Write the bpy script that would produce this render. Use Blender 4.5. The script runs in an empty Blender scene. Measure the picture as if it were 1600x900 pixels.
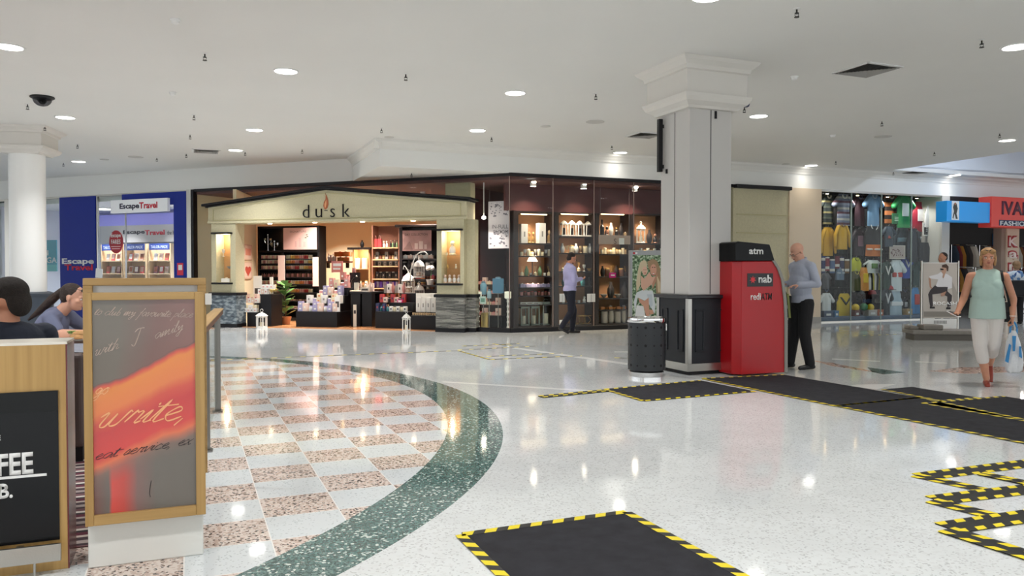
import bpy, bmesh, math, random
from mathutils import Vector, Matrix, noise
R=math.radians; PI=math.pi
random.seed(7)
sc=bpy.context.scene; COL=sc.collection
# ---------------------------------------------------------------- camera, world, exposure
FPX=1220.0; CAMH=1.35; PITCH=math.atan(25/FPX)
cd=bpy.data.cameras.new('camera'); cam=bpy.data.objects.new('camera',cd); COL.objects.link(cam)
cam.location=(0,0,CAMH); cam.rotation_euler=(PI/2-PITCH,0,0)
cd.sensor_width=36; cd.lens=36*FPX/1600; cd.clip_start=.05; cd.clip_end=200
sc.camera=cam
sc.view_settings.view_transform='Standard'; sc.view_settings.look='None'
sc.view_settings.exposure=0.38; sc.view_settings.gamma=1; sc.view_settings.use_curve_mapping=False
W_COL=(.93,.97,1.0); W_STR=1.25
wd=bpy.data.worlds.new('world'); sc.world=wd; wd.use_nodes=True
wd.node_tree.nodes['Background'].inputs[0].default_value=(*W_COL,1)
wd.node_tree.nodes['Background'].inputs[1].default_value=W_STR
LAMP_W=30.0
try:
    sc.cycles.use_denoising=True; sc.cycles.max_bounces=8; sc.cycles.diffuse_bounces=4; sc.cycles.transparent_max_bounces=16
    sc.cycles.sample_clamp_indirect=4
except Exception: pass
# ---------------------------------------------------------------- pixel -> place helpers (for measuring only)
def ray(px,py):
    x=(px-800)/FPX; y=(450-py)/FPX
    return Vector((x, math.cos(PITCH)+y*math.sin(PITCH), -math.sin(PITCH)+y*math.cos(PITCH)))
def FL(px,py,z=0.0):
    r=ray(px,py); t=(z-CAMH)/r.z; return (r.x*t, r.y*t)
class Fr:                                   # a vertical facade frame: a runs to the right, b runs inward
    def __init__(s,o,yaw): s.o=Vector((o[0],o[1])); s.yaw=R(yaw); s.u=Vector((math.cos(s.yaw),math.sin(s.yaw))); s.v=Vector((-math.sin(s.yaw),math.cos(s.yaw)))
    def w(s,a,b,z=0): q=s.o+s.u*a+s.v*b; return (q.x,q.y,z)
    def at(s,px,py,b=0):
        r=ray(px,py); p=s.o+s.v*b; t=s.v.dot(p)/s.v.dot(Vector((r.x,r.y)))
        q=Vector((r.x,r.y))*t; return ((q-p).dot(s.u), CAMH+r.z*t)
    def a(s,px,b=0): return s.at(px,425,b)[0]
    def z(s,px,py,b=0): return s.at(px,py,b)[1]
G=22.5
CORNER=(-.043,17.316)
FR=Fr(CORNER,G); FLf=Fr(CORNER,-G); FP=Fr((-1.07,17.41),-15.3)
UV=Fr((0,0),G)
def uv(u,v,z=0): return UV.w(u,v,z)
GH=3.54; CH=4.10
# ---------------------------------------------------------------- materials
def lin(c):
    if isinstance(c,str): c=[int(c[i:i+2],16)/255 for i in (0,2,4)]
    return tuple(x/12.92 if x<=.04045 else ((x+.055)/1.055)**2.4 for x in c[:3])
MATS={}
def mat(name,col,rough=.5,metal=0,emit=0,bump=0,bscale=40,var=0,vscale=8,spec=None,alpha=None,coat=0,ecol=None):
    if name in MATS: return MATS[name]
    m=bpy.data.materials.new(name); m.use_nodes=True; n=m.node_tree.nodes; l=m.node_tree.links; p=n['Principled BSDF']
    c=lin(col); p.inputs['Base Color'].default_value=(*c,1); p.inputs['Roughness'].default_value=rough; p.inputs['Metallic'].default_value=metal
    if spec is not None: p.inputs['Specular IOR Level'].default_value=spec
    if coat: p.inputs['Coat Weight'].default_value=coat; p.inputs['Coat Roughness'].default_value=.05
    if emit: p.inputs['Emission Color'].default_value=(*(lin(ecol) if ecol else c),1); p.inputs['Emission Strength'].default_value=emit
    if bump or var:
        tc=n.new('ShaderNodeTexCoord'); no=n.new('ShaderNodeTexNoise'); no.inputs['Scale'].default_value=bscale; no.inputs['Detail'].default_value=4
        l.new(tc.outputs['Object'],no.inputs['Vector'])
        if bump:
            b=n.new('ShaderNodeBump'); b.inputs['Strength'].default_value=bump; b.inputs['Distance'].default_value=.02
            l.new(no.outputs['Fac'],b.inputs['Height']); l.new(b.outputs['Normal'],p.inputs['Normal'])
        if var:
            n2=n.new('ShaderNodeTexNoise'); n2.inputs['Scale'].default_value=vscale; n2.inputs['Detail'].default_value=5; l.new(tc.outputs['Object'],n2.inputs['Vector'])
            r=n.new('ShaderNodeValToRGB'); r.color_ramp.elements[0].position=.3; r.color_ramp.elements[1].position=.7
            r.color_ramp.elements[0].color=(*[x*(1-var) for x in c],1); r.color_ramp.elements[1].color=(*[min(1,x*(1+var*.5)) for x in c],1)
            l.new(n2.outputs['Fac'],r.inputs[0]); l.new(r.outputs[0],p.inputs['Base Color'])
    MATS[name]=m; return m
def cm(hexc,rough=.55,**k): return mat('paint_'+hexc+('' if rough==.55 else '_%d'%(rough*100)),hexc,rough,**k)
def nodes(m): return m.node_tree.nodes,m.node_tree.links
class NB:                                    # tiny node builder
    def __init__(s,name,rough=.5,metal=0):
        s.m=bpy.data.materials.new(name); s.m.use_nodes=True; s.n,s.l=nodes(s.m); s.p=s.n['Principled BSDF']
        s.p.inputs['Roughness'].default_value=rough; s.p.inputs['Metallic'].default_value=metal
        s.tc=s.n.new('ShaderNodeTexCoord'); MATS[name]=s.m
    def put(s,x,inp):
        if isinstance(x,(int,float)): inp.default_value=x
        elif isinstance(x,tuple): inp.default_value=x if len(inp.default_value)==len(x) else (*x,1)
        else: s.l.new(x,inp)
    def math(s,op,a,b=0,clamp=False):
        q=s.n.new('ShaderNodeMath'); q.operation=op; q.use_clamp=clamp; s.put(a,q.inputs[0]); s.put(b,q.inputs[1]); return q.outputs[0]
    def mix(s,f,a,b):
        q=s.n.new('ShaderNodeMix'); q.data_type='RGBA'; s.put(f,q.inputs[0]); s.put(a,q.inputs[6]); s.put(b,q.inputs[7]); return q.outputs[2]
    def sep(s,v):
        q=s.n.new('ShaderNodeSeparateXYZ'); s.l.new(v,q.inputs[0]); return q.outputs
    def noise(s,scale,vec=None,detail=2,out='Fac'):
        q=s.n.new('ShaderNodeTexNoise'); q.inputs['Scale'].default_value=scale; q.inputs['Detail'].default_value=detail
        s.l.new(vec or s.tc.outputs['Object'],q.inputs['Vector']); return q.outputs[out]
    def vor(s,scale,vec=None,out='Color',feature='F1'):
        q=s.n.new('ShaderNodeTexVoronoi'); q.feature=feature; q.inputs['Scale'].default_value=scale; s.l.new(vec or s.tc.outputs['Object'],q.inputs['Vector']); return q.outputs[out]
    def map(s,scale=(1,1,1),rot=(0,0,0),vec=None):
        q=s.n.new('ShaderNodeMapping'); q.inputs['Scale'].default_value=scale; q.inputs['Rotation'].default_value=rot; s.l.new(vec or s.tc.outputs['Object'],q.inputs['Vector']); return q.outputs[0]
    def ramp(s,f,stops,const=False):
        q=s.n.new('ShaderNodeValToRGB'); cr=q.color_ramp; cr.interpolation='CONSTANT' if const else 'LINEAR'
        while len(cr.elements)<len(stops): cr.elements.new(1)
        for e,(p,c) in zip(cr.elements,stops): e.position=p; e.color=(*lin(c),1)
        s.put(f,q.inputs[0]); return q.outputs[0]
    def bump(s,h,st=.3,d=.01):
        q=s.n.new('ShaderNodeBump'); q.inputs['Strength'].default_value=st; q.inputs['Distance'].default_value=d; s.put(h,q.inputs['Height']); s.l.new(q.outputs[0],s.p.inputs['Normal'])
    def col(s,c): s.put(c,s.p.inputs['Base Color']); return s.m
def glassmat(name,tint,refl=1.0):
    m=bpy.data.materials.new(name); m.use_nodes=True; n,l=nodes(m); n.clear()
    o=n.new('ShaderNodeOutputMaterial'); mx=n.new('ShaderNodeMixShader'); t=n.new('ShaderNodeBsdfTransparent'); g=n.new('ShaderNodeBsdfGlossy'); f=n.new('ShaderNodeLayerWeight'); f.inputs[0].default_value=.5; pw=n.new('ShaderNodeMath'); pw.operation='POWER'; pw.inputs[1].default_value=4.0; ma=n.new('ShaderNodeMath'); ma.operation='MULTIPLY_ADD'; ma.inputs[1].default_value=.28; ma.inputs[2].default_value=.010
    t.inputs[0].default_value=(*tint,1); g.inputs['Roughness'].default_value=.015; g.inputs[0].default_value=(refl,refl,refl,1); l.new(f.outputs['Facing'],pw.inputs[0]); l.new(pw.outputs[0],ma.inputs[0])
    l.new(ma.outputs[0],mx.inputs[0]); l.new(t.outputs[0],mx.inputs[1]); l.new(g.outputs[0],mx.inputs[2]); l.new(mx.outputs[0],o.inputs[0]); MATS[name]=m; return m
def wood(name,c1,c2,axis='z',scale=1,rough=.45):
    b=NB(name,rough); s={'z':(38,38,1.2),'x':(1.2,38,38),'y':(38,1.2,38)}[axis]
    v=b.map(tuple(q*scale for q in s)); n=b.noise(1.0,v,5); b.bump(n,.05,.004)
    return b.col(b.ramp(n,[(.3,c1),(.7,c2)]))
def stripes(name,cols,period,axis=2,rough=.8):
    b=NB(name,rough); z=b.sep(b.tc.outputs['Object'])[axis]; f=b.math('FRACT',b.math('DIVIDE',b.math('ADD',z,10.0),period))
    k=len(cols); return b.col(b.ramp(f,[(i/k,c) for i,c in enumerate(cols)],True))
# ---------------------------------------------------------------- mesh builder
class B:
    def __init__(s): s.b=bmesh.new(); s.mi=0
    def _f(s,vs):
        try:
            f=s.b.faces.new(vs); f.material_index=s.mi; return f
        except ValueError: return None
    def box(s,x0,x1,y0,y1,z0,z1,M=None):
        co=[(x,y,z) for z in (z0,z1) for y in (y0,y1) for x in (x0,x1)]
        v=[s.b.verts.new(M@Vector(c) if M else c) for c in co]
        for q in ((0,2,3,1),(4,5,7,6),(0,1,5,4),(2,6,7,3),(0,4,6,2),(1,3,7,5)): s._f([v[i] for i in q])
        return s
    def prism(s,pts,y0,y1,M=None):              # outline in x,z pushed along y
        n=len(pts); T=(lambda c:M@Vector(c)) if M else (lambda c:c)
        a=[s.b.verts.new(T((x,y0,z))) for x,z in pts]; c=[s.b.verts.new(T((x,y1,z))) for x,z in pts]
        s._f(a); s._f(c[::-1])
        for i in range(n): s._f([a[i],c[i],c[(i+1)%n],a[(i+1)%n]])
        return s
    def prismz(s,pts,z0,z1):
        n=len(pts); a=[s.b.verts.new((x,y,z0)) for x,y in pts]; c=[s.b.verts.new((x,y,z1)) for x,y in pts]
        s._f(a[::-1]); s._f(c)
        for i in range(n): s._f([a[i],a[(i+1)%n],c[(i+1)%n],c[i]])
        return s
    def quad(s,*p): s._f([s.b.verts.new(q) for q in p]); return s
    def rings(s,rs,closed=True):
        V=[[s.b.verts.new(q) for q in r] for r in rs]
        for i in range(len(V)-1):
            n=len(V[i])
            for j in range(n): s._f([V[i][j],V[i][(j+1)%n],V[i+1][(j+1)%n],V[i+1][j]])
        if closed: s._f(V[0][::-1]); s._f(V[-1])
        return s
    def lathe(s,prof,cx=0,cy=0,seg=20,closed=True,M=None):
        T=(lambda c:M@Vector(c)) if M else (lambda c:c)
        return s.rings([[T((cx+r*math.cos(2*PI*j/seg),cy+r*math.sin(2*PI*j/seg),z)) for j in range(seg)] for r,z in prof],closed)
    def cyl(s,cx,cy,z0,z1,r,r2=None,seg=20): return s.lathe([(r,z0),(r if r2 is None else r2,z1)],cx,cy,seg)
    def tube(s,pts,r,seg=6,flat=1):
        P=[Vector(p) for p in pts]; rs=[]
        for i,p in enumerate(P):
            d=(P[min(i+1,len(P)-1)]-P[max(i-1,0)]).normalized(); u=d.cross(Vector((0,0,1)))
            if u.length<.1: u=d.cross(Vector((0,1,0)))
            u.normalize(); w=d.cross(u); rr=r[i] if isinstance(r,(list,tuple)) else r
            rs.append([p+u*rr*math.cos(2*PI*j/seg)+w*rr*flat*math.sin(2*PI*j/seg) for j in range(seg)])
        return s.rings(rs)
    def ell(s,c,r,M=None,seg=16,rn=10):
        T=(lambda q:M@Vector(q)) if M else (lambda q:q)
        rs=[]
        for i in range(1,rn):
            t=PI*i/rn; rs.append([T((c[0]+r[0]*math.sin(t)*math.cos(2*PI*j/seg),c[1]+r[1]*math.sin(t)*math.sin(2*PI*j/seg),c[2]-r[2]*math.cos(t))) for j in range(seg)])
        V=[[s.b.verts.new(q) for q in k] for k in rs]; lo=s.b.verts.new(T((c[0],c[1],c[2]-r[2]))); hi=s.b.verts.new(T((c[0],c[1],c[2]+r[2])))
        for i in range(len(V)-1):
            for j in range(seg): s._f([V[i][j],V[i][(j+1)%seg],V[i+1][(j+1)%seg],V[i+1][j]])
        for j in range(seg): s._f([lo,V[0][(j+1)%seg],V[0][j]]); s._f([hi,V[-1][j],V[-1][(j+1)%seg]])
        return s
    def cap(s,p0,p1,r0,r1=None,seg=12,M=None):   # tapered capsule
        r1=r0 if r1 is None else r1; p0=Vector(p0); p1=Vector(p1)
        if M: p0=M@p0; p1=M@p1
        d=(p1-p0); L=d.length
        if L<1e-6: return s.ell(p0,(r0,r0,r0))
        d.normalize(); q=d.to_track_quat('Z','Y').to_matrix().to_4x4(); q.translation=p0
        pr=[(r0*math.cos(t),-r0*math.sin(t)) for t in (1.4,.95,.5)]+[(r0,0),(r1,L)]+[(r1*math.cos(t),L+r1*math.sin(t)) for t in (.5,.95,1.4)]
        return s.lathe(pr,0,0,seg,True,q)
    def add(s,mi): s.mi=mi; return s
def obj(name,b,ms,parent=None,smooth=False,bevel=0,loc=None,rz=None,label=None,kind=None,seg=2):
    me=bpy.data.meshes.new(name); bmesh.ops.recalc_face_normals(b.b,faces=b.b.faces[:]) ; b.b.to_mesh(me); b.b.free()
    for m in (ms if isinstance(ms,(list,tuple)) else [ms]): me.materials.append(m)
    if smooth:
        for p in me.polygons: p.use_smooth=True
        try: me.set_sharp_from_angle(angle=R(40 if smooth is True else smooth))
        except Exception: pass
    o=bpy.data.objects.new(name,me); COL.objects.link(o)
    if parent: o.parent=parent
    if loc: o.location=loc
    if rz is not None: o.rotation_euler=(0,0,rz)
    if bevel:
        q=o.modifiers.new('bevel','BEVEL'); q.width=bevel; q.segments=seg; q.limit_method='ANGLE'; q.angle_limit=R(50)
    if label: o['label']=label
    if kind: o['kind']=kind
    return o
def tag(o,label,cat,group=None,kind=None):
    o['label']=label; o['category']=cat
    if group: o['group']=group
    if kind: o['kind']=kind
    return o
def thing(name,label,cat,loc=(0,0,0),rz=0,group=None):
    o=bpy.data.objects.new(name,None); COL.objects.link(o); o.empty_display_size=.1
    o.location=loc; o.rotation_euler=(0,0,rz); return tag(o,label,cat,group)
def struct(name,b,ms,**k): return obj(name,b,ms,kind='structure',**k)
def dup(root,loc,rz=None,label=None,group=None):
    def cp(o,par):
        c=o.copy(); COL.objects.link(c)
        if par: c.parent=par
        for ch in list(o.children): cp(ch,c)
        return c
    r=cp(root,None); r.location=loc
    if rz is not None: r.rotation_euler=(0,0,rz)
    if label: r['label']=label
    if group: r['group']=group
    return r
def text(name,s,x0,x1,z0,z1,y,m,parent,bold=0,shear=0,depth=.003,loc=None,rz=None,fit='both',label=None):
    cu=bpy.data.curves.new(name,'FONT'); cu.body=s; cu.size=1; cu.extrude=0; cu.offset=bold; cu.shear=shear; cu.resolution_u=3
    t=bpy.data.objects.new(name,cu); COL.objects.link(t); bpy.context.view_layer.update()
    dg=bpy.context.evaluated_depsgraph_get(); me=bpy.data.meshes.new_from_object(t.evaluated_get(dg)); bpy.data.objects.remove(t)
    xs=[v.co.x for v in me.vertices]; ys=[v.co.y for v in me.vertices]; a0,a1,b0,b1=min(xs),max(xs),min(ys),max(ys)
    sx=(x1-x0)/(a1-a0); sy=(z1-z0)/(b1-b0)
    for v in me.vertices: v.co=Vector((x0+(v.co.x-a0)*sx, y, z0+(v.co.y-b0)*sy))
    bm=bmesh.new(); bm.from_mesh(me); bmesh.ops.remove_doubles(bm,verts=bm.verts[:],dist=1e-6)
    g=bmesh.ops.extrude_face_region(bm,geom=bm.faces[:]); bmesh.ops.translate(bm,verts=[v for v in g['geom'] if isinstance(v,bmesh.types.BMVert)],vec=(0,-depth,0))
    bmesh.ops.recalc_face_normals(bm,faces=bm.faces[:]); bm.to_mesh(me); bm.free(); me.materials.clear(); me.materials.append(m); me.name=name
    o=bpy.data.objects.new(name,me); COL.objects.link(o)
    if parent: o.parent=parent
    if loc: o.location=loc
    if rz is not None: o.rotation_euler=(0,0,rz)
    if label: o['label']=label
    return o
def apply_mods(o):
    bpy.context.view_layer.update(); dg=bpy.context.evaluated_depsgraph_get()
    me=bpy.data.meshes.new_from_object(o.evaluated_get(dg)); o.modifiers.clear(); o.data=me
def lamp(parent,kind,col,watts,loc=(0,0,0),size=.2,rot=(0,0,0),name='bulb',spot=None):
    d=bpy.data.lights.new(name,kind); d.color=col; d.energy=watts
    if kind=='AREA': d.shape='DISK'; d.size=size; d.spread=R(105)
    elif kind=='SPOT': d.spot_size=R(spot or 90); d.spot_blend=.6; d.shadow_soft_size=size
    else: d.shadow_soft_size=size
    o=bpy.data.objects.new(name,d); COL.objects.link(o); o.location=loc; o.rotation_euler=rot
    if parent: o.parent=parent
    return o
# common materials
M_white=mat('ceiling_paint','EBEAE6',.7,var=.02,vscale=.6)
M_bulk=mat('bulkhead_paint','EAEAE6',.6)
M_black=mat('black_trim','141317',.45,spec=.3)
M_blackmatte=mat('black_matte','1C1B1F',.6)
M_steel=mat('brushed_steel','B8B5AE',.28,1,bump=.05,bscale=120)
M_steeldark=mat('satin_steel','8C8A86',.35,1)
M_chrome=mat('chrome','DADADA',.08,1)
M_glass=glassmat('shop_glass',(.93,.95,.94))
M_cream=mat('cream_render','CBC3A2',.75,bump=.35,bscale=60,var=.08,vscale=30)
M_creamwall=mat('cream_wall','F0E0BE',.8)
M_charcoal=mat('charcoal_panel','24262B',.45,spec=.3,bump=.02)
M_dkwood=mat('dark_stained_wood','241816',.4,var=.2,vscale=20)
M_maroon=mat('maroon_paint','5E3436',.5)
M_ltwood=mat('pale_wood','C9A377',.5,var=.1,vscale=12)
M_red=mat('red_gloss','B00C16',.3)
M_whiteplastic=mat('white_plastic','EDEDEB',.4)
M_paper=mat('white_paper','EFEDE8',.8)
# ================================================================ FLOOR
def floor_mat():
    b=NB('terrazzo_floor',.085); P=b.tc.outputs['Object']; X,Y,Z=b.sep(P)
    cu,su=math.cos(R(G)),math.sin(R(G))
    U=b.math('ADD',b.math('MULTIPLY',X,cu),b.math('MULTIPLY',Y,su)); V=b.math('SUBTRACT',b.math('MULTIPLY',Y,cu),b.math('MULTIPLY',X,su))
    def circ(cx,cy,r):
        dx=b.math('SUBTRACT',X,cx); dy=b.math('SUBTRACT',Y,cy)
        return b.math('LESS_THAN',b.math('SQRT',b.math('ADD',b.math('MULTIPLY',dx,dx),b.math('MULTIPLY',dy,dy))),r)
    outer=circ(-6.451,6.360,6.377); inner=circ(-6.90,6.317,6.356)
    cu_=b.math('DIVIDE',b.math('SUBTRACT',U,.375),.405); cv_=b.math('DIVIDE',b.math('SUBTRACT',V,4.07),.385)
    par=b.math('ABSOLUTE',b.math('MODULO',b.math('ADD',b.math('ADD',b.math('FLOOR',cu_),b.math('FLOOR',cv_)),200.0),2.0))
    def line(c): f=b.math('FRACT',b.math('ADD',c,100.0)); return b.math('GREATER_THAN',b.math('ABSOLUTE',b.math('SUBTRACT',f,.5)),.492)
    grout=b.math('MAXIMUM',line(cu_),line(cv_))
    # white terrazzo: pale field, small grey and dark chips
    c1=b.sep(b.vor(105.0))[0]; c2=b.sep(b.vor(55.0))[1]
    white=b.mix(b.math('GREATER_THAN',c1,.90),b.mix(b.math('GREATER_THAN',c2,.80),b.ramp(b.noise(3.0,None,4),[(.3,'D5D8D8'),(.7,'DDE0E0')]),lin('D4D6D6')),lin('BCBEBE'))
    big=b.sep(b.vor(82.0))
    pale=b.mix(b.math('GREATER_THAN',b.sep(b.vor(120.0))[1],.93),lin('D6DBDD'),lin('B4BABC'))
    pink=b.mix(b.math('GREATER_THAN',big[0],.83),b.mix(b.math('GREATER_THAN',big[1],.6),lin('DCCDC3'),lin('C6B0A3')),b.mix(b.math('GREATER_THAN',big[2],.5),lin('6B5348'),lin('3D3432')))
    g=b.sep(b.vor(72.0)); g2=b.sep(b.vor(120.0))
    green=b.mix(b.math('GREATER_THAN',g[0],.90),b.mix(b.math('GREATER_THAN',g2[0],.6),b.mix(b.math('GREATER_THAN',g[1],.5),lin('55736F'),lin('6A8782')),lin('3C5552')),lin('C9D3CC'))
    chk=b.mix(par,pale,pink); chk=b.mix(grout,chk,lin('EDEAE6'))
    col=b.mix(outer,white,b.mix(inner,green,chk))
    # expansion joints across the white field
    0 and b.math('GREATER_THAN',b.math('ABSOLUTE',b.math('SUBTRACT',b.math('FRACT',b.math('ADD',b.math('DIVIDE',b.math('SUBTRACT',U,2.9),4.6),50.0)),.5)),.4985)
    b.put(b.math('ADD',.04,b.math('MULTIPLY',b.noise(1.3,None,5),.05)),b.p.inputs['Roughness'])
    b.bump(b.noise(2.2,None,3),.05,.01)
    b.p.inputs['Specular IOR Level'].default_value=.6
    return b.col(col)
struct('floor',B().box(-32,34,-8,44,-.2,0),floor_mat())
# rose and green inlays beyond the column
def inlay_mat(name,c1,c2,s=34.0):
    b=NB(name,.12); g=b.sep(b.vor(s)); return b.col(b.mix(b.math('GREATER_THAN',g[0],.82),b.mix(b.math('GREATER_THAN',g[1],.6),lin(c1),lin(c2)),lin('4A3C37')))
M_rose=inlay_mat('rose_terrazzo','D9BDAF','C9A08F'); M_grn=inlay_mat('green_terrazzo','4E6B68','5C7A74')
M_joint=mat('joint_white','F0F0EE',.15)
def floorpoly(name,pix,m,z=.002): 
    P=[FL(*p) for p in pix]; return struct(name,B().prismz(P,.0002,z),m)
floorpoly('trim_1',[(1268,563),(1300,567),(1378,583),(1362,581),(1300,572)],M_rose)
floorpoly('trim_2',[(1355,574),(1415,582),(1380,585),(1362,581)],M_grn)
floorpoly('trim_3',[(1452,580),(1500,574),(1600,573),(1600,581),(1510,584)],M_rose)
for i,pp in enumerate([[(690,597),(694,596),(945,611),(942,613)],[(800,544),(808,543),(985,568),(980,570)],[(1330,603),(1338,601),(1400,600),(1370,608)],[(960,549),(984,549),(984,550.5),(960,550.5)],[(1300,560),(1375,564),(1375,565),(1300,561.5)],[(1430,564),(1480,567),(1480,568),(1430,566)]]): floorpoly('trim_%d'%(4+i),pp,M_joint,.0015)
# ================================================================ CEILING (opening for the raised light well at the right)
def framed(fr,b,a0,a1,b0,b1,z0,z1):
    b.prismz([fr.w(a0,b0)[:2],fr.w(a1,b0)[:2],fr.w(a1,b1)[:2],fr.w(a0,b1)[:2]],z0,z1); return b
HA0,HA1,HB0,HB1=11.0,20.5,-3.9,-.45
cb=B()
framed(FR,cb,-34,40,-34,HB0,CH,CH+.15); framed(FR,cb,-34,40,HB1,30,CH,CH+.15)
framed(FR,cb,-34,HA0,HB0,HB1,CH,CH+.15); framed(FR,cb,HA1,40,HB0,HB1,CH,CH+.15)
struct('ceiling',cb,M_white)
rb=B(); t=.1; RH=CH+.9
framed(FR,rb,HA0-t,HA0,HB0-t,HB1+t,CH+.1,RH); framed(FR,rb,HA1,HA1+t,HB0-t,HB1+t,CH+.1,RH)
framed(FR,rb,HA0,HA1,HB0-t,HB0,CH+.1,RH); framed(FR,rb,HA0,HA1,HB1,HB1+t,CH+.1,RH); framed(FR,rb,HA0-t,HA1+t,HB0-t,HB1+t,RH,RH+.1)
struct('trim_10',rb,mat('light_well_paint','E6EAF0',.6))
# ================================================================ BULKHEADS AND CORNICE
LX=-2.91                                  # the bulkhead of the right hand facade runs on past the corner
def isect(fr1,a,fr2):                     # point on fr1's line a=const (going inward) meeting fr2's b=0 line
    p=fr1.o+fr1.u*a; d=fr1.v; n=fr2.v; t=(fr2.o-p).dot(n)/d.dot(n); q=p+d*t; return (q.x,q.y)
b=B(); framed(FR,b,0,36,0,.3,GH,CH); struct('wall_right',b,M_bulk)
b=B(); b.prismz([FR.w(LX,0)[:2],FR.w(0,0)[:2],isect(FR,LX,FLf)],GH,CH-.001); struct('wall_corner',b,M_bulk)
b=B(); framed(FLf,b,-30,0,.02,.3,GH,CH); struct('wall_left',b,M_bulk)
pr=[(0,CH-.2),(-.02,CH-.2),(-.03,CH-.15),(-.07,CH-.09),(-.12,CH-.05),(-.13,CH-.001),(0,CH-.001)]
b=B(); b.rings([[FR.w(a,y,z) for y,z in pr] for a in (LX-.13,36)]); 
e=isect(FR,LX,FLf); L=(Vector(e)-Vector(FR.w(LX,0)[:2])).length
b.rings([[FR.w(LX+y,x,z) for y,z in pr] for x in (-.13,L)])
struct('trim_11',b,mat('cornice_paint','E4E2DC',.6))
# ================================================================ DOWNLIGHTS
def downlight(u,v,w=LAMP_W,col=(1,.97,.93),lab='',lit=True,r=.15):
    x,y,_=uv(u,v); t=thing('downlight',lab,'ceiling light',(x,y,CH),R(G),'round recessed ceiling downlights')
    q=B(); q.lathe([(r+.025,-.001),(r+.025,-.012),(r,-.014),(r,-.001)],seg=28,closed=False); obj('trim_ring',q,M_whiteplastic,t,smooth=True)
    q=B(); q.cyl(0,0,-.008,-.001,r-.002,seg=28); obj('diffuser',q,mat('lamp_diffuser','FFFFFF',.5,emit=9,ecol='FFFBF4'),t)
    lamp(t,'AREA',col,w,(0,0,-.02),2*r); return t
DL={ (1.25,11.1):'ceiling downlight above the checkered floor, left of centre',(4.65,11.1):'ceiling downlight between the square column and the checkered ring',
 (9.3,11.1):'ceiling downlight just right of the square column capital',(-2.0,11.2):'large ceiling downlight at the far left picture edge',
 (-2.0,15.9):'ceiling downlight between the dark camera dome and the round column',(1.2,15.9):'ceiling downlight in front of the candle shop, left of its vent',
 (5.2,14.3):'ceiling downlight straight above the corner of the candle shop glass',(9.2,15.7):'ceiling downlight left of the square column, before the long bulkhead',
 (-2.5,22.1):'ceiling downlight furthest left, right of the round column',(1.0,18.7):'ceiling downlight beside the square vent before the candle shop',
 (14.85,15.7):'ceiling downlight above the cream pillar beside the sports shop',(20.1,15.7):'ceiling downlight before the sports shop end, by the light well',
 (15.8,11.15):'ceiling downlight beside the bright light well, near the right edge',(9.35,6.5):'large ceiling downlight at the upper right picture edge',
 (4.8,6.5):'ceiling downlight half cut by the top picture edge'}
for (u,v),lab in DL.items():
    f=1.0
    if u>9: f=.45
    if v>15 and u>9: f=.06
    if v>22: f=.4
    downlight(u,v,LAMP_W*f,(1,.94,.87) if u>8.5 else (1,.99,.98),lab)
for u,v in [(1.25,6.5),(-2,6.5),(14.3,6.5),(-2,1.9),(1.25,1.9),(4.8,1.9),(9.3,1.9),(14.3,1.9),(-6.5,15.9),(-6.5,11.2),(-6.5,6.5),(-6.5,1.9),(0,-2.7),(4.8,-2.7),(9.3,-2.7),(20.5,6.5),(20.5,11.1),(25,15.7)]:
    f=1.0
    if u>9: f=.45
    downlight(u,v,LAMP_W*f,(1,.94,.87) if u>8.5 else (1,.99,.98),'ceiling downlight outside the picture')
# added lamp hidden inside the raised well, giving it a bluish wash
wx,wy,_=FR.w(12.3,HB0+1.0); t=thing('added_well_lamp','unseen added lamp tinting the raised light well bluish','ceiling light',(wx,wy,RH))
obj('housing',B().lathe([(.09,0),(.09,-.1),(.06,-.13)],seg=20),M_whiteplastic,t,smooth=True); obj('lens',B().ell((0,0,-.13),(.06,.06,.03)),mat('added_well_lens','FFFFFF',.5,emit=20,ecol='E6F0FF'),t)
lamp(t,'POINT',(.75,.85,1),70,(0,0,-.25),.08)
# ================================================================ SPRINKLERS, SPEAKERS, VENTS, DOME
def sprinkler(px,py,lab,zc=CH):
    x,y=FL(px,py,zc); t=thing('sprinkler',lab,'sprinkler',(x,y,zc),0,'ceiling sprinklers')
    obj('escutcheon',B().lathe([(.035,-.001),(.035,-.006),(.012,-.012)],seg=14),M_whiteplastic,t,smooth=True)
    b=B().cyl(0,0,-.06,-.006,.009,seg=8); b.tube([(-.018,0,-.05),(-.02,0,-.075),(0,0,-.09)],.003,5); b.tube([(.018,0,-.05),(.02,0,-.075),(0,0,-.09)],.003,5); b.cyl(0,0,-.095,-.089,.026,seg=12); b.cyl(0,0,-.056,-.048,.022,seg=10)
    obj('spray_head',b,mat('sprinkler_metal','3A3836',.4,.8),t)
SP=[(320,83,'right of the far left large downlight'),(634,115,'right of the downlight above the checkered floor'),(1245,13,'near the top edge above the square column side'),(1534,62,'near the upper right downlight'),(931,146,'above and left of the column capital'),(303,179,'above the downlight row left of the shop'),(297,210,'above the square ceiling vent'),(291,240,'left of the square ceiling vent'),(596,200,'above the bulkhead corner point'),(472,233,'before the candle shop gable peak'),(768,214,'beside the downlight above the shop corner'),(43,162,'left of the dark camera dome'),(70,196,'above the round column capital'),(121,225,'right of the round column capital'),(99,254,'by the furthest left downlight'),(202,271,'above the travel shop sign'),(370,260,'above the left end of the candle shop'),(383,237,'right of the downlight by the square vent'),(1163,167,'beside the column, under the blue detector'),(1378,189,'right of the column towards the light well'),(956,227,'beside the downlight left of the column'),(1306,251,'right of the downlight above the cream pillar'),(1460,237,'at the near edge of the light well'),(1562,208,'above the downlight by the light well'),(1396,268,'at the left tip of the light well'),(245,246,'beside the small speakers left of the vent')]
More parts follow.
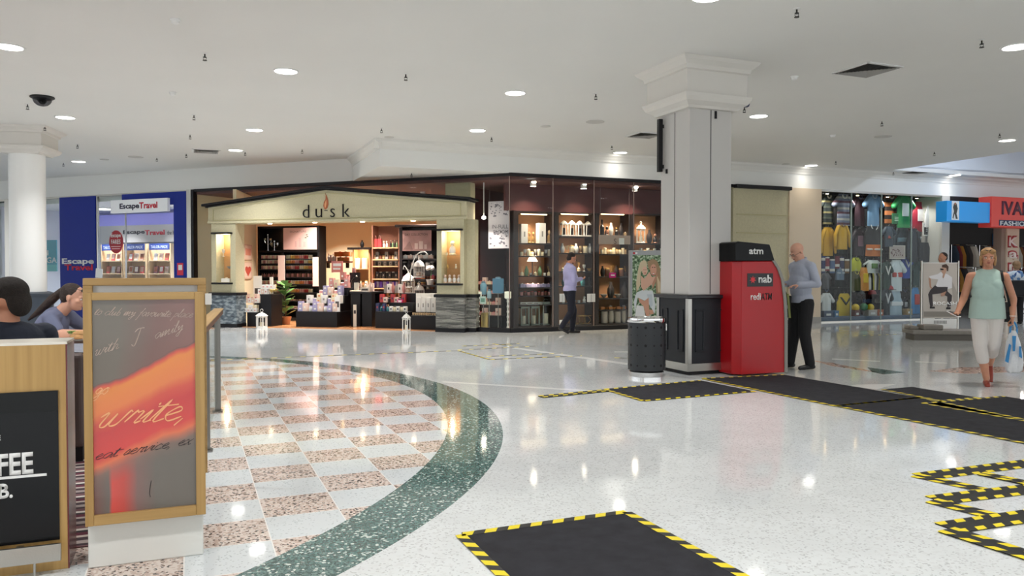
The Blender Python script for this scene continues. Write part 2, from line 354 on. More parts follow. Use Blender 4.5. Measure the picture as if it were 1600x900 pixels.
for px,py,l in SP: sprinkler(px,py,'small ceiling sprinkler '+l)
sprinkler(643,270,'small sprinkler under the dropped soffit over the shop gable',GH)
def disc(px,py,r,name,lab,cat,m=M_whiteplastic,h=.015,grp=None):
    x,y=FL(px,py,CH); o=obj(name,B().lathe([(r,-.001),(r*.98,-h),(r*.8,-h*1.2)],seg=24),m,smooth=True,loc=(x,y,CH)); return tag(o,lab,cat,grp)
M_spk=mat('speaker_grille','CFCDC8',.6)
for px,py,l in [(930,190,'left of the square column'),(852,197,'small, left of the other one by the column'),(1380,213,'right of the square column'),(608,214,'above the bulkhead corner point'),(212,245,'left of the square vent'),(163,249,'small, nearest the round column'),(1228,256,'beside the downlight above the cream pillar')]:
    disc(px,py,.17 if px in (930,1380,212) else .1,'ceiling_speaker','flat round ceiling speaker '+l,'speaker',M_spk,.012,'flat round ceiling speakers')
for px,py,l in [(274,30,'near the top edge at left'),(270,144,'left of the middle downlight row'),(1241,119,'right of the column capital'),(1301,211,'right of the column by the downlight'),(1383,269,'left of the light well tip'),(1157,158,'white, beside the column capital')]:
    x,y=FL(px,py,CH); t=thing('smoke_detector','small round smoke detector '+l,'smoke detector',(x,y,CH),0,'smoke detectors'); obj('base',B().cyl(0,0,-.02,-.001,.055),M_whiteplastic,t,smooth=True); obj('cover',B().lathe([(.045,-.02),(.04,-.045),(.02,-.055)]),M_whiteplastic,t,smooth=True)
x,y=FL(1166,160,CH); t=thing('blue_detector','dark blue square sensor beside the column capital','sensor',(x,y,CH)); obj('base',B().box(-.03,.03,-.03,.03,-.015,-.001),M_whiteplastic,t); obj('cover',B().prism([(-.05,-.015),(.05,-.015),(.035,-.075),(-.035,-.075)],-.045,.045),cm('1B2450',.3),t,bevel=.006)
def vent(px,py,s,lab):
    x,y=FL(px,py,CH); t=thing('ceiling_vent',lab,'air vent',(x,y,CH),R(G),'square louvred ceiling vents')
    b=B()
    for k in (1,-1): b.box(-s,s,k*s-(.03),k*s+.03,-.012,-.001); b.box(k*s-.03,k*s+.03,-s,s,-.012,-.001)
    obj('frame',b,M_whiteplastic,t); obj('backing',B().box(-s,s,-s,s,-.004,-.001),mat('vent_dark','2B2A29',.8),t)
    n=9; b=B()
    for i in range(1,n): 
        r=s*i/n
        b.rings([[(q[0]*r*1.0,q[1]*r,-.006) for q in ((-1,-1),(1,-1),(1,1),(-1,1))],[(q[0]*(r+.018),q[1]*(r+.018),-.02) for q in ((-1,-1),(1,-1),(1,1),(-1,1))]],False)
    obj('louvre',b,mat('vent_blade','9C9A95',.5),t)
vent(1355,109,.3,'large square louvred air vent right of the square column'); vent(1008,211,.27,'square air vent half hidden behind the square column'); vent(322,236,.27,'square air vent before the candle shop gable'); vent(1424,270,.3,'square air vent at the left tip of the light well'); vent(1590,284,.3,'square air vent at the right edge under the light well')
x,y=FL(66,151,CH); t=thing('camera_dome','smoked black security camera dome on the ceiling','security camera',(x,y,CH))
obj('collar',B().lathe([(.17,-.001),(.175,-.02),(.15,-.035)],seg=28),M_black,t,smooth=True)
gd=glassmat('smoked_dome',(.35,.35,.37)); obj('dome',B().lathe([(.135,-.03),(.13,-.07),(.11,-.105),(.075,-.135),(.03,-.15),(.004,-.152)],seg=28,closed=False),gd,t,smooth=True)
obj('lens_unit',B().ell((0,0,-.07),(.06,.05,.05)).cap((0,0,-.07),(.05,-.05,-.1),.03),mat('camera_unit','26262A',.3),t,smooth=True)
# ================================================================ COLUMNS
cc=Vector((2.29,10.143))+Vector((math.cos(R(G)),math.sin(R(G))))*.37+Vector((-math.sin(R(G)),math.cos(R(G))))*.37
t=thing('square_column','square pale grey panelled column with dark pedestal, red machine beside','column',(cc.x,cc.y,0),R(G)); SQ=t
s=.333; b=B().box(-s,s,-s,s,1.05,CH-.5); obj('shaft',b,mat('column_panel','C6C3BF',.35),t,bevel=.008)
b=B()
for k in (-1,1): b.box(-.02*0-.006+0,.006,k*s-.002,k*s+.002,1.06,CH-.5); b.box(k*s-.002,k*s+.002,-.006,.006,1.06,CH-.5)
obj('panel_joint',b,cm('2A2A2C'),t)
def capital(t,s,z0,z1,m):
    def ring(r,z): return [(-r,-r,z),(r,-r,z),(r,r,z),(-r,r,z)]
    k=z1-z0; P=[(s+.0,z0),(s+.03,z0),(s+.05,z0+.05*k),(s+.12,z0+.12*k),(s+.15,z0+.2*k),(s+.16,z0+.27*k),(s+.11,z0+.29*k),(s+.11,z0+.75*k),(s+.14,z0+.77*k),(s+.15,z0+.85*k),(s+.21,z0+.93*k),(s+.24,z0+1.0*k)]
    return obj('capital',B().rings([ring(r,z) for r,z in P]),m,t)
M_cap=mat('capital_paint','DAD6CF',.5); capital(t,s+.03,CH-.62,CH-.002,M_cap)
q=.372
b=B().box(-q+.015,q-.015,-q+.015,q-.015,.12,1.0); obj('pedestal',b,M_charcoal,t,bevel=.004)
b=B().box(-q-.03,q+.03,-q-.03,q+.03,1.0,1.05); obj('pedestal_cap',b,mat('pedestal_cap','1C1D21',.3),t,bevel=.012)
obj('plinth',B().box(-q+.05,q-.05,-q+.05,q-.05,0,.05),M_black,t)
b=B().box(-q,q,-q,q,.05,.15); obj('kick_plate',b,M_steel,t,bevel=.003)
for i,(a,c) in enumerate([(-1,-1),(1,-1),(-1,1),(1,1)]):
    b=B().box(a*q-.004*a,a*(q-.06),c*(q+.0),c*(q-.012),.15,1.0); b.box(a*q,a*(q-.012),c*q,c*(q-.06),.15,1.0); obj('corner_guard',b,M_steel,t,bevel=.002)
for fx in (-.5,.5):                          # raised mouldings on each face
    for rot in range(4):
        Mx=Matrix.Rotation(rot*PI/2,4,'Z'); b=B(); x0,x1=(fx*.36-.07),(fx*.36+.07); z0,z1=.3,.86; yy=-q+.015
        for (p0,p1,r0,r1) in ((x0,x1,z0,z0+.02),(x0,x1,z1-.02,z1),(x0,x0+.02,z0,z1),(x1-.02,x1,z0,z1)): b.box(p0,p1,yy-.012,yy,r0,r1,Mx)
        obj('panel_moulding',b,M_charcoal,t,bevel=.003)
# fittings on the column
b=B().box(-s-.005,-s+.001,-.05,.03,.5,.58); 
o=tag(obj('power_outlet',B().box(-.045,.045,-.012,0,-.045,.045).add(0),M_whiteplastic,bevel=.004),'white square power outlet on the column pedestal left face','power outlet'); o.location=(cc+Vector((-math.cos(R(G)),-math.sin(R(G))))*(q-.012)+Vector((math.sin(R(G)),-math.cos(R(G))))*-.16).to_3d()+Vector((0,0,.60)); o.rotation_euler=(0,0,R(G)-PI/2)
obj('socket_cover',B().box(-.02,.02,-.016,-.012,-.02,.02),cm('C9C9C9'),o)
o=tag(obj('wall_bracket',B().box(-.03,.03,-.03,.03,0,.72).box(-.01,.01,.02,.08,.05,.1).box(-.01,.01,.02,.08,.6,.65),M_black,bevel=.005),'long black mounting bracket on the left of the column shaft','bracket')
lp=cc+Vector((-math.cos(R(G)),-math.sin(R(G))))*(s+.06)+Vector((-math.sin(R(G)),math.cos(R(G))))*.27; o.location=(lp.x,lp.y,2.72); o.rotation_euler=(0,0,R(G)-PI/2)
def fit(name,x,z,face,w,h,m,lab,cat):
    d=Vector((math.cos(R(G)),math.sin(R(G)))); n=Vector((math.sin(R(G)),-math.cos(R(G))))
    if face=='left': p=cc-d*s; p=p+n*x; rz=R(G)-PI/2
    else: p=cc+n*s+d*x; rz=R(G)
    o=obj(name,B().box(-w/2,w/2,-.02,-.001,-h/2,h/2),m,bevel=.004); o.location=(p.x,p.y,z); o.rotation_euler=(0,0,rz); return tag(o,lab,cat)
fit('key_switch',-.18+0,2.72,'left',.03,.06,M_black,'small black switch low on the column left face','switch')
fit('latch_plate',.07,3.42,'right',.03,.1,M_black,'small black latch high on the column front face','latch')
# round column at the left
rx,ry=-9.35,15.1
t=thing('round_column','round white column with square capital behind the cafe','column',(rx,ry,0),R(10))
obj('shaft',B().cyl(0,0,.95,CH-.5,.31,seg=48),mat('round_column_paint','F2F2F0',.3),t,smooth=True)
capital(t,.30,CH-.5,CH-.002,M_cap)
obj('pedestal',B().cyl(0,0,0,.9,.42,seg=40),mat('slate_blue_panel','39424E',.4),t,smooth=True); obj('pedestal_cap',B().lathe([(.44,.9),(.45,.94),(.36,.97)],seg=40),mat('slate_blue_panel','39424E',.4),t,smooth=True)
# ================================================================ HAZARD TAPE AND MATS
M_yel=mat('tape_yellow','E8D21C',.45); M_tblk=mat('tape_black','1E1D1C',.5)
def mm():
    b=NB('ribbed_mat',.85); n=b.noise(260.0,None,3); b.bump(n,.6,.004); b.p.inputs['Specular IOR Level'].default_value=.2
    return b.col(b.ramp(b.noise(9.0,None,6),[(.3,'26262A'),(.7,'323237')]))
M_mat=mm()
def tape_geo(b,p0,p1,w,z,per=.13,start=0,slant=.6):
    ry=.5 if per<.2 else .38
    p0=Vector(p0);p1=Vector(p1); d=(p1-p0); L=d.length; d.normalize(); n=Vector((-d.y,d.x)); k=0; s=0.0
    while s<L:
        e=min(L,s+per*(ry if k%2==0 else 1-ry)); sl=w*slant
        def P(t,o): 
            t=max(0,min(L,t+(sl if o>0 else 0)-sl/2)); return p0+d*t+n*o*w/2
        q=[P(s,-1),P(e,-1),P(e,1),P(s,1)] if not (s==0) else [p0-n*w/2,P(e,-1),P(e,1),p0+n*w/2]
        b.mi=k%2; 
        if (q[0]-q[1]).length>1e-5: b._f([b.b.verts.new((v.x,v.y,z)) for v in q])
        s=e;k+=1
def tape(name,p0,p1,lab,w=.05,z=.002,parent=None,per=.13):
    b=B(); tape_geo(b,p0,p1,w,z,per); o=obj(name,b,[M_yel,M_tblk],parent)
    if not parent: tag(o,lab,'floor tape','hazard tape stuck on the floor')
    return o
def floor_mat_thing(P,lab,edges):
    c=sum((Vector(p) for p in P),Vector((0,0)))/len(P); t=thing('floor_mat',lab,'floor mat',(c.x,c.y,0),0,'black anti-slip floor mats')
    Q=[Vector(p)-c for p in P]; obj('mat_sheet',B().prismz([tuple(q) for q in Q],.0003,.005),M_mat,t)
    for i in edges: tape('hazard_tape',Q[i],Q[(i+1)%len(Q)],None,parent=t,z=.0065,w=.055)
    return t
A=Vector(FL(978,801)); Bp=Vector(FL(719,837)); dn=Vector((math.sin(R(G)),-math.cos(R(G))))
floor_mat_thing([A,Bp,Bp+dn*2.2,A+dn*2.2],'large black floor mat with hazard tape edges in the foreground',[0,1,3])
floor_mat_thing([FL(945,609),FL(1095,595),FL(1180,612),FL(1005,627)],'black floor mat before the perforated bin and column',[0,2,3])
# long mat beneath the red machine
floor_mat_thing([FL(1097,592),FL(1225,586),FL(1437,622),FL(1305,635)],'black floor mat running along the red machine',[0,2,3])
floor_mat_thing([FL(1378,609),FL(1425,605),FL(1528,622),FL(1470,627)],'small black floor mat furthest back, near the walking woman',[2,3])
floor_mat_thing([FL(1307,635),FL(1437,622),FL(1680,673),FL(1680,709)],'black floor mat at the right edge, beneath the long one',[0,1,3])
floor_mat_thing([FL(1442,631),FL(1570,620),FL(1680,637),FL(1680,672)],'black floor mat at the right edge beside the walking woman',[0,3])
def strip(p0,p1,lab,w=.15):
    p0=Vector(FL(*p0)); p1=Vector(FL(*p1)); d=(p1-p0).normalized(); n=Vector((-d.y,d.x)); c=(p0+p1)/2
    t=thing('tape_strip',lab,'floor tape',(c.x,c.y,0),0,'crossing strips of black and yellow tape'); z=.002+strip.k*.0012; strip.k+=1
    Q=[p0-n*w*.5-c,p1-n*w*.5-c,p1+n*w*.5-c,p0+n*w*.5-c]; obj('black_band',B().prismz([tuple(q) for q in Q],.0003,z),M_tblk,t)
    tape('hazard_tape',p0-n*w*.42-c,p1-n*w*.42-c,None,parent=t,z=z+.0006,w=.045); tape('hazard_tape',p0+n*w*.42-c,p1+n*w*.42-c,None,parent=t,z=z+.0006,w=.045)
strip.k=0
strip((1440,745),(1670,716),'topmost tape strip of the crossing zigzag at right'); strip((1430,743),(1545,768),'tape strip dropping right from the topmost zigzag point',.1)
strip((1462,782),(1690,755),'second tape strip down in the zigzag at right'); strip((1455,783),(1590,817),'tape strip dropping right from the middle zigzag point',.11)
strip((1480,826),(1690,795),'third tape strip down in the zigzag at right'); strip((1478,829),(1680,893),'lowest tape strip of the zigzag, running off the picture',.12)
strip((1532,741),(1660,768),'short tape strip crossing behind the zigzag',.08)
strip((845,621),(948,611),'tape strip reaching left from the mat by the bin',.1)
for p0,p1,l in [((330,563),(715,548),'long thin hazard tape crossing before the candle shop'),((715,547),(838,541),'hazard tape line ahead of the shop corner, upper edge'),((716,548),(765,562),'hazard tape on the left edge of the far taped area'),((765,562),(910,556),'hazard tape on the near edge of the far taped area'),((760,557),(880,552),'hazard tape line inside the far taped area'),((722,541),(812,537),'farthest hazard tape line before the shop window'),((960,559),(986,560),'short hazard tape piece left of the perforated bin'),((770,537),(800,540),'small loose hazard tape scrap before the shop window'),((1336,525),(1408,522),'thin hazard tape before the sports shop window')]:
    tape('hazard_tape',FL(*p0),FL(*p1),l,per=.22)
# ================================================================ flat printed artwork helper
def art(parent,name,fr,b,items,orig,z0=0.0006):
    """items: (hex, [(px,py)...]) or (hex,('e',cx,cy,rx,ry)) measured on the photo, placed on the flat plane of the poster"""
    q=B(); ms=[]; ox,oz=orig
    for i,(c,g) in enumerate(items):
        m=cm(c,.5)
        if m not in ms: ms.append(m)
        q.mi=ms.index(m)
        if g[0]=='e':
            _,cx,cy,rx,ry=g; pts=[(cx+rx*math.cos(2*PI*k/18),cy+ry*math.sin(2*PI*k/18)) for k in range(18)]
        else: pts=g
        P=[fr.at(x,y,b) for x,y in pts]; P=[(a-ox,z-oz) for a,z in P]
        # triangulate via single ngon, thin print layers
        y=-(i+1)*z0; f=q._f([q.b.verts.new((a,y,z)) for a,z in P])
    o=obj(name,q,ms,parent); return o
# ---------------------------------------------------------------- cursive stroke lettering
GL={'a':(.8,[[(.7,.8),(.4,1),(.05,.5),(.3,0),(.7,.8),(.65,.1),(.85,.1)]]),'b':(.7,[[(.1,.3),(.35,1.9),(.15,.1),(.5,.1),(.55,.7),(.2,.8)]]),'c':(.65,[[(.6,.8),(.35,1),(.05,.4),(.3,0),(.65,.25)]]),
'e':(.6,[[(.05,.4),(.5,.7),(.35,1),(.05,.5),(.25,0),(.65,.25)]]),'f':(.55,[[(.0,-.9),(.1,-.8),(.3,.6),(.55,1.9),(.6,1.7)],[(.1,.9),(.55,1.0)]]),'g':(.75,[[(.65,.8),(.35,1),(.05,.5),(.35,.1),(.65,.8),(.5,-.6),(.2,-.9),(.05,-.6),(.8,.2)]]),
'h':(.75,[[(.0,0),(.4,1.9),(.3,1.6),(.1,0),(.4,.9),(.6,.8),(.5,.1),(.8,.2)]]),'i':(.35,[[(.0,.3),(.25,.95),(.15,.1),(.4,.2)],[(.32,1.3),(.36,1.38),(.33,1.42)]]),'k':(.7,[[(.0,0),(.4,1.9),(.1,0)],[(.6,1),(.2,.5),(.6,0),(.75,.15)]]),'l':(.4,[[(.0,.2),(.4,1.8),(.3,1.95),(.1,.2),(.45,.2)]]),
'm':(1.1,[[(.0,.2),(.2,1),(.1,0),(.45,1),(.5,.8),(.4,0),(.8,1),(.85,.7),(.8,.05),(1.1,.2)]]),'n':(.75,[[(.0,.2),(.2,1),(.1,0),(.45,1),(.55,.8),(.5,.05),(.8,.2)]]),'o':(.65,[[(.4,1),(.05,.5),(.3,0),(.6,.5),(.4,1),(.7,.85)]]),'p':(.7,[[(.2,1),(-.1,-1)],[(.15,.7),(.5,1),(.6,.5),(.2,0)]]),
'r':(.5,[[(.0,.2),(.2,1),(.25,.85),(.45,.9),(.35,.1),(.55,.2)]]),'s':(.5,[[(.0,.1),(.35,1),(.4,.3),(.1,0),(.55,.2)]]),'t':(.45,[[(.0,.2),(.35,1.6),(.15,.1),(.5,.2)],[(.0,1.15),(.7,1.2)]]),'u':(.75,[[(.0,.4),(.2,1),(.1,.2),(.3,.0),(.6,.9),(.5,.1),(.8,.2)]]),'v':(.6,[[(.0,.7),(.2,1),(.2,.0),(.6,.9),(.7,.9)]]),
'w':(.95,[[(.0,.7),(.2,1),(.15,.1),(.35,.0),(.5,.9),(.45,.1),(.7,.1),(.9,1),(1.0,.9)]]),'x':(.6,[[(.0,.8),(.2,1),(.4,0),(.6,.1)],[(.6,1),(.0,0)]]),'y':(.7,[[(.0,.7),(.2,1),(.15,.2),(.6,.95),(.3,-.8),(.0,-.6),(.7,.2)]]),',':(.3,[[(.15,.1),(.0,-.4)]]),'.':(.3,[[(.1,.05),(.14,.08)]]),'T':(.9,[[(.1,1.6),(.4,1.9),(.9,1.8)],[(.6,1.85),(.3,.0),(.0,.2)]]),' ':(.5,[])}
def smooth_line(P,n=5):
    if len(P)<3: return P
    P=[Vector(p) for p in P]; o=[]
    for i in range(len(P)-1):
        a=P[max(i-1,0)];b=P[i];c=P[i+1];d=P[min(i+2,len(P)-1)]
        for k in range(n):
            t=k/n; o.append(.5*((2*b)+(c-a)*t+(2*a-5*b+4*c-d)*t*t+(3*b-a-3*c+d)*t**3))
    return o+[P[-1]]
def script(parent,name,s,x,z,h,m,y,ang=0,wt=.08,slant=.35,wide=1.0):
    q=B(); cx=0; ca,sa=math.cos(ang),math.sin(ang)
    for ch in s:
        w,st=GL[ch]
        for l in st:
            pts=smooth_line(l); P=[]
            for p in pts:
                X=(cx+p[0]+p[1]*slant)*h*wide; Z=p[1]*h; P.append((x+X*ca-Z*sa,y,z+X*sa+Z*ca))
            q.tube(P,[h*wt*(.7+.5*abs(math.sin(i*.5))) for i in range(len(P))],5,1)
        cx+=w
    for v in q.b.verts: v.co.y=y+(v.co.y-y)*.15
    return obj(name,q,m,parent)
# ================================================================ ATM
FA=Fr(FL(1158,588),20.5)
t=thing('cash_machine','red and black cash machine against the square column','cash machine',FA.w(0,0),FA.yaw)
def PZ(px,py,b=0): return FA.at(px,py,b)
D=.82
low=[(0,.02)]+[PZ(1227,583)]+[PZ(*p) for p in ((1227,500),(1226,468),(1222,437),(1216,420),(1209,407.5))]+[(0,PZ(1158,408)[1])]
low[1]=(low[1][0],.02)
obj('body',B().prism(low,0,D),M_red,t,bevel=.012)
lft=-.14
b=B(); zt=PZ(1158,408)[1]; b.prismz([(0,.0),(-.001,D),(-.085,D),(-.085,.09)],.02,zt); obj('side_panel',b,mat('red_side','A80F18',.3),t,bevel=.01)
hd=[(-.10,PZ(1158,408)[1])]+[PZ(1210,408)]+[PZ(1202,382)]+[(-.06,PZ(1150,377)[1]),(-.10,PZ(1150,379)[1])]
obj('header',B().prism(hd,-.012,D+.01),mat('header_black','050608',.25,spec=.2),t,bevel=.01)
edge=[PZ(*p) for p in ((1210,407),(1218,420),(1224,437),(1228,468),(1229.5,500),(1229.5,583))]; edge[-1]=(edge[-1][0],.02)
edge2=[(a-.045,z) for a,z in edge]
b=B(); b.prism(edge+edge2[::-1],-.016,.02); b.prism(edge+edge2[::-1],D-.02,D+.016); obj('edge_trim',b,mat('machine_grey','8D8C86',.4),t)
fa=[(a-.012,z) for a,z in edge]; b=B()
for i in range(len(fa)-1): b.prism([fa[i],fa[i+1],(fa[i+1][0]-.02,fa[i+1][1]),(fa[i][0]-.02,fa[i][1])],.02,D-.02)
obj('fascia',b,mat('fascia_dark','2C2D31',.4),t)
xr=PZ(1229,475)[0]
obj('shelf',B().box(xr-.03,xr+.12,.12,D-.12,.86,.9),mat('machine_grey','8D8C86',.4),t,bevel=.01)
b=B(); b.box(xr-.02,xr+.04,.2,D-.3,.93,1.0); obj('keypad',b,M_steel,t,bevel=.004)
obj('screen',B().box(xr-.03,xr-.004,.22,D-.22,1.12,1.36,Matrix.Translation((-.015,0,0))),cm('20304A',.15),t)
def TX(name,s,p0,p1,m,y=-.002,bold=.012,shear=0): 
    a0,z1=PZ(*p0); a1,z0=PZ(*p1); return text(name,s,a0,a1,z0,z1,y,m,t,bold,shear,.002)
TX('lettering','atm',(1169.5,388),(1191.5,397.5),M_whiteplastic,-.0135,.02)
a0,z1=PZ(1167.5,427); a1,z0=PZ(1207.5,447.5); lg=obj('logo_panel',B().box(a0,a1,-.004,0,z0,z1),cm('0F0D10',.3),t)
text('lettering','nab',PZ(1185,430)[0],PZ(1205.5,430)[0],PZ(1185,442)[1],PZ(1185,429.5)[1],-.0045,M_whiteplastic,lg,.025,0,.002)
cx_,cz_=PZ(1176,437); st=[]
for k in range(14):
    r=.052 if k%2==0 else .024; st.append((cx_+r*math.sin(2*PI*k/14),cz_+r*math.cos(2*PI*k/14)))
obj('star_emblem',B().prism(st,-.0065,-.0045),mat('star_red','D8262E',.3),lg)
TX('lettering','redi',(1173,458),(1188.5,468.5),M_whiteplastic,-.001,.012); TX('lettering','ATM',(1189,458),(1206,468.5),cm('140C0E',.3),-.001,.004,.1)
# ================================================================ perforated bin
bx,by=FL(1014.5,590); by+=.2
t=thing('litter_bin','round dark grey perforated litter bin with steel rim','litter bin',(bx,by,0))
rb_=.243
obj('body',B().lathe([(rb_,.085),(rb_,.70)],seg=56),mat('bin_grey','26292D',.45),t,smooth=True)
obj('rim',B().lathe([(rb_+.006,.70),(rb_+.012,.715),(rb_+.008,.755),(rb_-.03,.765),(rb_-.04,.75),(rb_-.04,.70)],seg=48,closed=False),M_chrome,t,smooth=True)
obj('ash_tray',B().lathe([(rb_-.045,.715),(.1,.70),(.02,.70)],seg=32),M_steeldark,t,smooth=True)
obj('base_ring',B().lathe([(.225,0),(.228,.06),(.20,.085)],seg=48),M_chrome,t,smooth=True)
b=B()
for r_,z in enumerate((.15,.28,.41,.54,.64)):
    for k in range(14):
        a=2*PI*(k)/14+(.0 if r_%2 else .0); rr=.018 if (r_%2==0) else .009
        if k%2: rr*=.7
        M_=Matrix.Rotation(a,4,'Z')@Matrix.Translation((rb_+.0008,0,z))@Matrix.Rotation(PI/2,4,'Y'); b.lathe([(rr,-.002),(rr,.001)],seg=10,M=M_)
obj('perforation',b,cm('0A0A0B',.8),t)
obj('cigarette_slot',B().box(.05,.17,-.03,.02,.70,.775),M_steel,t,bevel=.01)
# ================================================================ family poster light box
FPz=Fr(FL(984,519),4)
t=thing('poster_stand','grey framed poster display showing a laughing woman and girl','poster display',FPz.w(0,0),FPz.yaw)
W_=.84; HT=FPz.at(984,391)[1]
m=mat('stand_grey','A9ACB0',.4)
b=B(); b.box(0,.06,0,.16,.05,HT); b.box(W_-.06,W_,0,.16,.05,HT); b.box(.06,W_-.06,0,.16,HT-.11,HT); b.box(.06,W_-.06,0,.16,.05,.2); obj('frame',b,m,t,bevel=.01)
obj('base',B().box(-.03,W_+.03,-.1,.26,0,.05),m,t,bevel=.01)
def fol():
    b=NB('printed_foliage',.4); return b.col(b.ramp(b.noise(22.0,None,6),[(.35,'2F4A33'),(.5,'6E8F63'),(.62,'C9D8C0')]))
pan=obj('poster',B().box(.06,W_-.06,.012,.03,.2,HT-.11),fol(),t)
Z3=lambda X,Y:(980+X/7.5,385+Y/7.5)
def P3(*l): return [Z3(*p) for p in l]
its=[('D9C9A8',P3((150,190),(190,160),(225,175),(235,230),(160,300),(150,460),(110,540),(105,420),(130,260))),
('A98C6C',P3((235,180),(300,145),(350,170),(385,260),(395,420),(390,560),(340,560),(330,340),(250,260))),
('DCC7A4',P3((345,330),(385,420),(392,540),(360,540))),
('DFE6EA',P3((110,540),(180,510),(300,520),(330,680),(320,790),(240,650),(120,600),(90,780),(78,640))),
('C8D4DC',P3((230,560),(290,560),(300,690),(270,720))),
('D9A58C',P3((130,600),(200,640),(250,600),(262,830),(225,830),(190,700),(140,650))),
('F0F2F3',P3((110,690),(190,700),(215,830),(90,830))),
('E0B49C',P3((160,340),(200,380),(260,300),(290,360),(340,350),(340,390),(280,450),(190,520),(160,470))),
('E9C0A8',('e',*Z3(205,285),4.2,7)),('DDA78E',('e',*Z3(306,275),5,9)),('C08E74',P3((290,440),(340,330),(352,290),(356,330),(330,420),(300,500))),
('4A2C26',('e',*Z3(296,245),1.0,.7)),('4A2C26',('e',*Z3(322,245),1.0,.7)),('B03C3C',('e',*Z3(307,325),2.0,1.8)),('FAF5F0',('e',*Z3(307,321),1.6,.9)),('4A2C26',('e',*Z3(195,275),.7,.5)),('4A2C26',('e',*Z3(217,275),.7,.5)),('B8504C',('e',*Z3(208,312),1.4,.6)),
('D9A58C',P3((255,740),(300,745),(310,790),(265,800)))]
art(pan,'printed_figures',FPz,.011,its,(0,0)); pan.children[0].location=(0,.0105,0)
b=B(); a0,z1=Z3(68,80); 
a_,z_=FPz.at(989,395.5); lg=obj('logo_tab',B().box(a_,a_+.05,-.003,0,z_-.02,z_+.02),cm('C8323C'),t); obj('logo_tab',B().box(a_+.052,a_+.1,-.003,0,z_-.02,z_+.02),cm('F2F2F2'),t)
# ================================================================ FOREGROUND SIGN (framed print on a white plinth)
FS=Fr(FL(138,889),21.8)
t=thing('cafe_sign','tall oak framed sign with orange print and handwriting on white plinth','sign',FS.w(0,0),FS.yaw)
Ws=FS.at(318,866)[0]
M_oak=wood('oak_veneer','B8935A','A27E48','z',1,.4); M_oakx=wood('oak_rail','BA965E','A4804B','x',1,.4)
obj('plinth',B().box(0,Ws,0,.26,0,.34),mat('plinth_white','DCDBD5',.35),t,bevel=.006)
ax0=FS.at(131,650,-.05)[0]; ax1=FS.at(320.5,640,-.05)[0]; zt=FS.at(225,457,-.05)[1]; zb=FS.at(133,824,-.05)[1]
ix0=FS.at(145,650,-.05)[0]; ix1=FS.at(305.5,640,-.05)[0]; izt=FS.at(225,468.5,-.05)[1]; izb=FS.at(147,806,-.05)[1]
obj('frame_stile',B().box(ax0,ix0,-.05,.05,zb,zt),M_oak,t,bevel=.003); obj('frame_stile',B().box(ix1,ax1,-.05,.05,zb,zt),M_oak,t,bevel=.003)
obj('frame_rail',B().box(ix0,ix1,-.05,.05,izt,zt),M_oakx,t,bevel=.003); obj('frame_rail',B().box(ix0,ix1,-.05,.05,zb,izb),M_oakx,t,bevel=.003)
def print_mat():
    b=NB('orange_print',.12); g=b.sep(b.tc.outputs['Generated']); x,z=g[0],g[2]
    n=b.noise(2.0,b.map((1,1,1),vec=b.tc.outputs['Generated']),3); nn=b.math('MULTIPLY',b.math('SUBTRACT',n,.5),.10)
    # band rising to the right
    s=b.math('SUBTRACT',b.math('ADD',z,nn),b.math('MULTIPLY',x,.19))
    band=b.ramp(s,[(.0,'6B625B'),(.10,'6B625B'),(.17,'8A6A5C'),(.215,'E0704A'),(.25,'D5423C'),(.36,'C93C3A'),(.41,'D2503E'),(.46,'E27C44'),(.555,'E2853F'),(.575,'D0503E'),(.59,'6E544C'),(1,'6B6458')])
    mar=b.ramp(b.math('SUBTRACT',b.math('ADD',x,b.math('MULTIPLY',nn,2.5)),b.math('MULTIPLY',z,.25)),[(.05,'6E665A'),(.38,'7A564E'),(.7,'865C54')])
    up=b.math('MULTIPLY',b.math('GREATER_THAN',s,.592),.85); c=b.mix(up,band,mar)
    lowm=b.math('MULTIPLY',b.math('LESS_THAN',s,.15),1.0)
    redcol=b.ramp(b.math('ADD',x,nn),[(.0,'7B5048'),(.14,'6B625B'),(.17,'D04A40'),(.28,'C2483E'),(.42,'80605A'),(.6,'6C645C'),(1,'6A625A')])
    lw=b.ramp(b.math('SUBTRACT',s,.0),[(.10,'FFFFFF'),(.22,'000000')]); c=b.mix(b.math('MULTIPLY',lw,1.0),c,redcol)
    b.p.inputs['Specular IOR Level'].default_value=.7
    return b.col(c)
pr_=obj('printed_panel',B().box(ix0-.004,ix1+.004,-.034,-.02,izb-.004,izt+.004),print_mat(),t)
M_ink1=cm('B9A294',.5); M_ink2=cm('F3B07A',.4); M_ink3=cm('2A1F20',.5)
def SXZ(px,py): return FS.at(px,py,-.035)
def scr(s,px,py,hpx,m,ang=0,wt=.07,x1=None):
    a,z=SXZ(px,py); a2,z2=SXZ(px,py-hpx); h=z2-z; tot=sum(GL[c][0] for c in s)+.35
    wide=1.0
    if x1: wide=(SXZ(x1,py)[0]-a)/(tot*h)/math.cos(ang)
    script(pr_,'handwriting',s,a,z,h,m,-.036,ang,wt,.35,wide)
scr('to club my favourite place',146,492,6.5,M_ink1,-.05,.06,303)
scr('with',147,556,8,M_ink1,.28,.05,190); scr('T',205,541,12,M_ink1,.3,.05,228); scr('amily',241,530,7.5,M_ink1,.32,.055,290)
scr('go',147,617,10,M_ink2,.02,.07,172)
scr('write,',147,668,21,M_ink2,.03,.05,306)
scr('eat service, ex',147,719,8,M_ink3,.10,.055,304)
b=B(); a,z=SXZ(235,768); b.tube(smooth_line([(a+.004,-.0352,z+.05),(a-.004,-.0352,z),(a,-.0352,z-.025)]),.0015,5); obj('print_mark',b,M_ink3,pr_)
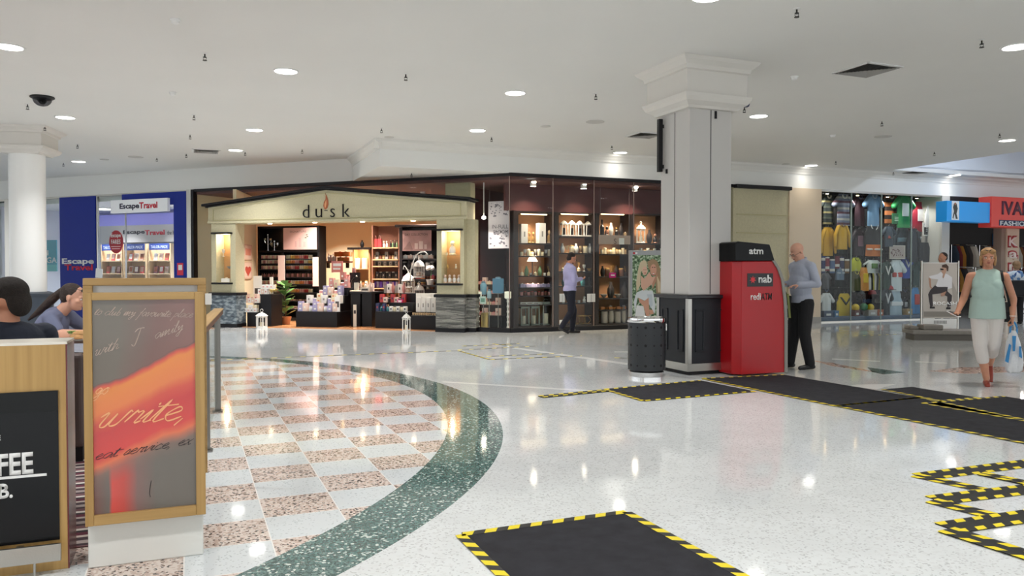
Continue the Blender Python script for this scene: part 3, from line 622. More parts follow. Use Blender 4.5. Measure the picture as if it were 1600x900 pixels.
# rear frame with white back panel
c0,c1=.13,.21
rx0=FS.at(129,440,c0)[0]; rx1=FS.at(322,440,c0)[0]; rz=FS.at(225,434.5,c0)[1]
b=B(); b.box(rx0,rx1,c0,c1,rz-.035,rz); b.box(rx0,rx0+.04,c0,c1,.36,rz-.035); b.box(rx1-.04,rx1,c0,c1,.36,rz-.035); obj('rear_frame',b,M_oakx,t,bevel=.003)
obj('rear_panel',B().box(rx0+.04,rx1-.04,c0+.03,c0+.05,.34,rz-.035),M_whiteplastic,t)
obj('spacer',B().box(ax0+.06,ax1-.06,.05,c0,.34,.9),mat('spacer_grey','6D665F',.6),t)
o=tag(obj('tag_card',B().box(0,.03,0,.002,0,.055).box(.004,.026,-.0006,0,.008,.012).box(.004,.026,-.0006,0,.022,.026).box(.004,.026,-.0006,0,.036,.04),[M_paper],loc=FS.w(rx1-.005,c0-.01,1.19),rz=FS.yaw),'small white card fixed to the right edge of the framed sign','card')
# ================================================================ COFFEE COUNTER
FC=Fr(FL(106.5,888),22.6)
t=thing('cafe_counter','oak cafe counter end with black coffee sign at lower left','counter',FC.w(0,0),FC.yaw)
zc=1.035; M_oak2=wood('oak_counter','BF9A5E','AB864C','z',1,.4)
obj('body',B().box(-1.25,0,0,.24,0,zc-.012),M_oak2,t,bevel=.002)
obj('side_panel',B().box(0,.006,.0,.24,0,zc-.012),mat('mahogany_laminate','6A2A2A',.25),t)
obj('worktop',B().box(-1.25,.006,0,.24,zc-.012,zc),mat('counter_top','E8E2D6',.3),t)
a1=FC.at(92,700)[0]; z1=FC.at(60,611)[1]; z0=FC.at(60,846)[1]
pn=obj('sign_panel',B().box(-1.2,a1,-.008,0,z0,z1),mat('sign_black','0C0D10',.25,spec=.3),t)
obj('sign_header',B().box(-1.2,a1,-.012,-.008,FC.at(60,643)[1],z1),mat('sign_black2','08090A',.3,spec=.3),pn)
def cx(px,py): return FC.at(px,py,-.009)
le=cx(52,725); z0_,z1_=cx(30,742)[1],cx(30,707)[1]; lw=(cx(52,725)[0]-cx(0,725)[0])/2.42
text('lettering','COFFEE',le[0]-lw*6.3,le[0],z0_,z1_,-.0085,M_whiteplastic,pn,.03,0,.002)
obj('underline',B().box(le[0]-lw*6.3,cx(73,742)[0],-.0105,-.0085,cx(40,746)[1],cx(40,742)[1]),M_whiteplastic,pn)
z0_,z1_=cx(10,779)[1],cx(10,755)[1]; text('lettering','CLUB.',cx(20,760)[0]-lw*3.8,cx(20,760)[0],z0_,z1_,-.0085,M_whiteplastic,pn,.03,0,.002)
text('lettering','THE',cx(1,684)[0]-.09,cx(1,684)[0],cx(1,688)[1],cx(1,680)[1],-.0085,M_whiteplastic,pn,.02,0,.002)
b=B(); zA,zB=FC.at(50,880,-.06)[1],FC.at(50,853,-.06)[1]; b.box(-1.25,FC.at(96,860,-.06)[0],-.075,-.055,zA,zB); b.box(-.2,-.17,-.055,0,zA+.01,zB-.01); b.box(-.9,-.87,-.055,0,zA+.01,zB-.01); obj('kick_rail',b,M_steel,t,bevel=.003)
obj('rail_post',B().cyl(FC.at(54,885,-.065)[0],-.065,0,zA,.006),M_steel,t)
# ================================================================ BALUSTRADE
p1=Vector(FL(322.5,705)); p2=Vector(FL(340.5,643)); d=(p2-p1).normalized(); yw=math.atan2(d.y,d.x)
t=thing('balustrade','timber handrail on flat steel posts behind the framed sign','railing',(p1.x,p1.y,0),yw)
Lp=(p2-p1).length; HR=.985
b=B(); b.box(-1.2,Lp+.35,-.045,.045,HR-.012,HR+.0); obj('handrail_cap',b,M_oakx,t,bevel=.004); obj('handrail',B().box(-1.2,Lp+.35,-.04,.04,HR-.055,HR-.012),mat('rail_edge','6B4632',.5,var=.4,vscale=30),t)
for k,a in enumerate((-1.0,0,Lp)):
    obj('post',B().box(a-.004,a+.012,-.028,.028,.012,HR-.055),M_steeldark,t,bevel=.002); obj('post_foot',B().box(a-.05,a+.05,-.045,.045,0,.012).cyl(a+.03,-.025,.012,.02,.008).cyl(a-.03,.025,.012,.02,.008),M_steeldark,t)
b=B(); b.box(.03,Lp-.03,-.004,.004,.1,HR-.08); obj('glass_panel',b,M_glass,t)
# ================================================================ CAFE FURNITURE BEHIND
def carpet():
    b=NB('striped_carpet',.95); x,y,z=b.sep(b.tc.outputs['Object']); f=b.math('FRACT',b.math('DIVIDE',b.math('ADD',y,5.0),.34))
    return b.col(b.ramp(f,[(0,'3A2A30'),(.15,'B7A9A2'),(.25,'5A2234'),(.4,'2E2A2E'),(.5,'CFC6C0'),(.6,'6B4A4E'),(.75,'3A2A30'),(.85,'9A8E8A')],True))
o=obj('carpet',B().box(-2.6,0,0,4.6,.0005,.006),carpet(),loc=FC.w(.14,.28,0),rz=FC.yaw); tag(o,'striped maroon and grey carpet under the cafe seats','carpet')
tx,ty=-4.0,7.2
t=thing('cafe_table','brown cafe table with papers and food beside the leaning woman','table',(tx,ty,0),R(8))
obj('tabletop',B().box(-.10,.95,-.35,.35,.72,.755),mat('table_brown','6B4A38',.35,var=.2,vscale=5),t,bevel=.006); obj('pedestal',B().cyl(.35,0,.03,.72,.035),M_black,t,smooth=True); obj('base',B().lathe([(.26,0),(.26,.015),(.04,.03)],.35,0,28),M_black,t,smooth=True)
o=tag(obj('paper_sheet',B().box(-.13,.13,-.18,.18,0,.003),M_paper,loc=(-3.93,6.96,.7555),rz=R(12)),'white sheet of paper on the cafe table','paper')
t=thing('menu_card','folded blue topped menu card standing on the cafe table','menu card',(-3.80,7.08,.7555),R(-8))
b=B(); b.box(-.09,.09,-.002,.002,0,.225,Matrix.Translation((0,-.03,0))@Matrix.Rotation(R(-8),4,'X')); b.box(-.09,.09,-.002,.002,0,.225,Matrix.Translation((0,.03,0))@Matrix.Rotation(R(8),4,'X')); obj('card',b,cm('E6E0E2'),t)
b=B(); b.box(-.09,.09,-.0035,-.0021,.19,.222,Matrix.Translation((0,-.03,0))@Matrix.Rotation(R(-8),4,'X')); obj('blue_band',b,cm('2C8FC4'),t)
b=B(); 
for (x,z,r) in ((-.04,.11,.022),(-.01,.09,.015),(.03,.14,.02),(.0,.05,.018)): b.box(x-r,x+r,-.0035,-.0021,z-r*.7,z+r*.7,Matrix.Translation((0,-.03,0))@Matrix.Rotation(R(-8),4,'X'))
obj('picture',b,cm('7A6468'),t)
t=thing('sandwich','filled sandwich roll with green salad on white plate','food',(-3.78,6.80,.7555))
obj('plate',B().lathe([(.07,0),(.12,.012),(.125,.015),(.07,.006)],seg=28),M_whiteplastic,t,smooth=True); obj('bread',B().ell((0,0,.035),(.075,.05,.028)).ell((.02,0,.06),(.07,.045,.025)),mat('bread_crust','C99A66',.8,var=.3,vscale=25),t,smooth=True)
b=B(); random.seed(3)
for k in range(10): b.ell((-.05+random.uniform(-.04,.05),random.uniform(-.04,.04),.06+random.uniform(-.01,.02)),(.02,.015,.006),None,8,5)
obj('salad',b,mat('lettuce','6F8F45',.6,var=.4,vscale=60),t,smooth=True)
t=thing('leather_bench','brown leather cafe bench seat behind the framed sign','bench',(-3.25,5.75,0),R(22))
obj('seat',B().box(-.55,.12,-.3,.3,.12,.45),mat('brown_leather','4B3B38',.5),t,bevel=.03,seg=3); obj('backrest',B().box(-.55,.12,-.38,-.26,.12,.78),mat('brown_leather','4B3B38',.5),t,bevel=.03,seg=3)
obj('foot_rail',B().box(-.53,.1,-.28,.28,0,.12),M_black,t)
t=thing('throw_cushion','grey cushion lying on the brown leather cafe bench','cushion',(-3.27,5.83,.57),R(22)); 
obj('cushion_body',B().ell((0,0,0),(.2,.17,.115),None,24,14),mat('cushion_grey','8A8280',.9,var=.15,vscale=12),t,smooth=True)
# far items: planter bench at right, poster banner
FBn=Fr(FL(1426,532),-6)
t=thing('low_bench','low grey stone bench seat right of the sports window','bench',FBn.w(0,0),FBn.yaw)
wB=1.35; obj('slab',B().box(0,wB,0,.55,.12,.20),mat('bench_stone','8E8880',.6,var=.12,vscale=14),t,bevel=.015); obj('plinth',B().box(.05,wB-.05,.05,.5,0,.12),mat('bench_stone_dark','6E6962',.7),t); obj('cushion_block',B().box(.25,.62,.1,.45,.20,.30),mat('bench_stone','8E8880',.6),t,bevel=.02)
obj('cushion_block',B().box(.02,.2,.2,.5,.20,.27),mat('bench_stone','8E8880',.6),t,bevel=.02)
FBa=Fr(FL(1440,519),-2)
t=thing('banner_poster','framed poster of a squatting man in white shirt','poster display',FBa.w(0,0),FBa.yaw)
wB=FBa.at(1497,450)[0]; zt=FBa.at(1460,411)[1]; zb=FBa.at(1460,497)[1]
pan=obj('poster',B().box(.02,wB-.02,.0,.02,zb,zt),mat('poster_grey','C4BCB4',.35),t); b=B(); b.box(-.02,.005,-.005,.03,0,zt+.05); b.box(wB-.005,wB+.02,-.005,.03,0,zt+.05); obj('side_pole',b,M_steel,t); obj('top_rail',B().box(0,wB,-.004,.026,zt-.005,zt+.01),M_whiteplastic,t); obj('base',B().box(-.05,wB+.05,-.15,.18,0,.04),mat('bench_stone_dark','6E6962',.7),t); obj('lower_panel',B().box(.02,wB-.02,.0,.02,.05,zb-.01),M_whiteplastic,t)
Z8=lambda X,Y:(1430+X/6,380+Y/6)
def P8(*l): return [Z8(*p) for p in l]
its=[('A8A098',P8((330,320),(400,480),(400,560),(360,560))),('8E8880',P8((80,640),(400,640),(400,690),(80,690))),
('E2E0E4',P8((210,290),(240,270),(300,290),(345,320),(345,420),(300,430),(190,410),(215,340),(140,330),(130,310))),
('B88E78',P8((125,325),(145,330),(150,410),(180,440),(170,455),(135,410))),('3B3438',P8((185,395),(210,410),(305,410),(300,450),(345,490),(335,590),(300,600),(300,500),(240,470),(160,480),(165,590),(140,600),(120,480),(140,440))),
('C09A84',('e',*Z8(268,250),4,6.5)),('4A3328',P8((250,205),(290,195),(312,220),(308,262),(296,262),(290,232),(250,225))),('1A1616',P8((232,236),(265,240),(262,254),(236,250))),('C09A84',P8((262,280),(285,270),(265,330),(255,320))),
('B88E78',P8((240,470),(290,450),(275,490),(240,500))),('201C1E',P8((135,595),(180,595),(185,612),(135,612))),('201C1E',P8((290,600),(330,600),(330,618),(285,618)))]
art(pan,'printed_figure',FBa,0,its,(0,0),.001)
a0,z0_=FBa.at(*Z8(165,580)); a1_,z1_=FBa.at(*Z8(385,548)); text('lettering','ROCASH',a0,a1_,z0_,z1_,-.016,mat('bright_print','FFFFFF',.4),pan,.012,0,.001)
b=B(); a0,z0_=FBa.at(*Z8(175,755)); a1_,z1_=FBa.at(*Z8(300,725))
for k in range(9): b.box(a0+(a1_-a0)*k/9,a0+(a1_-a0)*(k+.6)/9,-.002,0,z0_,z1_)
obj('caption_marks',b,cm('8C8C8C'),t)
# ================================================================ CANDLE SHOP: shell
M_shopceil=mat('shop_ceiling','6B4644',.6); M_floorwood=wood('shop_floor_wood','C08A5E','9C6A44','x',.3,.25)
def wpoly(*l): return [p[:2] for p in l]
# shop ceiling and floor (plan polygon)
plan=[FLf.w(-9.1,.08)[:2],FLf.w(-.05,.12)[:2],FR.w(5.2,.1)[:2],FR.w(8.0,.1)[:2],FR.w(8.0,6)[:2],(1.5,25.5),(-6,26.5)]
struct('wall_back',B().prismz(plan,3.42,3.52),M_shopceil)
struct('trim_12',B().prismz([FP.w(-5.75,.12)[:2],FP.w(-.7,.12)[:2],(-1.0,25),(-7.4,26)],.001,.012),M_floorwood)
def wallseg(name,p,q,z0,z1,m,t=.1):
    p=Vector(p[:2]);q=Vector(q[:2]); d=(q-p).normalized(); n=Vector((-d.y,d.x))*t
    return struct(name,B().prismz([tuple(p),tuple(q),tuple(q+n),tuple(p+n)],z0,z1),m)
wallseg('wall_shop_left',FLf.w(-9.12,.1),FLf.w(-8.6,5.5),0,3.5,M_creamwall)
wallseg('wall_shop_back',FLf.w(-8.9,4.9),(1.6,25.3),0,3.5,M_creamwall)
wallseg('wall_shop_right',(1.6,25.3),FR.w(8.0,6),0,3.5,M_maroon)
wallseg('wall_shop_end',FR.w(6.05,.1),FR.w(7.2,6),0,3.5,M_maroon)
IW1=FP.w(FP.a(370,.40),.40); IW2=FP.w(FP.a(402,2.55),2.9)
IWE=FP.w(FP.a(402,2.55)-.03,2.55)
wallseg('wall_shop_inner',IW1,IWE,0,3.4,M_creamwall,.08)
# partition behind the right-hand pilaster between the two halves of the shop
wallseg('wall_shop_middle',FP.w(-.45,.9),FP.w(.6,5.2),0,3.4,M_maroon,.08)
# ---------------------------------------------------------------- shopfront glass
def pane(fr,a0,a1,z0,z1,name,b=.03,rail=True):
    g=struct(name,B().box(a0+.006,a1-.006,b,b+.012,z0,z1),M_glass,loc=fr.w(0,0),rz=fr.yaw)
    return g
seams=[0,FR.a(865),FR.a(929),FR.a(991),FR.a(1058),FR.a(1100),FR.a(1146)]
for i in range(len(seams)-1): pane(FR,seams[i],seams[i+1],.1,GH-.06,'window_%d'%(i+1))
ls=[-9.06,FLf.a(333),-6.6,-4.4,-2.2,-.85,0]
for i in range(len(ls)-1):
    lo=.1 if i in (0,5) else 3.05
    pane(FLf,ls[i],ls[i+1],lo if i in (0,5) else 2.98,GH-.06,'window_%d'%(11+i))
b=B(); b.box(0,7.85,-.02,.06,GH-.06,GH+.01); b.box(0,7.85,-.01,.07,0,.1); struct('trim_13',b,M_black,loc=FR.w(0,0),rz=FR.yaw,bevel=.004)
b=B(); b.box(-9.1,0,-.02,.06,GH-.06,GH+.01); b.box(-9.1,FLf.a(333),-.01,.07,0,.1); b.box(-.8,0,-.01,.07,0,.1); struct('trim_14',b,M_black,loc=FLf.w(0,0),rz=FLf.yaw,bevel=.004)
M_seam=mat('glass_edge','8F7A72',.3)
b=B()
for s_ in seams[:-1]: b.box(s_-.008,s_+.008,.025,.045,.1,GH-.06)
struct('trim_15',b,M_seam,loc=FR.w(0,0),rz=FR.yaw)
b=B().box(-9.16,-9.09,-.04,.1,0,GH).add(0); struct('trim_16',b,M_black,loc=FLf.w(0,0),rz=FLf.yaw); struct('trim_17',B().box(-9.32,-9.17,-.05,.1,0,GH),M_steel,loc=FLf.w(0,0),rz=FLf.yaw)
# ---------------------------------------------------------------- portico
t=thing('shop_portico','cream gabled candle shop portico with stone-clad pillars and dark roofline','shopfront',FP.w(0,0),FP.yaw)
A0,A1,AP=-6.61,.07,-3.4
b=B().prism([(A0,2.53),(A0,2.93),(AP,3.27),(A1,2.93),(A1,2.53)],0,.5); obj('pediment',b,M_cream,t,bevel=.01)
def roofstrip(z0,z1,y0,y1,ov,m,name):
    b=B(); b.prism([(A0-ov,2.92+z0),(AP,3.27+z0),(AP,3.27+z1),(A0-ov,2.92+z1)],y0,y1); b.prism([(AP,3.27+z0),(A1+ov,2.92+z0),(A1+ov,2.92+z1),(AP,3.27+z1)],y0,y1); return obj(name,b,m,t,bevel=.006)
roofstrip(.0,.03,-.05,.5,.05,M_black,'roof_moulding'); roofstrip(.03,.085,-.10,.5,.12,M_black,'roof_edge')
b=B(); y=-.015; x0,x1=A0+.14,A1-.14
b.box(x0,x1,y,0,2.60,2.62); b.prism([(x0,2.62),(x0+.02,2.62),(x0+.02,2.88),(x0,2.88)],y,0); b.prism([(x1-.02,2.62),(x1,2.62),(x1,2.88),(x1-.02,2.88)],y,0)
b.prism([(x0,2.87),(AP,3.19),(AP,3.21),(x0,2.89)],y,0); b.prism([(AP,3.19),(x1,2.87),(x1,2.89),(AP,3.21)],y,0)
obj('pediment_moulding',b,mat('cream_dark_trim','BDB58C',.7),t)  # mouldings in a slightly darker cream than the render
obj('fascia_band',B().box(A0,A1,-.03,0,2.53,2.585),M_cream,t,bevel=.004)
for ch,p0,p1 in (('d',474,484),('u',494,504),('s',517,524),('k',536,547)):
    zt=FP.z(510,{'d':319.5,'k':319.5}.get(ch,326)); zb=FP.z(510,339.5)
    o=text('lettering',ch,FP.a(p0),FP.a(p1),zb,zt,-.003,M_black,t,-.012,0,.02)
fl=[(507.5,327),(505.8,322),(506.5,316),(509.2,311),(509.5,305),(508.5,302),(511.2,307),(513,313),(513.4,319),(511.5,325),(509.5,327)]
obj('flame_emblem',B().prism([FP.at(*p) for p in fl],-.02,-.003),mat('flame_copper','B4613A',.4),t); obj('flame_emblem',B().prism([FP.at(*p) for p in [(508,325),(507.5,319),(510.5,312),(510.8,318),(509.5,324)]],-.024,-.02),mat('flame_light','E8A878',.4),t)
obj('accent_bar',B().prism([FP.at(507,329.5),FP.at(512,329.5),FP.at(512,328.4),FP.at(507,328.4)],-.01,-.003),M_black,t)
M_stone=None
def stone_mat():
    b=NB('stacked_stone',.8); v=b.map((3.2,3.2,26)); n=b.vor(1.0,v,'Color'); s=b.sep(n)[0]; e=b.vor(1.0,v,'Distance','DISTANCE_TO_EDGE'); nn=b.noise(30,None,6)
    b.bump(b.math('ADD',b.math('MULTIPLY',e,1.5),b.math('MULTIPLY',nn,.5)),1.0,.03)
    return b.col(b.ramp(b.math('ADD',b.math('MULTIPLY',s,.7),b.math('MULTIPLY',nn,.3)),[(.1,'565755'),(.4,'73736F'),(.62,'8E8D87'),(.9,'A5A49C')]))
M_stone=stone_mat()
def marble():
    b=NB('blue_slate',.45); n=b.noise(7.0,b.map((1,1,2.5)),8); return b.col(b.ramp(n,[(.35,'3F4A55'),(.5,'66737D'),(.6,'98A2A8')]))
M_slate=marble()
warm=(1,.82,.62)
def pilaster(x0,x1,nx0,nx1,sm,dep,lab):
    nz0,nz1=FP.z(350,443) ,FP.z(350,366)
    nz0,nz1=1.10,2.27
    b=B(); b.box(x0,nx0,0,dep,.85,2.53); b.box(nx1,x1,0,dep,.85,2.53); b.box(nx0,nx1,0,dep,.85,nz0); b.box(nx0,nx1,0,dep,nz1,2.53); b.box(nx0,nx1,dep-.04,dep,nz0,nz1)
    obj('pillar',b,M_cream,t); b=B().box(x0-.02,x1+.02,-.02,dep+.02,.09,.78); obj('stone_base',b,sm,t)
    obj('plinth',B().box(x0-.03,x1+.03,-.03,dep+.02,0,.09),M_black,t); obj('base_ledge',B().box(x0-.06,x1+.06,-.06,dep+.02,.78,.85),M_black,t,bevel=.012)
    for z in (nz0-.05,nz1): 
        l=obj('niche_ledge',B().box(nx0-.09,nx1+.07,-.09,.0,z,z+.045),M_black,t,bevel=.01)
    obj('niche_lining',B().box(nx0+.001,nx1-.001,dep-.05,dep-.041,nz0,nz1),mat('niche_warm','C99A6A',.6),t)
    for z in (1.42,1.72): obj('glass_shelf',B().box(nx0+.002,nx1-.002,.03,dep-.055,z,z+.008),M_glass,t)
    lamp(t,'POINT',warm,7,((nx0+nx1)/2,.1,nz1-.08),.03,name='niche_bulb')
    return nx0,nx1
pilaster(-6.52,-5.84,FP.a(338),FP.a(360),M_slate,.36,'l'); pilaster(-.645,0,FP.a(690),FP.a(719),M_stone,.40,'r')
for (nm_,z0_,z1_,m_,g_) in (('pillar_return',.85,2.53,M_cream,0),('stone_return',.09,.78,M_stone,.02),('plinth_return',0,.09,M_black,.03),('ledge_return',.78,.85,M_black,.05)): obj(nm_,B().box(.0,.20+g_,.18-g_,.42,z0_,z1_),m_,t)
# soffit lamps under the pediment
for px in (414,485,560,640): lamp(t,'SPOT',(1,.9,.78),15,(FP.a(px),.25,2.5),.05,name='soffit_bulb',spot=110); obj('soffit_light',B().cyl(FP.a(px),.22,2.515,2.53,.05),mat('soffit_lens','FFFFFF',.5,emit=14,ecol='FFE2B8'),t)
# cream pier rising behind the portico at right
q=FLf.at(696,300,.35)[0]; q2=FLf.at(735,300,.35)[0]
struct('wall_pier',B().box(q,q2,.35,.6,2.4,3.42),M_cream,loc=FLf.w(0,0),rz=FLf.yaw)
# ================================================================ small goods: shared shapes
GM={}
def gmesh(kind,*cols):
    k=(kind,)+cols
    if k in GM: return GM[k]
    b=B(); ms=[cm(c,.45) for c in cols]
    def two(): b.mi=1 if len(ms)>1 else 0
    if kind=='jar': b.lathe([(.036,0),(.04,.005),(.04,.085),(.036,.09)],seg=12); two(); b.lathe([(.038,.09),(.038,.105),(.01,.108)],seg=12)
    elif kind=='jarbig': b.lathe([(.05,0),(.055,.006),(.055,.13),(.05,.135)],seg=14); two(); b.lathe([(.052,.135),(.052,.155),(.01,.16)],seg=14)
    elif kind=='box': b.box(-.05,.05,-.05,.05,0,.1); two(); b.box(-.022,.022,-.0515,-.05,.035,.065)
    elif kind=='carton': b.box(-.05,.05,-.05,.05,0,.16); two(); b.box(-.018,.018,-.052,-.05,.06,.10)
    elif kind=='tall': b.box(-.055,.055,-.055,.055,0,.3); two(); b.box(-.012,.012,-.057,-.055,.1,.18)
    elif kind=='bottle': b.lathe([(.028,0),(.03,.004),(.03,.07),(.01,.09),(.01,.11)],seg=10); two(); b.lathe([(.013,.11),(.013,.13),(.004,.131)],seg=10)
    elif kind=='diffuser': 
        b.lathe([(.035,0),(.035,.06),(.012,.08),(.012,.09)],seg=10); two()
        for i in range(5): b.tube([(0,0,.06),(.03*math.cos(i*1.3),.03*math.sin(i*1.3),.2)],.003,4)
    elif kind=='pillar': b.lathe([(.04,0),(.04,.13),(.034,.135),(.005,.13)],seg=14); two(); b.cyl(0,0,.13,.15,.003,seg=5)
    elif kind=='votive': b.lathe([(.026,0),(.033,.06),(.03,.06),(.028,.03),(.005,.03)],seg=12)
    elif kind=='gift': b.box(-.08,.08,-.06,.06,0,.07); two(); b.box(-.082,.082,-.012,.012,-.0,.072); b.ell((0,0,.08),(.03,.015,.012),None,8,5)
    elif kind=='glass': b.lathe([(.03,0),(.03,.004),(.005,.01),(.005,.06),(.03,.09),(.034,.15)],seg=12); 
    elif kind=='bowl': b.lathe([(.03,0),(.09,.06),(.095,.065),(.085,.06),(.02,.012)],seg=16)
    elif kind=='vase': b.lathe([(.035,0),(.055,.06),(.05,.12),(.02,.17),(.025,.2),(.02,.2),(.012,.17)],seg=14)
    elif kind=='figurine': b.ell((0,0,.05),(.035,.03,.05),None,10,7); two(); b.ell((0,-.01,.12),(.024,.024,.026),None,10,7); b.lathe([(.03,0),(.04,.01),(.03,.02)],seg=12)
    elif kind=='book': b.box(-.06,.06,-.012,.012,0,.16); two(); b.box(-.04,.04,-.013,-.012,.03,.12)
    elif kind=='bag': b.prism([(-.07,0),(.07,0),(.065,.18),(-.065,.18)],-.03,.03); two(); b.tube(smooth_line([(-.03,0,.18),(-.02,0,.24),(.02,0,.24),(.03,0,.18)]),.004,5)
    elif kind=='tealights': b.box(-.09,.09,-.05,.05,0,.05); two(); b.box(-.07,.07,-.0515,-.05,.012,.038)
    me=bpy.data.meshes.new(kind); bmesh.ops.recalc_face_normals(b.b,faces=b.b.faces[:]); b.b.to_mesh(me); b.b.free()
    for m in ms: me.materials.append(m)
    if kind in ('jar','jarbig','bottle','pillar','vase','bowl','glass','figurine','votive','diffuser'):
        for p in me.polygons: p.use_smooth=True
        me.set_sharp_from_angle(angle=R(40))
    GM[k]=me; return me
KN={'jar':('candle_jar','candle jar'),'jarbig':('candle_jar','candle jar'),'box':('gift_box','box'),'carton':('carton','carton'),'tall':('gift_box','tall box'),'bottle':('bottle','bottle'),'diffuser':('reed_diffuser','reed diffuser'),'pillar':('pillar_candle','pillar candle'),'votive':('votive_glass','votive glass'),'gift':('gift_box','gift box'),'glass':('stem_glass','stem glass'),'bowl':('bowl','bowl'),'vase':('vase','vase'),'figurine':('figurine','figurine'),'book':('book','book'),'bag':('gift_bag','gift bag'),'tealights':('tealight_box','tealight box')}
KW={'jar':.08,'jarbig':.11,'box':.1,'carton':.1,'tall':.11,'bottle':.06,'diffuser':.085,'pillar':.08,'votive':.066,'gift':.164,'glass':.07,'bowl':.19,'vase':.11,'figurine':.08,'book':.12,'bag':.14,'tealights':.18}
CN={'pink':'E3A6A0','blush':'EBCFC2','cream':'F0E2C2','yellow':'EBC267','orange':'DE8A4B','red':'B4383A','white':'F2EFEA','lilac':'A9A3C8','blue':'8FB0C4','purple':'6A49C8','dark':'2A2426','brown':'7A5140','grey':'9B9792','green':'6F8F6A','teal':'3E7C86','gold':'B99250','black':'161416','rose':'C98A84','magenta':'D02C86','navy':'26305A','silver':'C9C9C6','tan':'CBAE86'}
def item(kind,cols,p,rz,place,sc=1.0,grp=None):
    nm,cat=KN[kind]; o=bpy.data.objects.new(nm,gmesh(kind,*[CN[c] for c in cols])); COL.objects.link(o); o.location=p; o.rotation_euler=(0,0,rz)
    o.scale=(sc,)*3 if isinstance(sc,(int,float)) else sc
    return tag(o,'small %s %s %s'%(cols[0],cat,place),cat,grp or ('%s %s'%(cat,place))[:70])
def row(fr,b,px0,px1,z,n,kinds,place,sc=1.0,jit=.0,z_px=None,rot=0):
    """n goods standing in a row between two measured positions on a shelf at height z"""
    a0=fr.a(px0,b); a1=fr.a(px1,b); sp=abs(a1-a0)/n
    for i in range(n):
        k=kinds[i%len(kinds)] if not callable(kinds) else kinds(i); kind,cols=k
        x=a0+(a1-a0)*(i+.5)/n; s_=min(sc,sp*.93/KW[kind]) if sp/KW[kind]<sc else sc
        item(kind,cols,fr.w(x,b+random.uniform(-jit,jit),z+.001),fr.yaw+rot+random.uniform(-.04,.04),place,(s_,s_,min(sc,s_*1.6)))
# ================================================================ wall unit with jars (left) in the portico frame
BU=2.55
def aP(px,b=BU): return FP.a(px,b)
def zP(py,b=BU,px=460): return FP.z(px,py,b)
x0,x1=aP(403),aP(499); xm=aP(442)
t=thing('wall_display_unit','black wall unit of candle jars under the pink poster','shelving unit',FP.w(0,BU),FP.yaw)
ztop=zP(353); dp=.38
b=B(); b.box(x0,x1,dp-.02,dp,0,ztop); b.box(x0,x0+.05,0,dp,0,ztop); b.box(x1-.05,x1,0,dp,0,ztop); b.box(xm-.03,xm+.03,0,dp,0,ztop); b.box(x0,x1,0,dp,0,.1); b.box(x0,x1,.0,dp,ztop-.05,ztop); b.box(x0,x1,0,dp,zP(394),zP(391)); obj('carcass',b,M_black,t)
SZ=[]
for i,py in enumerate((404,411.6,420.5,433,444,457,470,483)):
    z=zP(py); SZ.append(z); obj('shelf',B().box(x0+.05,xm-.03,-.02,dp-.02,z-.025,z),M_black,t); obj('shelf',B().box(xm+.03,x1-.05,-.02,dp-.02,z-.025,z),M_black,t)
p_=obj('poster_panel',B().box(xm+.04,x1-.06,-.03,-.01,zP(390),zP(356)),cm('D9AFA8',.5),t)
text('lettering','SIGNATURE',aP(454),aP(480),zP(363.5),zP(360.5),-.0305,cm('7A6058'),p_,.0,0,.001)
b=B(); 
for (px,w,h,c) in ((462,3,9,0),(468,4,14,0),(475,4,8,0),(480,1,14,0)): b.box(aP(px),aP(px+w),-.034,-.03,zP(386),zP(386-h))
obj('print_shapes',b,cm('C9A09C'),p_)
b=B()
for k in range(5): b.ell((aP(480)+.03*math.cos(k*1.3),-.032,zP(370)+.05*math.sin(k*1.9)),(.03,.002,.012),None,8,4)
obj('print_leaves',b,cm('3A4A3A'),p_)
obj('header_strip',B().box(aP(436),aP(446),-.05,-.02,zP(444),zP(399)),cm('E9CFC8'),t); obj('header_strip',B().box(aP(490),aP(498.5),-.05,-.02,zP(447),zP(402)),cm('EBD0C6'),t)
ords=['top','second','third','fourth','fifth','sixth','seventh','lowest']
jc=[('pink','white'),('cream','white'),('rose','cream'),('blush','cream'),('cream','white')]; jc2=[('cream','white'),('yellow','white'),('orange','white'),('pink','white'),('red','cream')]
for i,z in enumerate(SZ[:6]):
    L=lambda k,i=i:(('jar' if i!=3 else 'bottle'),jc[(k+i)%5] if i!=3 else (('brown','dark'),('rose','dark'))[k%2])
    row(FP,BU+.12,408,436,z,8,L,'on the %s shelf left of the pale strip'%ords[i],.92)
    L2=lambda k,i=i:(('jar' if i!=3 else 'jarbig'),jc2[(k//2+i)%5] if i!=3 else (('rose','dark'),('brown','dark'))[k%2])
    row(FP,BU+.12,447,489,z,12 if i!=3 else 10,L2,'on the %s shelf under the pink poster'%ords[i],.95 if i!=3 else .7)
row(FP,BU+.12,448,487,SZ[7],9,lambda k:('box',(('pink','white'),('white','red'))[k%2]),'on the lowest shelf behind the plant',.8)
row(FP,BU+.12,448,487,SZ[6],8,lambda k:('tealights',(('rose','cream'),('dark','pink'))[k%2]),'on the seventh shelf behind the plant',.8)
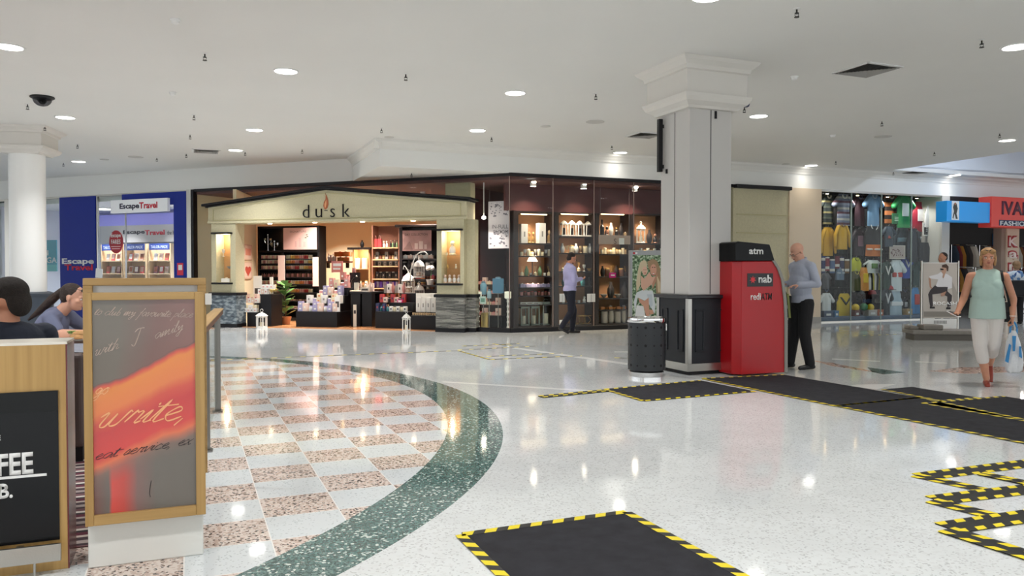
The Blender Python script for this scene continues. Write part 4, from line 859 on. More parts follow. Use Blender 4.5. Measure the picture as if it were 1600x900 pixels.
# chandelier style glass centrepieces in the dark bay
for px,h,l in ((419,.4,'taller'),(429,.22,'shorter')):
    t=thing('glass_candelabra',l+' glass candelabra in the black bay beside the pink poster','candelabra',FP.w(aP(px,BU+.15),BU+.15,zP(391)+.002),FP.yaw)
    b=B().lathe([(.05,0),(.05,.01),(.012,.02),(.012,h),(.03,h+.02),(.03,h+.05)],seg=12); obj('stem',b,M_chrome,t,smooth=True)
    for k in range(4):
        a=k*PI/2; b=B(); b.tube(smooth_line([(0,0,h*.5),(.06*math.cos(a),.06*math.sin(a),h*.45),(.11*math.cos(a),.11*math.sin(a),h*.7)]),.006,6); b.cyl(.11*math.cos(a),.11*math.sin(a),h*.7,h*.7+.06,.02,seg=8); obj('arm',b,M_chrome,t)
# cream side wall pictures
FW=Fr(IW1[:2],math.degrees(math.atan2(IWE[1]-IW1[1],IWE[0]-IW1[0])))
for py0,py1,c,l in ((381,407,'D98E78','upper framed pink print on the cream shop side wall'),(409,436,'C8503E','lower framed heart print on the cream shop side wall')):
    a0,zt=FW.at(379,py0); a1,zb=FW.at(392,py1); a0,a1=min(a0,a1),max(a0,a1)
    t=thing('wall_picture',l,'picture',FW.w(0,-.0),FW.yaw,'framed prints on the cream shop wall')
    obj('frame',B().box(a0,a1,-.03,-.005,zb,zt),cm('D8B49A'),t); q=obj('print',B().box(a0+.08,a1-.08,-.034,-.03,zb+.03,zt-.03),cm('EBCBB8'),t)
    am,zm=(a0+a1)/2,(zb+zt)/2
    if 'heart' in l: pts=[(am+.35*math.sin(k*PI/12)**3,zm+.015*(13*math.cos(k*PI/12)-5*math.cos(k*PI/6)-2*math.cos(k*PI/4)-math.cos(k*PI/3))*.62) for k in range(24)]; obj('heart',B().prism(pts,-.037,-.034),cm(c),q)
    else: obj('motif',B().box(am-.3,am+.3,-.037,-.034,zm-.08,zm+.1),cm(c),q,bevel=.002)
# ================================================================ left front podium with white boxes
BL=.30
a0,a1,a2=-5.74,FP.a(402,BL),FP.a(419,BL)
t=thing('display_podium','low black stepped podium beside the left stone pillar','display stand',FP.w(0,BL),FP.yaw)
z1=FP.z(385,488,BL); z2=FP.z(415,459,BL+.5)
obj('low_block',B().box(a0,a1,0,.5,0,z1),M_black,t,bevel=.005); obj('high_block',B().box(a1+.0,a2,.12,.62,0,z2),M_black,t,bevel=.005); obj('step',B().box(a0+.12,a1,.24,.5,z1,z1+.22),M_black,t)
row(FP,BL+.07,371,402,z1,6,lambda k:('box',(('white','grey'),('white','pink'))[k%2]),'in the front row on the black podium beside the slate pillar',1.0)
row(FP,BL+.18,375,403,z1,4,lambda k:('carton',(('white','rose'),('cream','pink'))[k%2]),'in the second row on the slate pillar podium',1.1)
row(FP,BL+.31,378,404,z1+.22,5,lambda k:('box',(('white','pink'),('blush','white'))[k%2]),'in the third row on the slate pillar podium',1.15)
row(FP,BL+.43,381,404,z1+.22,4,lambda k:('carton',(('cream','rose'),('blush','red'))[k%2]),'in the back row on the slate pillar podium',1.4)
row(FP,BL+.22,404,419,z2,3,lambda k:('box',(('white','rose'),('blush','white'))[k%2]),'on the front edge of the higher black block',1.25)
for k in range(3): item('box',('white','pink'),FP.w(a1+.06+.11*k,BL+.22,z2+.127),FP.yaw,'on the upper layer on the higher black block',1.1)
def sign_card(fr,b,px0,px1,py0,py1,lab,lines,c='F3F0EC',ink='4A4444',z0=None,cat='sign',top=None):
    a0,zt=fr.at(px0,py0,b); a1,zb=fr.at(px1,py1,b); 
    if z0 is not None: zb=z0
    t=thing('sign_card',lab,cat,fr.w((a0+a1)/2,b,zb),fr.yaw); w=(a1-a0)/2
    obj('card',B().box(-w,w,-.006,.006,0,zt-zb),cm(c),t); obj('foot',B().box(-w*.6,w*.6,-.03,.04,0,.008),M_whiteplastic,t)
    h=zt-zb
    q=B()
    for i,(s,f0,f1) in enumerate(lines): q.box(-w*.7,w*(.7-.15*(i%2)),-.0075,-.006,h*f0,h*f1)
    obj('print_lines',q,cm(ink),t)
    return t
sign_card(FP,BL+.56,396,409,431,452,'white upright sign card behind the boxes on the podium',[('SALE',.6,.75),('CANDLES',.4,.48),('50% OFF',.25,.33)],z0=.001)
t=thing('floral_candle','tall white candle with yellow flowers on the high black block','candle',FP.w(FP.a(424,BL+.5),BL+.5,z2+.002)); obj('candle',B().cyl(0,0,0,.42,.045,seg=16),cm('F4EEE0'),t,smooth=True)
b=B(); random.seed(5)
for k in range(14): b.ell((random.uniform(-.12,.12),random.uniform(-.1,.02),random.uniform(.06,.22)),(.035,.03,.03),None,8,5)
obj('flowers',b,mat('yellow_flowers','E6C97A',.8,var=.5,vscale=20),t,smooth=True)
# ---------------------------------------------------------------- lanterns
def lantern(p,h,w,lab,rz=0,sides=6,grp=None):
    t=thing('lantern',lab,'lantern',p,rz,grp); M_=mat('lantern_white','F1EFEA',.45); r=w/2
    obj('base',B().lathe([(r*1.0,0),(r,.03*h),(r*.85,.07*h)],seg=sides),M_,t); obj('roof',B().lathe([(r*1.08,.72*h),(r*1.02,.76*h),(r*.45,.9*h),(r*.16,.93*h),(r*.14,.97*h),(.004,.985*h)],seg=sides),M_,t)
    b=B()
    for k in range(sides): a=2*PI*k/sides; x,y=r*.84*math.cos(a),r*.84*math.sin(a); b.tube([(x,y,.06*h),(x,y,.73*h)],w*.055,5)
    for k in range(sides):
        a=2*PI*k/sides; a2_=2*PI*(k+1)/sides; am=(a+a2_)/2; b.tube(smooth_line([(r*.84*math.cos(a),r*.84*math.sin(a),.6*h),(r*.78*math.cos(am),r*.78*math.sin(am),.69*h),(r*.84*math.cos(a2_),r*.84*math.sin(a2_),.6*h)],4),w*.03,4); b.tube([(r*.84*math.cos(a),r*.84*math.sin(a),.09*h),(r*.84*math.cos(a2_),r*.84*math.sin(a2_),.09*h)],w*.035,4)
    obj('cage',b,M_,t); obj('candle',B().cyl(0,0,.07*h,.35*h,r*.35,seg=12),cm('F4E9D2'),t,smooth=True); obj('handle_ring',B().tube([(w*.12*math.cos(q*PI/6),0,.985*h+w*.10+w*.12*math.sin(q*PI/6)) for q in range(13)],w*.02,5),M_,t)
    return t
lx,ly=FL(409,512.5); lantern((lx,ly,0),.40,.29,'white lantern on the floor before the left podium')
lx,ly=FL(635,518.5); lantern((lx,ly,0),.43,.20,'slim white lantern on the floor at the right podium corner',sides=4,rz=.4)
# ---------------------------------------------------------------- fiddle leaf plant
px_,py_=FL(446,507.5)
t=thing('potted_plant','leafy green fiddle leaf plant in a copper pot at the shop entrance','plant',(px_,py_,0))
obj('pot',B().lathe([(.10,0),(.15,.2),(.155,.21),(.14,.205),(.12,.16),(.01,.16)],seg=24),mat('copper_pot','B58566',.3,.5),t,smooth=True); obj('stem',B().tube(smooth_line([(0,0,.15),(.02,.0,.45),(-.02,0,.8),(.03,0,1.0)]),.012,6),cm('6B4E35'),t)
random.seed(11); lm=mat('fiddle_leaf','5C8646',.35,var=.35,vscale=9)
for k in range(24):
    z=.22+.78*k/23; a=k*2.4; L_=.27+random.uniform(-.03,.04); M_=Matrix.Translation((0,0,z))@Matrix.Rotation(a,4,'Z')@Matrix.Rotation(-R(random.uniform(15,50)),4,'Y')
    rs=[]
    for s_,w_ in ((.03,.008),(.25,.055),(.5,.08),(.75,.10),(.92,.065),(1.0,.01)):
        rs.append([M_@Vector((.03+L_*s_,w_*math.cos(q),.002*math.sin(q)+.018*abs(math.cos(q))-.03*s_*s_)) for q in [2*PI*j/8 for j in range(8)]])
    obj('leaf',B().rings(rs),lm,t,smooth=70)
# ================================================================ central stepped display
BC=.55
a0,a1=FP.a(462,BC),FP.a(526,BC); zb=FP.z(500,487,BC)
t=thing('tiered_display','black tiered display table heaped with pastel boxes in the entrance centre','display stand',FP.w(0,BC),FP.yaw)
obj('base',B().box(a0,a1,0,1.3,0,zb),M_black,t,bevel=.005); TI=[]
for k in range(5):
    x_=a0+.12+k*.2; z_=zb+.19*(k+1); y_=.24+k*.2; obj('tier',B().box(x_,a1-.02,y_,1.3,zb+.19*k+.0005,z_-.0),M_black,t); TI.append((x_,y_,z_))
pal=[[('lilac','white'),('white','lilac'),('blush','white')],[('lilac','white'),('white','grey'),('cream','orange')],[('blush','white'),('lilac','white'),('pink','white')],[('pink','white'),('rose','white'),('cream','pink')],[('pink','red'),('rose','white'),('blush','rose')],[('red','white'),('pink','white'),('rose','cream')]]
names=['lowest','second','third','fourth','fifth','top']
for k in range(6):
    if k==0: xx0,yy,zz=a0,.13,zb
    else: xx0,yy,zz=TI[k-1][0],TI[k-1][1]+.11,TI[k-1][2]
    n=int((a1-xx0)/.135)
    for i in range(n):
        c=pal[k][(i*2+k)%3]; kd=('box','carton','jar')[(i+k)%3]
        xx=xx0+.07+.135*i; item(kd,c,FP.w(xx,BC+yy,zz+.001),FP.yaw+random.uniform(-.1,.1),'on the %s tier of the central stand'%names[k],1.25)
        if kd=='box': item('box',c,FP.w(xx,BC+yy,zz+.127),FP.yaw+random.uniform(-.2,.2),'stacked second on the %s tier of the central stand'%names[k],1.15)
sign_card(FP,BC+1.26,518,536,408,440,'pink sign card topping the central tiered display',[('SALE',.55,.8),('2 FOR 1',.25,.4)],'D98A84','FFFFFF',z0=TI[-1][2]+.002)
sign_card(FP,BC+.08,523,531,464,472,'small white price card on the central tiered display',[('$10',.3,.7)],z0=zb+.001)
sign_card(FP,BC+.02,508,516,484,487,'small lying ticket at the central display edge',[('$5',.3,.7)],z0=zb+.0008) if False else None
# black tables right of it
BT=1.0
a0,a1=FP.a(546,BT),FP.a(580,BT); z_=FP.z(560,456,BT)
t=thing('black_table','tall black display table right of the pastel tiers','table',FP.w(0,BT),FP.yaw)
obj('tabletop',B().box(a0,a1,0,.8,z_-.04,z_),M_black,t,bevel=.005); 
for x_,y_ in ((a0+.14,.14),(a1-.14,.14),(a0+.14,.66),(a1-.14,.66)): obj('leg',B().box(x_-.13,x_+.13,y_-.1,y_+.1,0,z_-.04),M_black,t)
t=thing('glass_cloche','glass bell cloche over a pale candle on the black table','cloche',FP.w(FP.a(557,BT+.3),BT+.3,z_+.001)); obj('base',B().lathe([(.17,0),(.17,.02),(.15,.03)],seg=24),cm('CBB8A0'),t,smooth=True); obj('dome',B().lathe([(.15,.03),(.155,.2),(.13,.29),(.07,.35),(.015,.37)],seg=24,closed=False),M_glass,t,smooth=True); obj('knob',B().ell((0,0,.385),(.02,.02,.02)),cm('E0D8CC'),t,smooth=True); obj('candle',B().cyl(0,0,.03,.22,.06),cm('EDE3D6'),t,smooth=True)
row(FP,BT+.3,568,582,z_,2,[('figurine',('white','cream')),('vase',('blush',)),('pillar',('white','dark'))],'on the tall black table right of the cloche',1.2)
row(FP,BT+.62,560,584,z_,5,[('carton',('blush','rose')),('bottle',('tan','gold'))],'behind on the tall black table by the cloche',1.3)
sign_card(FP,BT-.12,552,557,476,489,'narrow cream card leaning at the black table legs',[('NEW',.6,.75)],'E8E0D0',z0=.001); sign_card(FP,BT+.12,563,577,449,455.5,'long cream card on the black table edge',[('GIFTS',.3,.7)],'E8D8C8',z0=z_+.001)
# ================================================================ back wall shelf with boxes
BB=3.9
a0,a1=FP.a(496,BB),FP.a(546,BB); z_=FP.z(520,408,BB)
t=thing('wall_shelf','brown wall shelf with pale boxes on the cream back wall','shelf',FP.w(0,BB),FP.yaw); obj('board',B().box(a0,a1,0,.35,z_-.05,z_),mat('brown_shelf','8A5A48',.5),t)
for x_ in (a0+.2,a1-.2): obj('bracket',B().prism([(x_-.02,z_-.05),(x_+.02,z_-.05),(x_+.02,z_-.2),(x_-.02,z_-.2)],.2,.35),M_black,t)
row(FP,BB+.15,498,511,z_,2,[('gift',('cream','orange'))],'on the left of the brown back wall shelf',1.6); row(FP,BB+.15,512,526,z_,4,[('bottle',('white','rose')),('pillar',('blush','dark'))],'in the middle of the brown back wall shelf',1.7); row(FP,BB+.15,528,545,z_,2,[('gift',('orange','cream'))],'on the right of the brown back wall shelf',1.9)
for k in range(2): item('gift',('orange','cream'),FP.w(FP.a(532+9*k,BB+.15),BB+.15,z_+.137),FP.yaw,'in the upper layer on the brown back wall shelf',1.8)
# lit cabinet
BQ=3.2
a0,a1=FP.a(551,BQ),FP.a(578,BQ); z0_,z1_=FP.z(565,446,BQ),FP.z(565,390,BQ)
t=thing('lit_cabinet','small glowing wall cabinet on tan panel right of the back wall','cabinet',FP.w(0,BQ),FP.yaw)
obj('back_panel',B().box(a0-.03,a1+.05,.3,.34,0,z1_),mat('cab_tan','BE8E5E',.6),t); b=B(); b.box(a0,a0+.04,0,.3,z0_,z1_); b.box(a1-.04,a1,0,.3,z0_,z1_); obj('side',b,mat('cab_tan','BE8E5E',.6),t)
obj('crown',B().box(a0-.12,a1+.06,-.08,.34,z1_,z1_+.06),M_dkwood,t); obj('ledge',B().box(a0-.08,a1+.06,-.06,.34,z0_-.06,z0_),M_dkwood,t); zs=FP.z(565,420,BQ); obj('shelf',B().box(a0+.04,a1-.04,0,.3,zs-.02,zs),mat('cab_tan','BE8E5E',.6),t); lamp(t,'POINT',(1,.8,.55),8,((a0+a1)/2,.08,z1_-.12),.03,name='cabinet_bulb')
for x_ in (558,570): item('pillar',('cream','gold'),FP.w(FP.a(x_,BQ+.12),BQ+.12,zs+.001),0,'on the upper shelf of the glowing cabinet',2.2)
row(FP,BQ+.12,555,575,z0_,4,[('votive',('orange',)),('jar',('cream','gold'))],'on the lower shelf of the glowing cabinet',1.3)
item('vase',('dark',),FP.w(FP.a(566,BQ+.1),BQ+.1,z1_+.061),0,'on top of the glowing cabinet',1.0)
# shelf bay with purple candles
BS=2.9
a0,a1=FP.a(581,BS),FP.a(624,BS); zt=FP.z(600,352,BS)
t=thing('pale_wood_shelving','pale wood shelving bay holding dark candles and purple candles','shelving unit',FP.w(0,BS),FP.yaw)
obj('back_panel',B().box(a0,a1,.36,.38,0,zt),mat('bay_brown','8A5A46',.7),t); b=B(); b.box(a0,a0+.03,0,.38,0,zt); b.box(a1-.03,a1,0,.38,0,zt); obj('upright',b,mat('bay_brown','8A5A46',.7),t)
SB=[]
for py in (386.5,405,415.5,435.5,450,466,476): z_=FP.z(600,py,BS); SB.append(z_); obj('shelf',B().box(a0+.03,a1-.03,-.02,.36,z_-.03,z_),M_ltwood,t)
pl='in the pale wood bay'
row(FP,BS+.15,583,597,SB[0],2,[('bag',('red','rose'))],'on the top shelf '+pl,1.3); row(FP,BS+.15,598,607,SB[0],2,[('figurine',('white','blush'))],'on the top shelf '+pl,1.2); row(FP,BS+.15,609,622,SB[0],4,[('bottle',('dark','grey')),('bottle',('green','dark'))],'on the top shelf '+pl,1.5)
row(FP,BS+.15,583,622,SB[1],8,[('jar',('tan','dark')),('carton',('grey','dark')),('jar',('brown','black'))],'on the second shelf '+pl,1.25); row(FP,BS+.15,583,622,SB[2],9,[('carton',('grey','dark')),('jarbig',('dark','grey'))],'on the third shelf '+pl,.8)
row(FP,BS+.15,588,622,SB[3],7,[('carton',('dark','grey')),('jarbig',('black','white'))],'on the fourth shelf '+pl,1.2); row(FP,BS+.15,583,623,SB[4],8,[('pillar',('purple','dark')),('pillar',('lilac','dark'))],'on the fifth shelf '+pl,1.3)
row(FP,BS+.15,585,622,SB[5],6,[('jar',('red','dark')),('jar',('brown','gold'))],'on the sixth shelf '+pl,1.2); row(FP,BS+.15,585,622,SB[6],6,[('jar',('dark','red'))],'on the lowest shelf '+pl,1.1)
# dark dresser with poster
BD=2.5
a0,a1=FP.a(624,BD),FP.a(690,BD); z1_=FP.z(650,355,BD)
t=thing('dark_dresser','dark stained dresser framing the dusky day collection poster','dresser',FP.w(0,BD),FP.yaw)
b=B(); b.box(a0,a1,.36,.4,0,z1_); b.box(a0,a0+.08,0,.36,0,z1_); b.box(a1-.06,a1,0,.36,0,z1_); b.box(a0,a1,0,.36,0,.5); obj('carcass',b,M_dkwood,t)
obj('crown',B().box(a0-.1,a1+.05,-.08,.4,z1_,z1_+.07),M_dkwood,t,bevel=.02)
pp=obj('poster_panel',B().box(FP.a(629,BD),FP.a(674,BD),.0,.03,FP.z(650,392,BD),FP.z(650,360,BD)),mat('dusky_print','B48B86',.5,var=.25,vscale=4),t)
text('lettering','DAY COLLECTION',FP.a(633,BD),FP.a(668,BD),FP.z(650,368,BD),FP.z(650,364.5,BD),-.001,cm('3A2A2A'),pp,0,0,.001)
b=B()
for (px,w,h) in ((648,5,9),(655,6,12),(663,4,7)): b.box(FP.a(px,BD),FP.a(px+w,BD),-.004,0,FP.z(650,389,BD),FP.z(650,389-h,BD))
obj('print_shapes',b,cm('D9C0B8'),pp); obj('print_shapes',B().prism([FP.at(630,390,BD),FP.at(645,390,BD),FP.at(640,377,BD)],-.003,0),cm('8C6A66'),pp)
SD=[]
for py in (404,420,436,452): z_=FP.z(650,py,BD); SD.append(z_); obj('shelf',B().box(a0+.08,a1-.06,0,.36,z_-.03,z_),M_dkwood,t)
row(FP,BD+.12,630,678,SD[0],6,[('gift',('white','blush')),('gift',('blush','white'))],'on the dresser shelf below the poster',1.3); row(FP,BD+.12,628,680,SD[1],7,[('jarbig',('black','grey')),('vase',('dark',)),('jarbig',('white','black'))],'on the second shelf of the dark dresser',1.2)
row(FP,BD+.12,628,680,SD[2],7,[('gift',('red','magenta')),('gift',('orange','red')),('bowl',('brown',))],'on the third shelf of the dark dresser',1.4); row(FP,BD+.12,628,680,SD[3],7,[('jarbig',('brown','gold')),('figurine',('white','cream'))],'on the lowest shelf of the dark dresser',1.2)
sign_card(FP,BD-.2,625,631,400,432,'tall cream strip standing left of the dark dresser',[('DUSK',.8,.85)],'E4CFC4',z0=.5) if False else None
# ================================================================ front right tables
BF=.62
a0,a1=FP.a(586,BF),FP.a(637,BF); z_=FP.z(610,487,BF)
t=thing('low_table','low black display table with dark gift sets right of the entrance','display stand',FP.w(0,BF),FP.yaw); obj('block',B().box(a0,a1,0,.95,0,z_),M_black,t,bevel=.005); obj('tier',B().box(a0+.2,a1-.02,.35,.95,z_,z_+.2),M_black,t); obj('tier',B().box(a0+.4,a1-.02,.65,.95,z_+.2,z_+.42),M_black,t)
row(FP,BF+.15,588,608,z_,4,[('carton',('navy','red')),('bottle',('teal','dark'))],'on the front of the low black table',1.2); row(FP,BF+.15,609,636,z_,5,[('box',('white','dark')),('jar',('cream','black'))],'on the right front of the low black table',1.2)
row(FP,BF+.5,594,634,z_+.2,7,[('carton',('red','navy')),('box',('blush','dark')),('bottle',('dark','gold'))],'on the middle tier of the low black table',1.25); row(FP,BF+.82,600,634,z_+.42,6,[('bag',('grey','blush')),('carton',('white','dark')),('vase',('rose',))],'on the top tier of the low black table',1.4)
sign_card(FP,BF+.40,621,629,468,473,'bright pink sale tag among the dark gift sets',[('SALE',.3,.7)],'E02C86','FFFFFF',z0=z_+.201)
a2,a3=FP.a(642,.42),FP.a(684,.42); z2=FP.z(660,493,.42)
t=thing('front_podium','low black podium carrying tall white boxes and tea candles','display stand',FP.w(0,.42),FP.yaw); obj('block',B().box(a2,a3-.03,0,1.0,0,z2),M_black,t,bevel=.005); obj('riser',B().box(a2+.1,a3-.03,.3,1.0,z2,z2+.06),M_black,t)
row(FP,.50,644,681,z2,11,[('votive',('tan',))],'in the front row on the low black podium',.95); row(FP,.86,651,682,z2+.06,4,[('tall',('white','grey'))],'on the low black podium beside the stone pillar',1.15)
row(FP,1.10,651,682,z2+.06,4,[('tall',('white','cream'))],'behind the tall boxes on the low podium',1.45)
# white hook stand with hanging bird cages
hx,hy,_=FP.w(FP.a(640,.98),.98); 
t=thing('hook_stand','white curly metal stand with hooks for bird cages','display stand',(*FP.w(FP.a(644,1.82),1.82)[:2],0),FP.yaw); Mw=mat('lantern_white','F1EFEA',.45)
obj('base',B().lathe([(.16,0),(.16,.02),(.03,.04)],seg=20),Mw,t,smooth=True); obj('pole',B().tube(smooth_line([(0,0,.02),(.02,0,.8),(-.05,0,1.3),(.1,0,1.75),(.32,0,1.86),(.42,0,1.78)]),.014,7),Mw,t)
obj('hook',B().tube(smooth_line([(-.04,0,1.25),(-.2,0,1.5),(-.24,0,1.42)]),.011,6),Mw,t)
def birdcage(px,py,b,h,w,lab):
    a,z=FP.at(px,py,b); t=thing('bird_cage',lab,'bird cage',FP.w(a,b,z),0,'white bird cages'); r=w/2; H=h
    obj('base',B().lathe([(r*1.08,0),(r*1.08,.02),(r,.035)],seg=20),Mw,t,smooth=True); q=B()
    for k in range(12):
        an=2*PI*k/12; q.tube([(r*math.cos(an),r*math.sin(an),.03),(r*math.cos(an),r*math.sin(an),H*.6),(r*.75*math.cos(an),r*.75*math.sin(an),H*.78),(r*.1*math.cos(an),r*.1*math.sin(an),H*.92)],.006,4)
    for z_ in (H*.3,H*.6): q.tube([(r*math.cos(2*PI*k/20),r*math.sin(2*PI*k/20),z_) for k in range(21)],.007,4)
    obj('wires',q,Mw,t); obj('roof',B().lathe([(r*1.05,H*.6),(r*.8,H*.77),(r*.3,H*.9),(.02,H*.95)],seg=20,closed=False),Mw,t,smooth=True); obj('finial',B().ell((0,0,H*.97),(.02,.02,.03)).tube([(.025*math.cos(k),0,H+.03+.025*math.sin(k)) for k in range(7)],.004,4),Mw,t); obj('flowers',B().ell((0,0,.09),(r*.6,r*.6,.06)),mat('cage_flowers','DCC8B8',.9,var=.4,vscale=20),t,smooth=True)
birdcage(655,434,1.84,.48,.27,'white bird cage hanging highest on the hook stand'); birdcage(638,459,1.80,.55,.32,'white bird cage at the left of the hook stand'); birdcage(655,468,1.78,.40,.26,'lowest white bird cage behind the tall white boxes')
t=thing('orchid','white orchid blooms in a white pot behind the bird cages','plant',FP.w(FP.a(672,2.2),2.2,1.02),0); obj('pot',B().lathe([(.07,0),(.1,.14),(.09,.14),(.01,.1)],seg=20),cm('F0EDE8'),t,smooth=True); obj('stem',B().tube(smooth_line([(0,0,.1),(.03,0,.3),(.0,0,.45)]),.008,5),cm('5E7A48'),t)
b=B()
for k in range(7): b.ell((.07*math.cos(k*.9),.04*math.sin(k*2),.43+.03*math.sin(k*1.7)),(.045,.02,.04),None,8,6)
obj('blooms',b,cm('F6F2EE'),t,smooth=True)
t=thing('plant_stand','dark side table carrying the white orchid pot','table',FP.w(FP.a(672,2.2),2.2,0),FP.yaw); obj('top',B().box(-.25,.25,-.16,.16,.98,1.019),M_dkwood,t); 
for x_ in (-.21,.21): obj('leg_panel',B().box(x_-.03,x_+.03,-.14,.14,0,.98),M_dkwood,t)
# niche goods
for x_,z_,k,c,s_,l in ((-.33,1.728,'figurine',('white','cream'),2.2,'glowing in the upper niche of the right pillar'),(-.47,1.728,'votive',('cream',),1.0,'beside the tall figure in the right pillar niche'),(-.45,1.43,'vase',('gold',),.5,'on the middle glass shelf of the right pillar niche'),(-.25,1.43,'figurine',('cream','white'),.7,'on the middle glass shelf of the right pillar niche')): item(k,c,FP.w(x_+.0,.17,z_+.001),0,l,s_)
for k in range(4): item('figurine',('white','blush'),FP.w(-.5+.11*k,.15,1.101),0,'on the floor of the right pillar niche',1.3)
item('gift',('white','cream'),FP.w(-6.22,.17,1.101),0,'lying in the left pillar niche',1.3); item('glass',('silver',),FP.w(-6.3,.17,1.73),0,'standing in the left pillar niche',1.2); item('bowl',('grey',),FP.w(-6.12,.17,1.43),0,'standing in the left pillar niche',.9)
t=thing('wall_lantern','small dark lantern on the cream wall left of the portico','lantern',FLf.w(FLf.a(327,.8),.8,FLf.z(327,432,.8)),0); obj('body',B().lathe([(.09,0),(.09,.03),(.08,.04),(.08,.26),(.1,.28),(.03,.36),(.01,.4)],seg=4),M_dkwood,t); obj('glow_glass',B().lathe([(.07,.05),(.07,.24)],seg=4),cm('D9B070'),t); obj('ring',B().tube([(.03*math.cos(k),0,.43+.03*math.sin(k)) for k in range(7)],.005,4),M_dkwood,t)
t2=thing('pedestal_stand','dark shelf stand under the small dark lantern','stand',FLf.w(FLf.a(327,.8),.8,0),FLf.yaw); obj('post',B().box(-.1,.1,-.08,.08,0,FLf.z(327,432,.8)-.03),M_dkwood,t2); obj('top',B().box(-.16,.16,-.12,.12,FLf.z(327,432,.8)-.03,FLf.z(327,432,.8)),M_dkwood,t2)
# shop ceiling spots
for x_,y_,l in ((-5.3,20.4,'a'),(-3.9,20.4,'b'),(-2.3,20.2,'c'),(-4.0,23.2,'d'),(-5.2,23.9,'e')):
    t=thing('shop_spotlight','warm ceiling spotlight inside the candle shop','ceiling light',(x_,y_,3.42),0,'spotlights in the candle shop ceiling'); obj('housing',B().lathe([(.07,0),(.07,-.1),(.05,-.1)],seg=16),M_whiteplastic,t,smooth=True); obj('lens',B().cyl(0,0,-.105,-.1,.05),mat('spot_lens','FFFFFF',.5,emit=25,ecol='FFD9A0'),t); lamp(t,'AREA',(1,.92,.82),75,(0,0,-.13),.12)
# ================================================================ CANDLE SHOP: cabinets behind the right-hand glass
BG=.8
def pbox(b_,fr,dep,px0,px1,py0,py1,th):
    pm=(px0+px1)/2; b_.box(fr.a(px0,dep),fr.a(px1,dep),dep,dep+th,fr.z(pm,py1,dep),fr.z(pm,py0,dep)); return b_
bays=[(802,872,810,862,'first'),(866,934,873,926,'second'),(930,988,936,982,'third'),(984,1046,991,1038,'fourth')]
bsh=[[380,400,431,449,462,476],[369,395,424,447,474],[368,397,432,466,484],[380,398,432,466]]
glow=(1,.80,.58); SHZ={}
M_cabback=mat('cabinet_back','A87B58',.7)
for i,(o0,o1,i0,i1,nm) in enumerate(bays):
    t=thing('display_cabinet','dark wood display cabinet, %s from the corner behind the shop glass'%nm,'cabinet',FR.w(0,0),FR.yaw)
    pm=(i0+i1)/2; zt=2.78; x0,x1=FR.a(o0,BG)+.01,FR.a(o1,BG)-.0; xi0,xi1=FR.a(i0,BG),FR.a(i1,BG); x1=FR.a(bays[i+1][0],BG)-.0 if i<3 else FR.a(o1,BG)
    zi=FR.z(pm,334,BG)
    b=B(); b.box(x0,xi0,BG,BG+.45,0,zt); b.box(xi1,x1,BG,BG+.45,0,zt); b.box(xi0,xi1,BG,BG+.45,zi,zt); b.box(xi0,xi1,BG,BG+.45,0,.08); obj('carcass',b,M_dkwood,t)
    obj('back_panel',B().box(xi0,xi1,BG+.42,BG+.44,.08,zi),M_cabback,t)
    L=[]
    for py in bsh[i]: z=FR.z(pm,py,BG); L.append(z); obj('shelf',B().box(xi0,xi1,BG+.02,BG+.42,z-.025,z),M_dkwood,t)
    SHZ[i]=L
    obj('strip_light',B().box(xi0+.1,xi1-.1,BG+.05,BG+.09,zi-.02,zi-.001),mat('strip_glow','FFFFFF',.5,emit=5,ecol='FFDCA8'),t)
    lamp(t,'AREA',glow,8,((xi0+xi1)/2,BG+.12,zi-.04),.3)
    for z in L[:3]: lamp(t,'AREA',glow,3.5 if i<2 else 3,((xi0+xi1)/2,BG+.12,z-.04),.3)
def R_(bay,sh,px0,px1,n,kinds,sc=1.0,dy=.14,txt=None): row(FR,BG+dy,px0,px1,(SHZ[bay][sh] if sh>=0 else .081),n,kinds,'on the %s in the %s glass-front cabinet'%(txt or (('top','second','third','fourth','fifth','sixth')[sh]+' shelf' if sh>=0 else 'floor'),bays[bay][4]),sc)
R_(0,0,811,824,1,[('tall',('white','grey'))],1.5); R_(0,0,837,853,1,[('tall',('white','grey'))],1.6); R_(0,0,824,836,2,[('figurine',('gold','gold'))],2.0); R_(0,0,854,861,1,[('figurine',('gold','tan'))],2.2)
R_(0,1,812,861,9,[('jar',('cream','gold')),('glass',('silver',)),('jarbig',('cream','white'))],1.05); R_(0,2,812,861,7,[('diffuser',('cream','tan')),('vase',('green',)),('votive',('white',))],1.15)
R_(0,3,812,861,6,[('gift',('lilac','white')),('gift',('lilac','pink'))],1.1); R_(0,4,812,861,9,[('jar',('rose','dark')),('jar',('brown','red'))],.95); R_(0,5,812,861,5,[('tealights',('white','grey'))],1.1)
def boxlantern(p,w,h,lab,rz,m=None,grp=None):
    m=m or mat('zinc_frame','8E968E',.45,.4); t=thing('box_lantern',lab,'lantern',p,rz,grp); b=B(); s=w/2
    for x in (-s,s-.02):
        for y in (-s,s-.02): b.box(x,x+.02,y,y+.02,0,h)
    b.box(-s,s,-s,s,0,.03); b.box(-s,s,-s,s,h-.04,h); obj('frame',b,m,t); obj('glass',B().box(-s+.012,s-.012,-s+.012,s-.012,.03,h-.04),M_glass,t); obj('candle',B().cyl(0,0,.031,h*.5,s*.45,seg=14),cm('E6DFCC'),t,smooth=True)
    obj('ring',B().tube([(s*.5*math.cos(k*PI/6),0,h+s*.5*math.sin(k*PI/6)) for k in range(13)],.008,5),m,t); return t
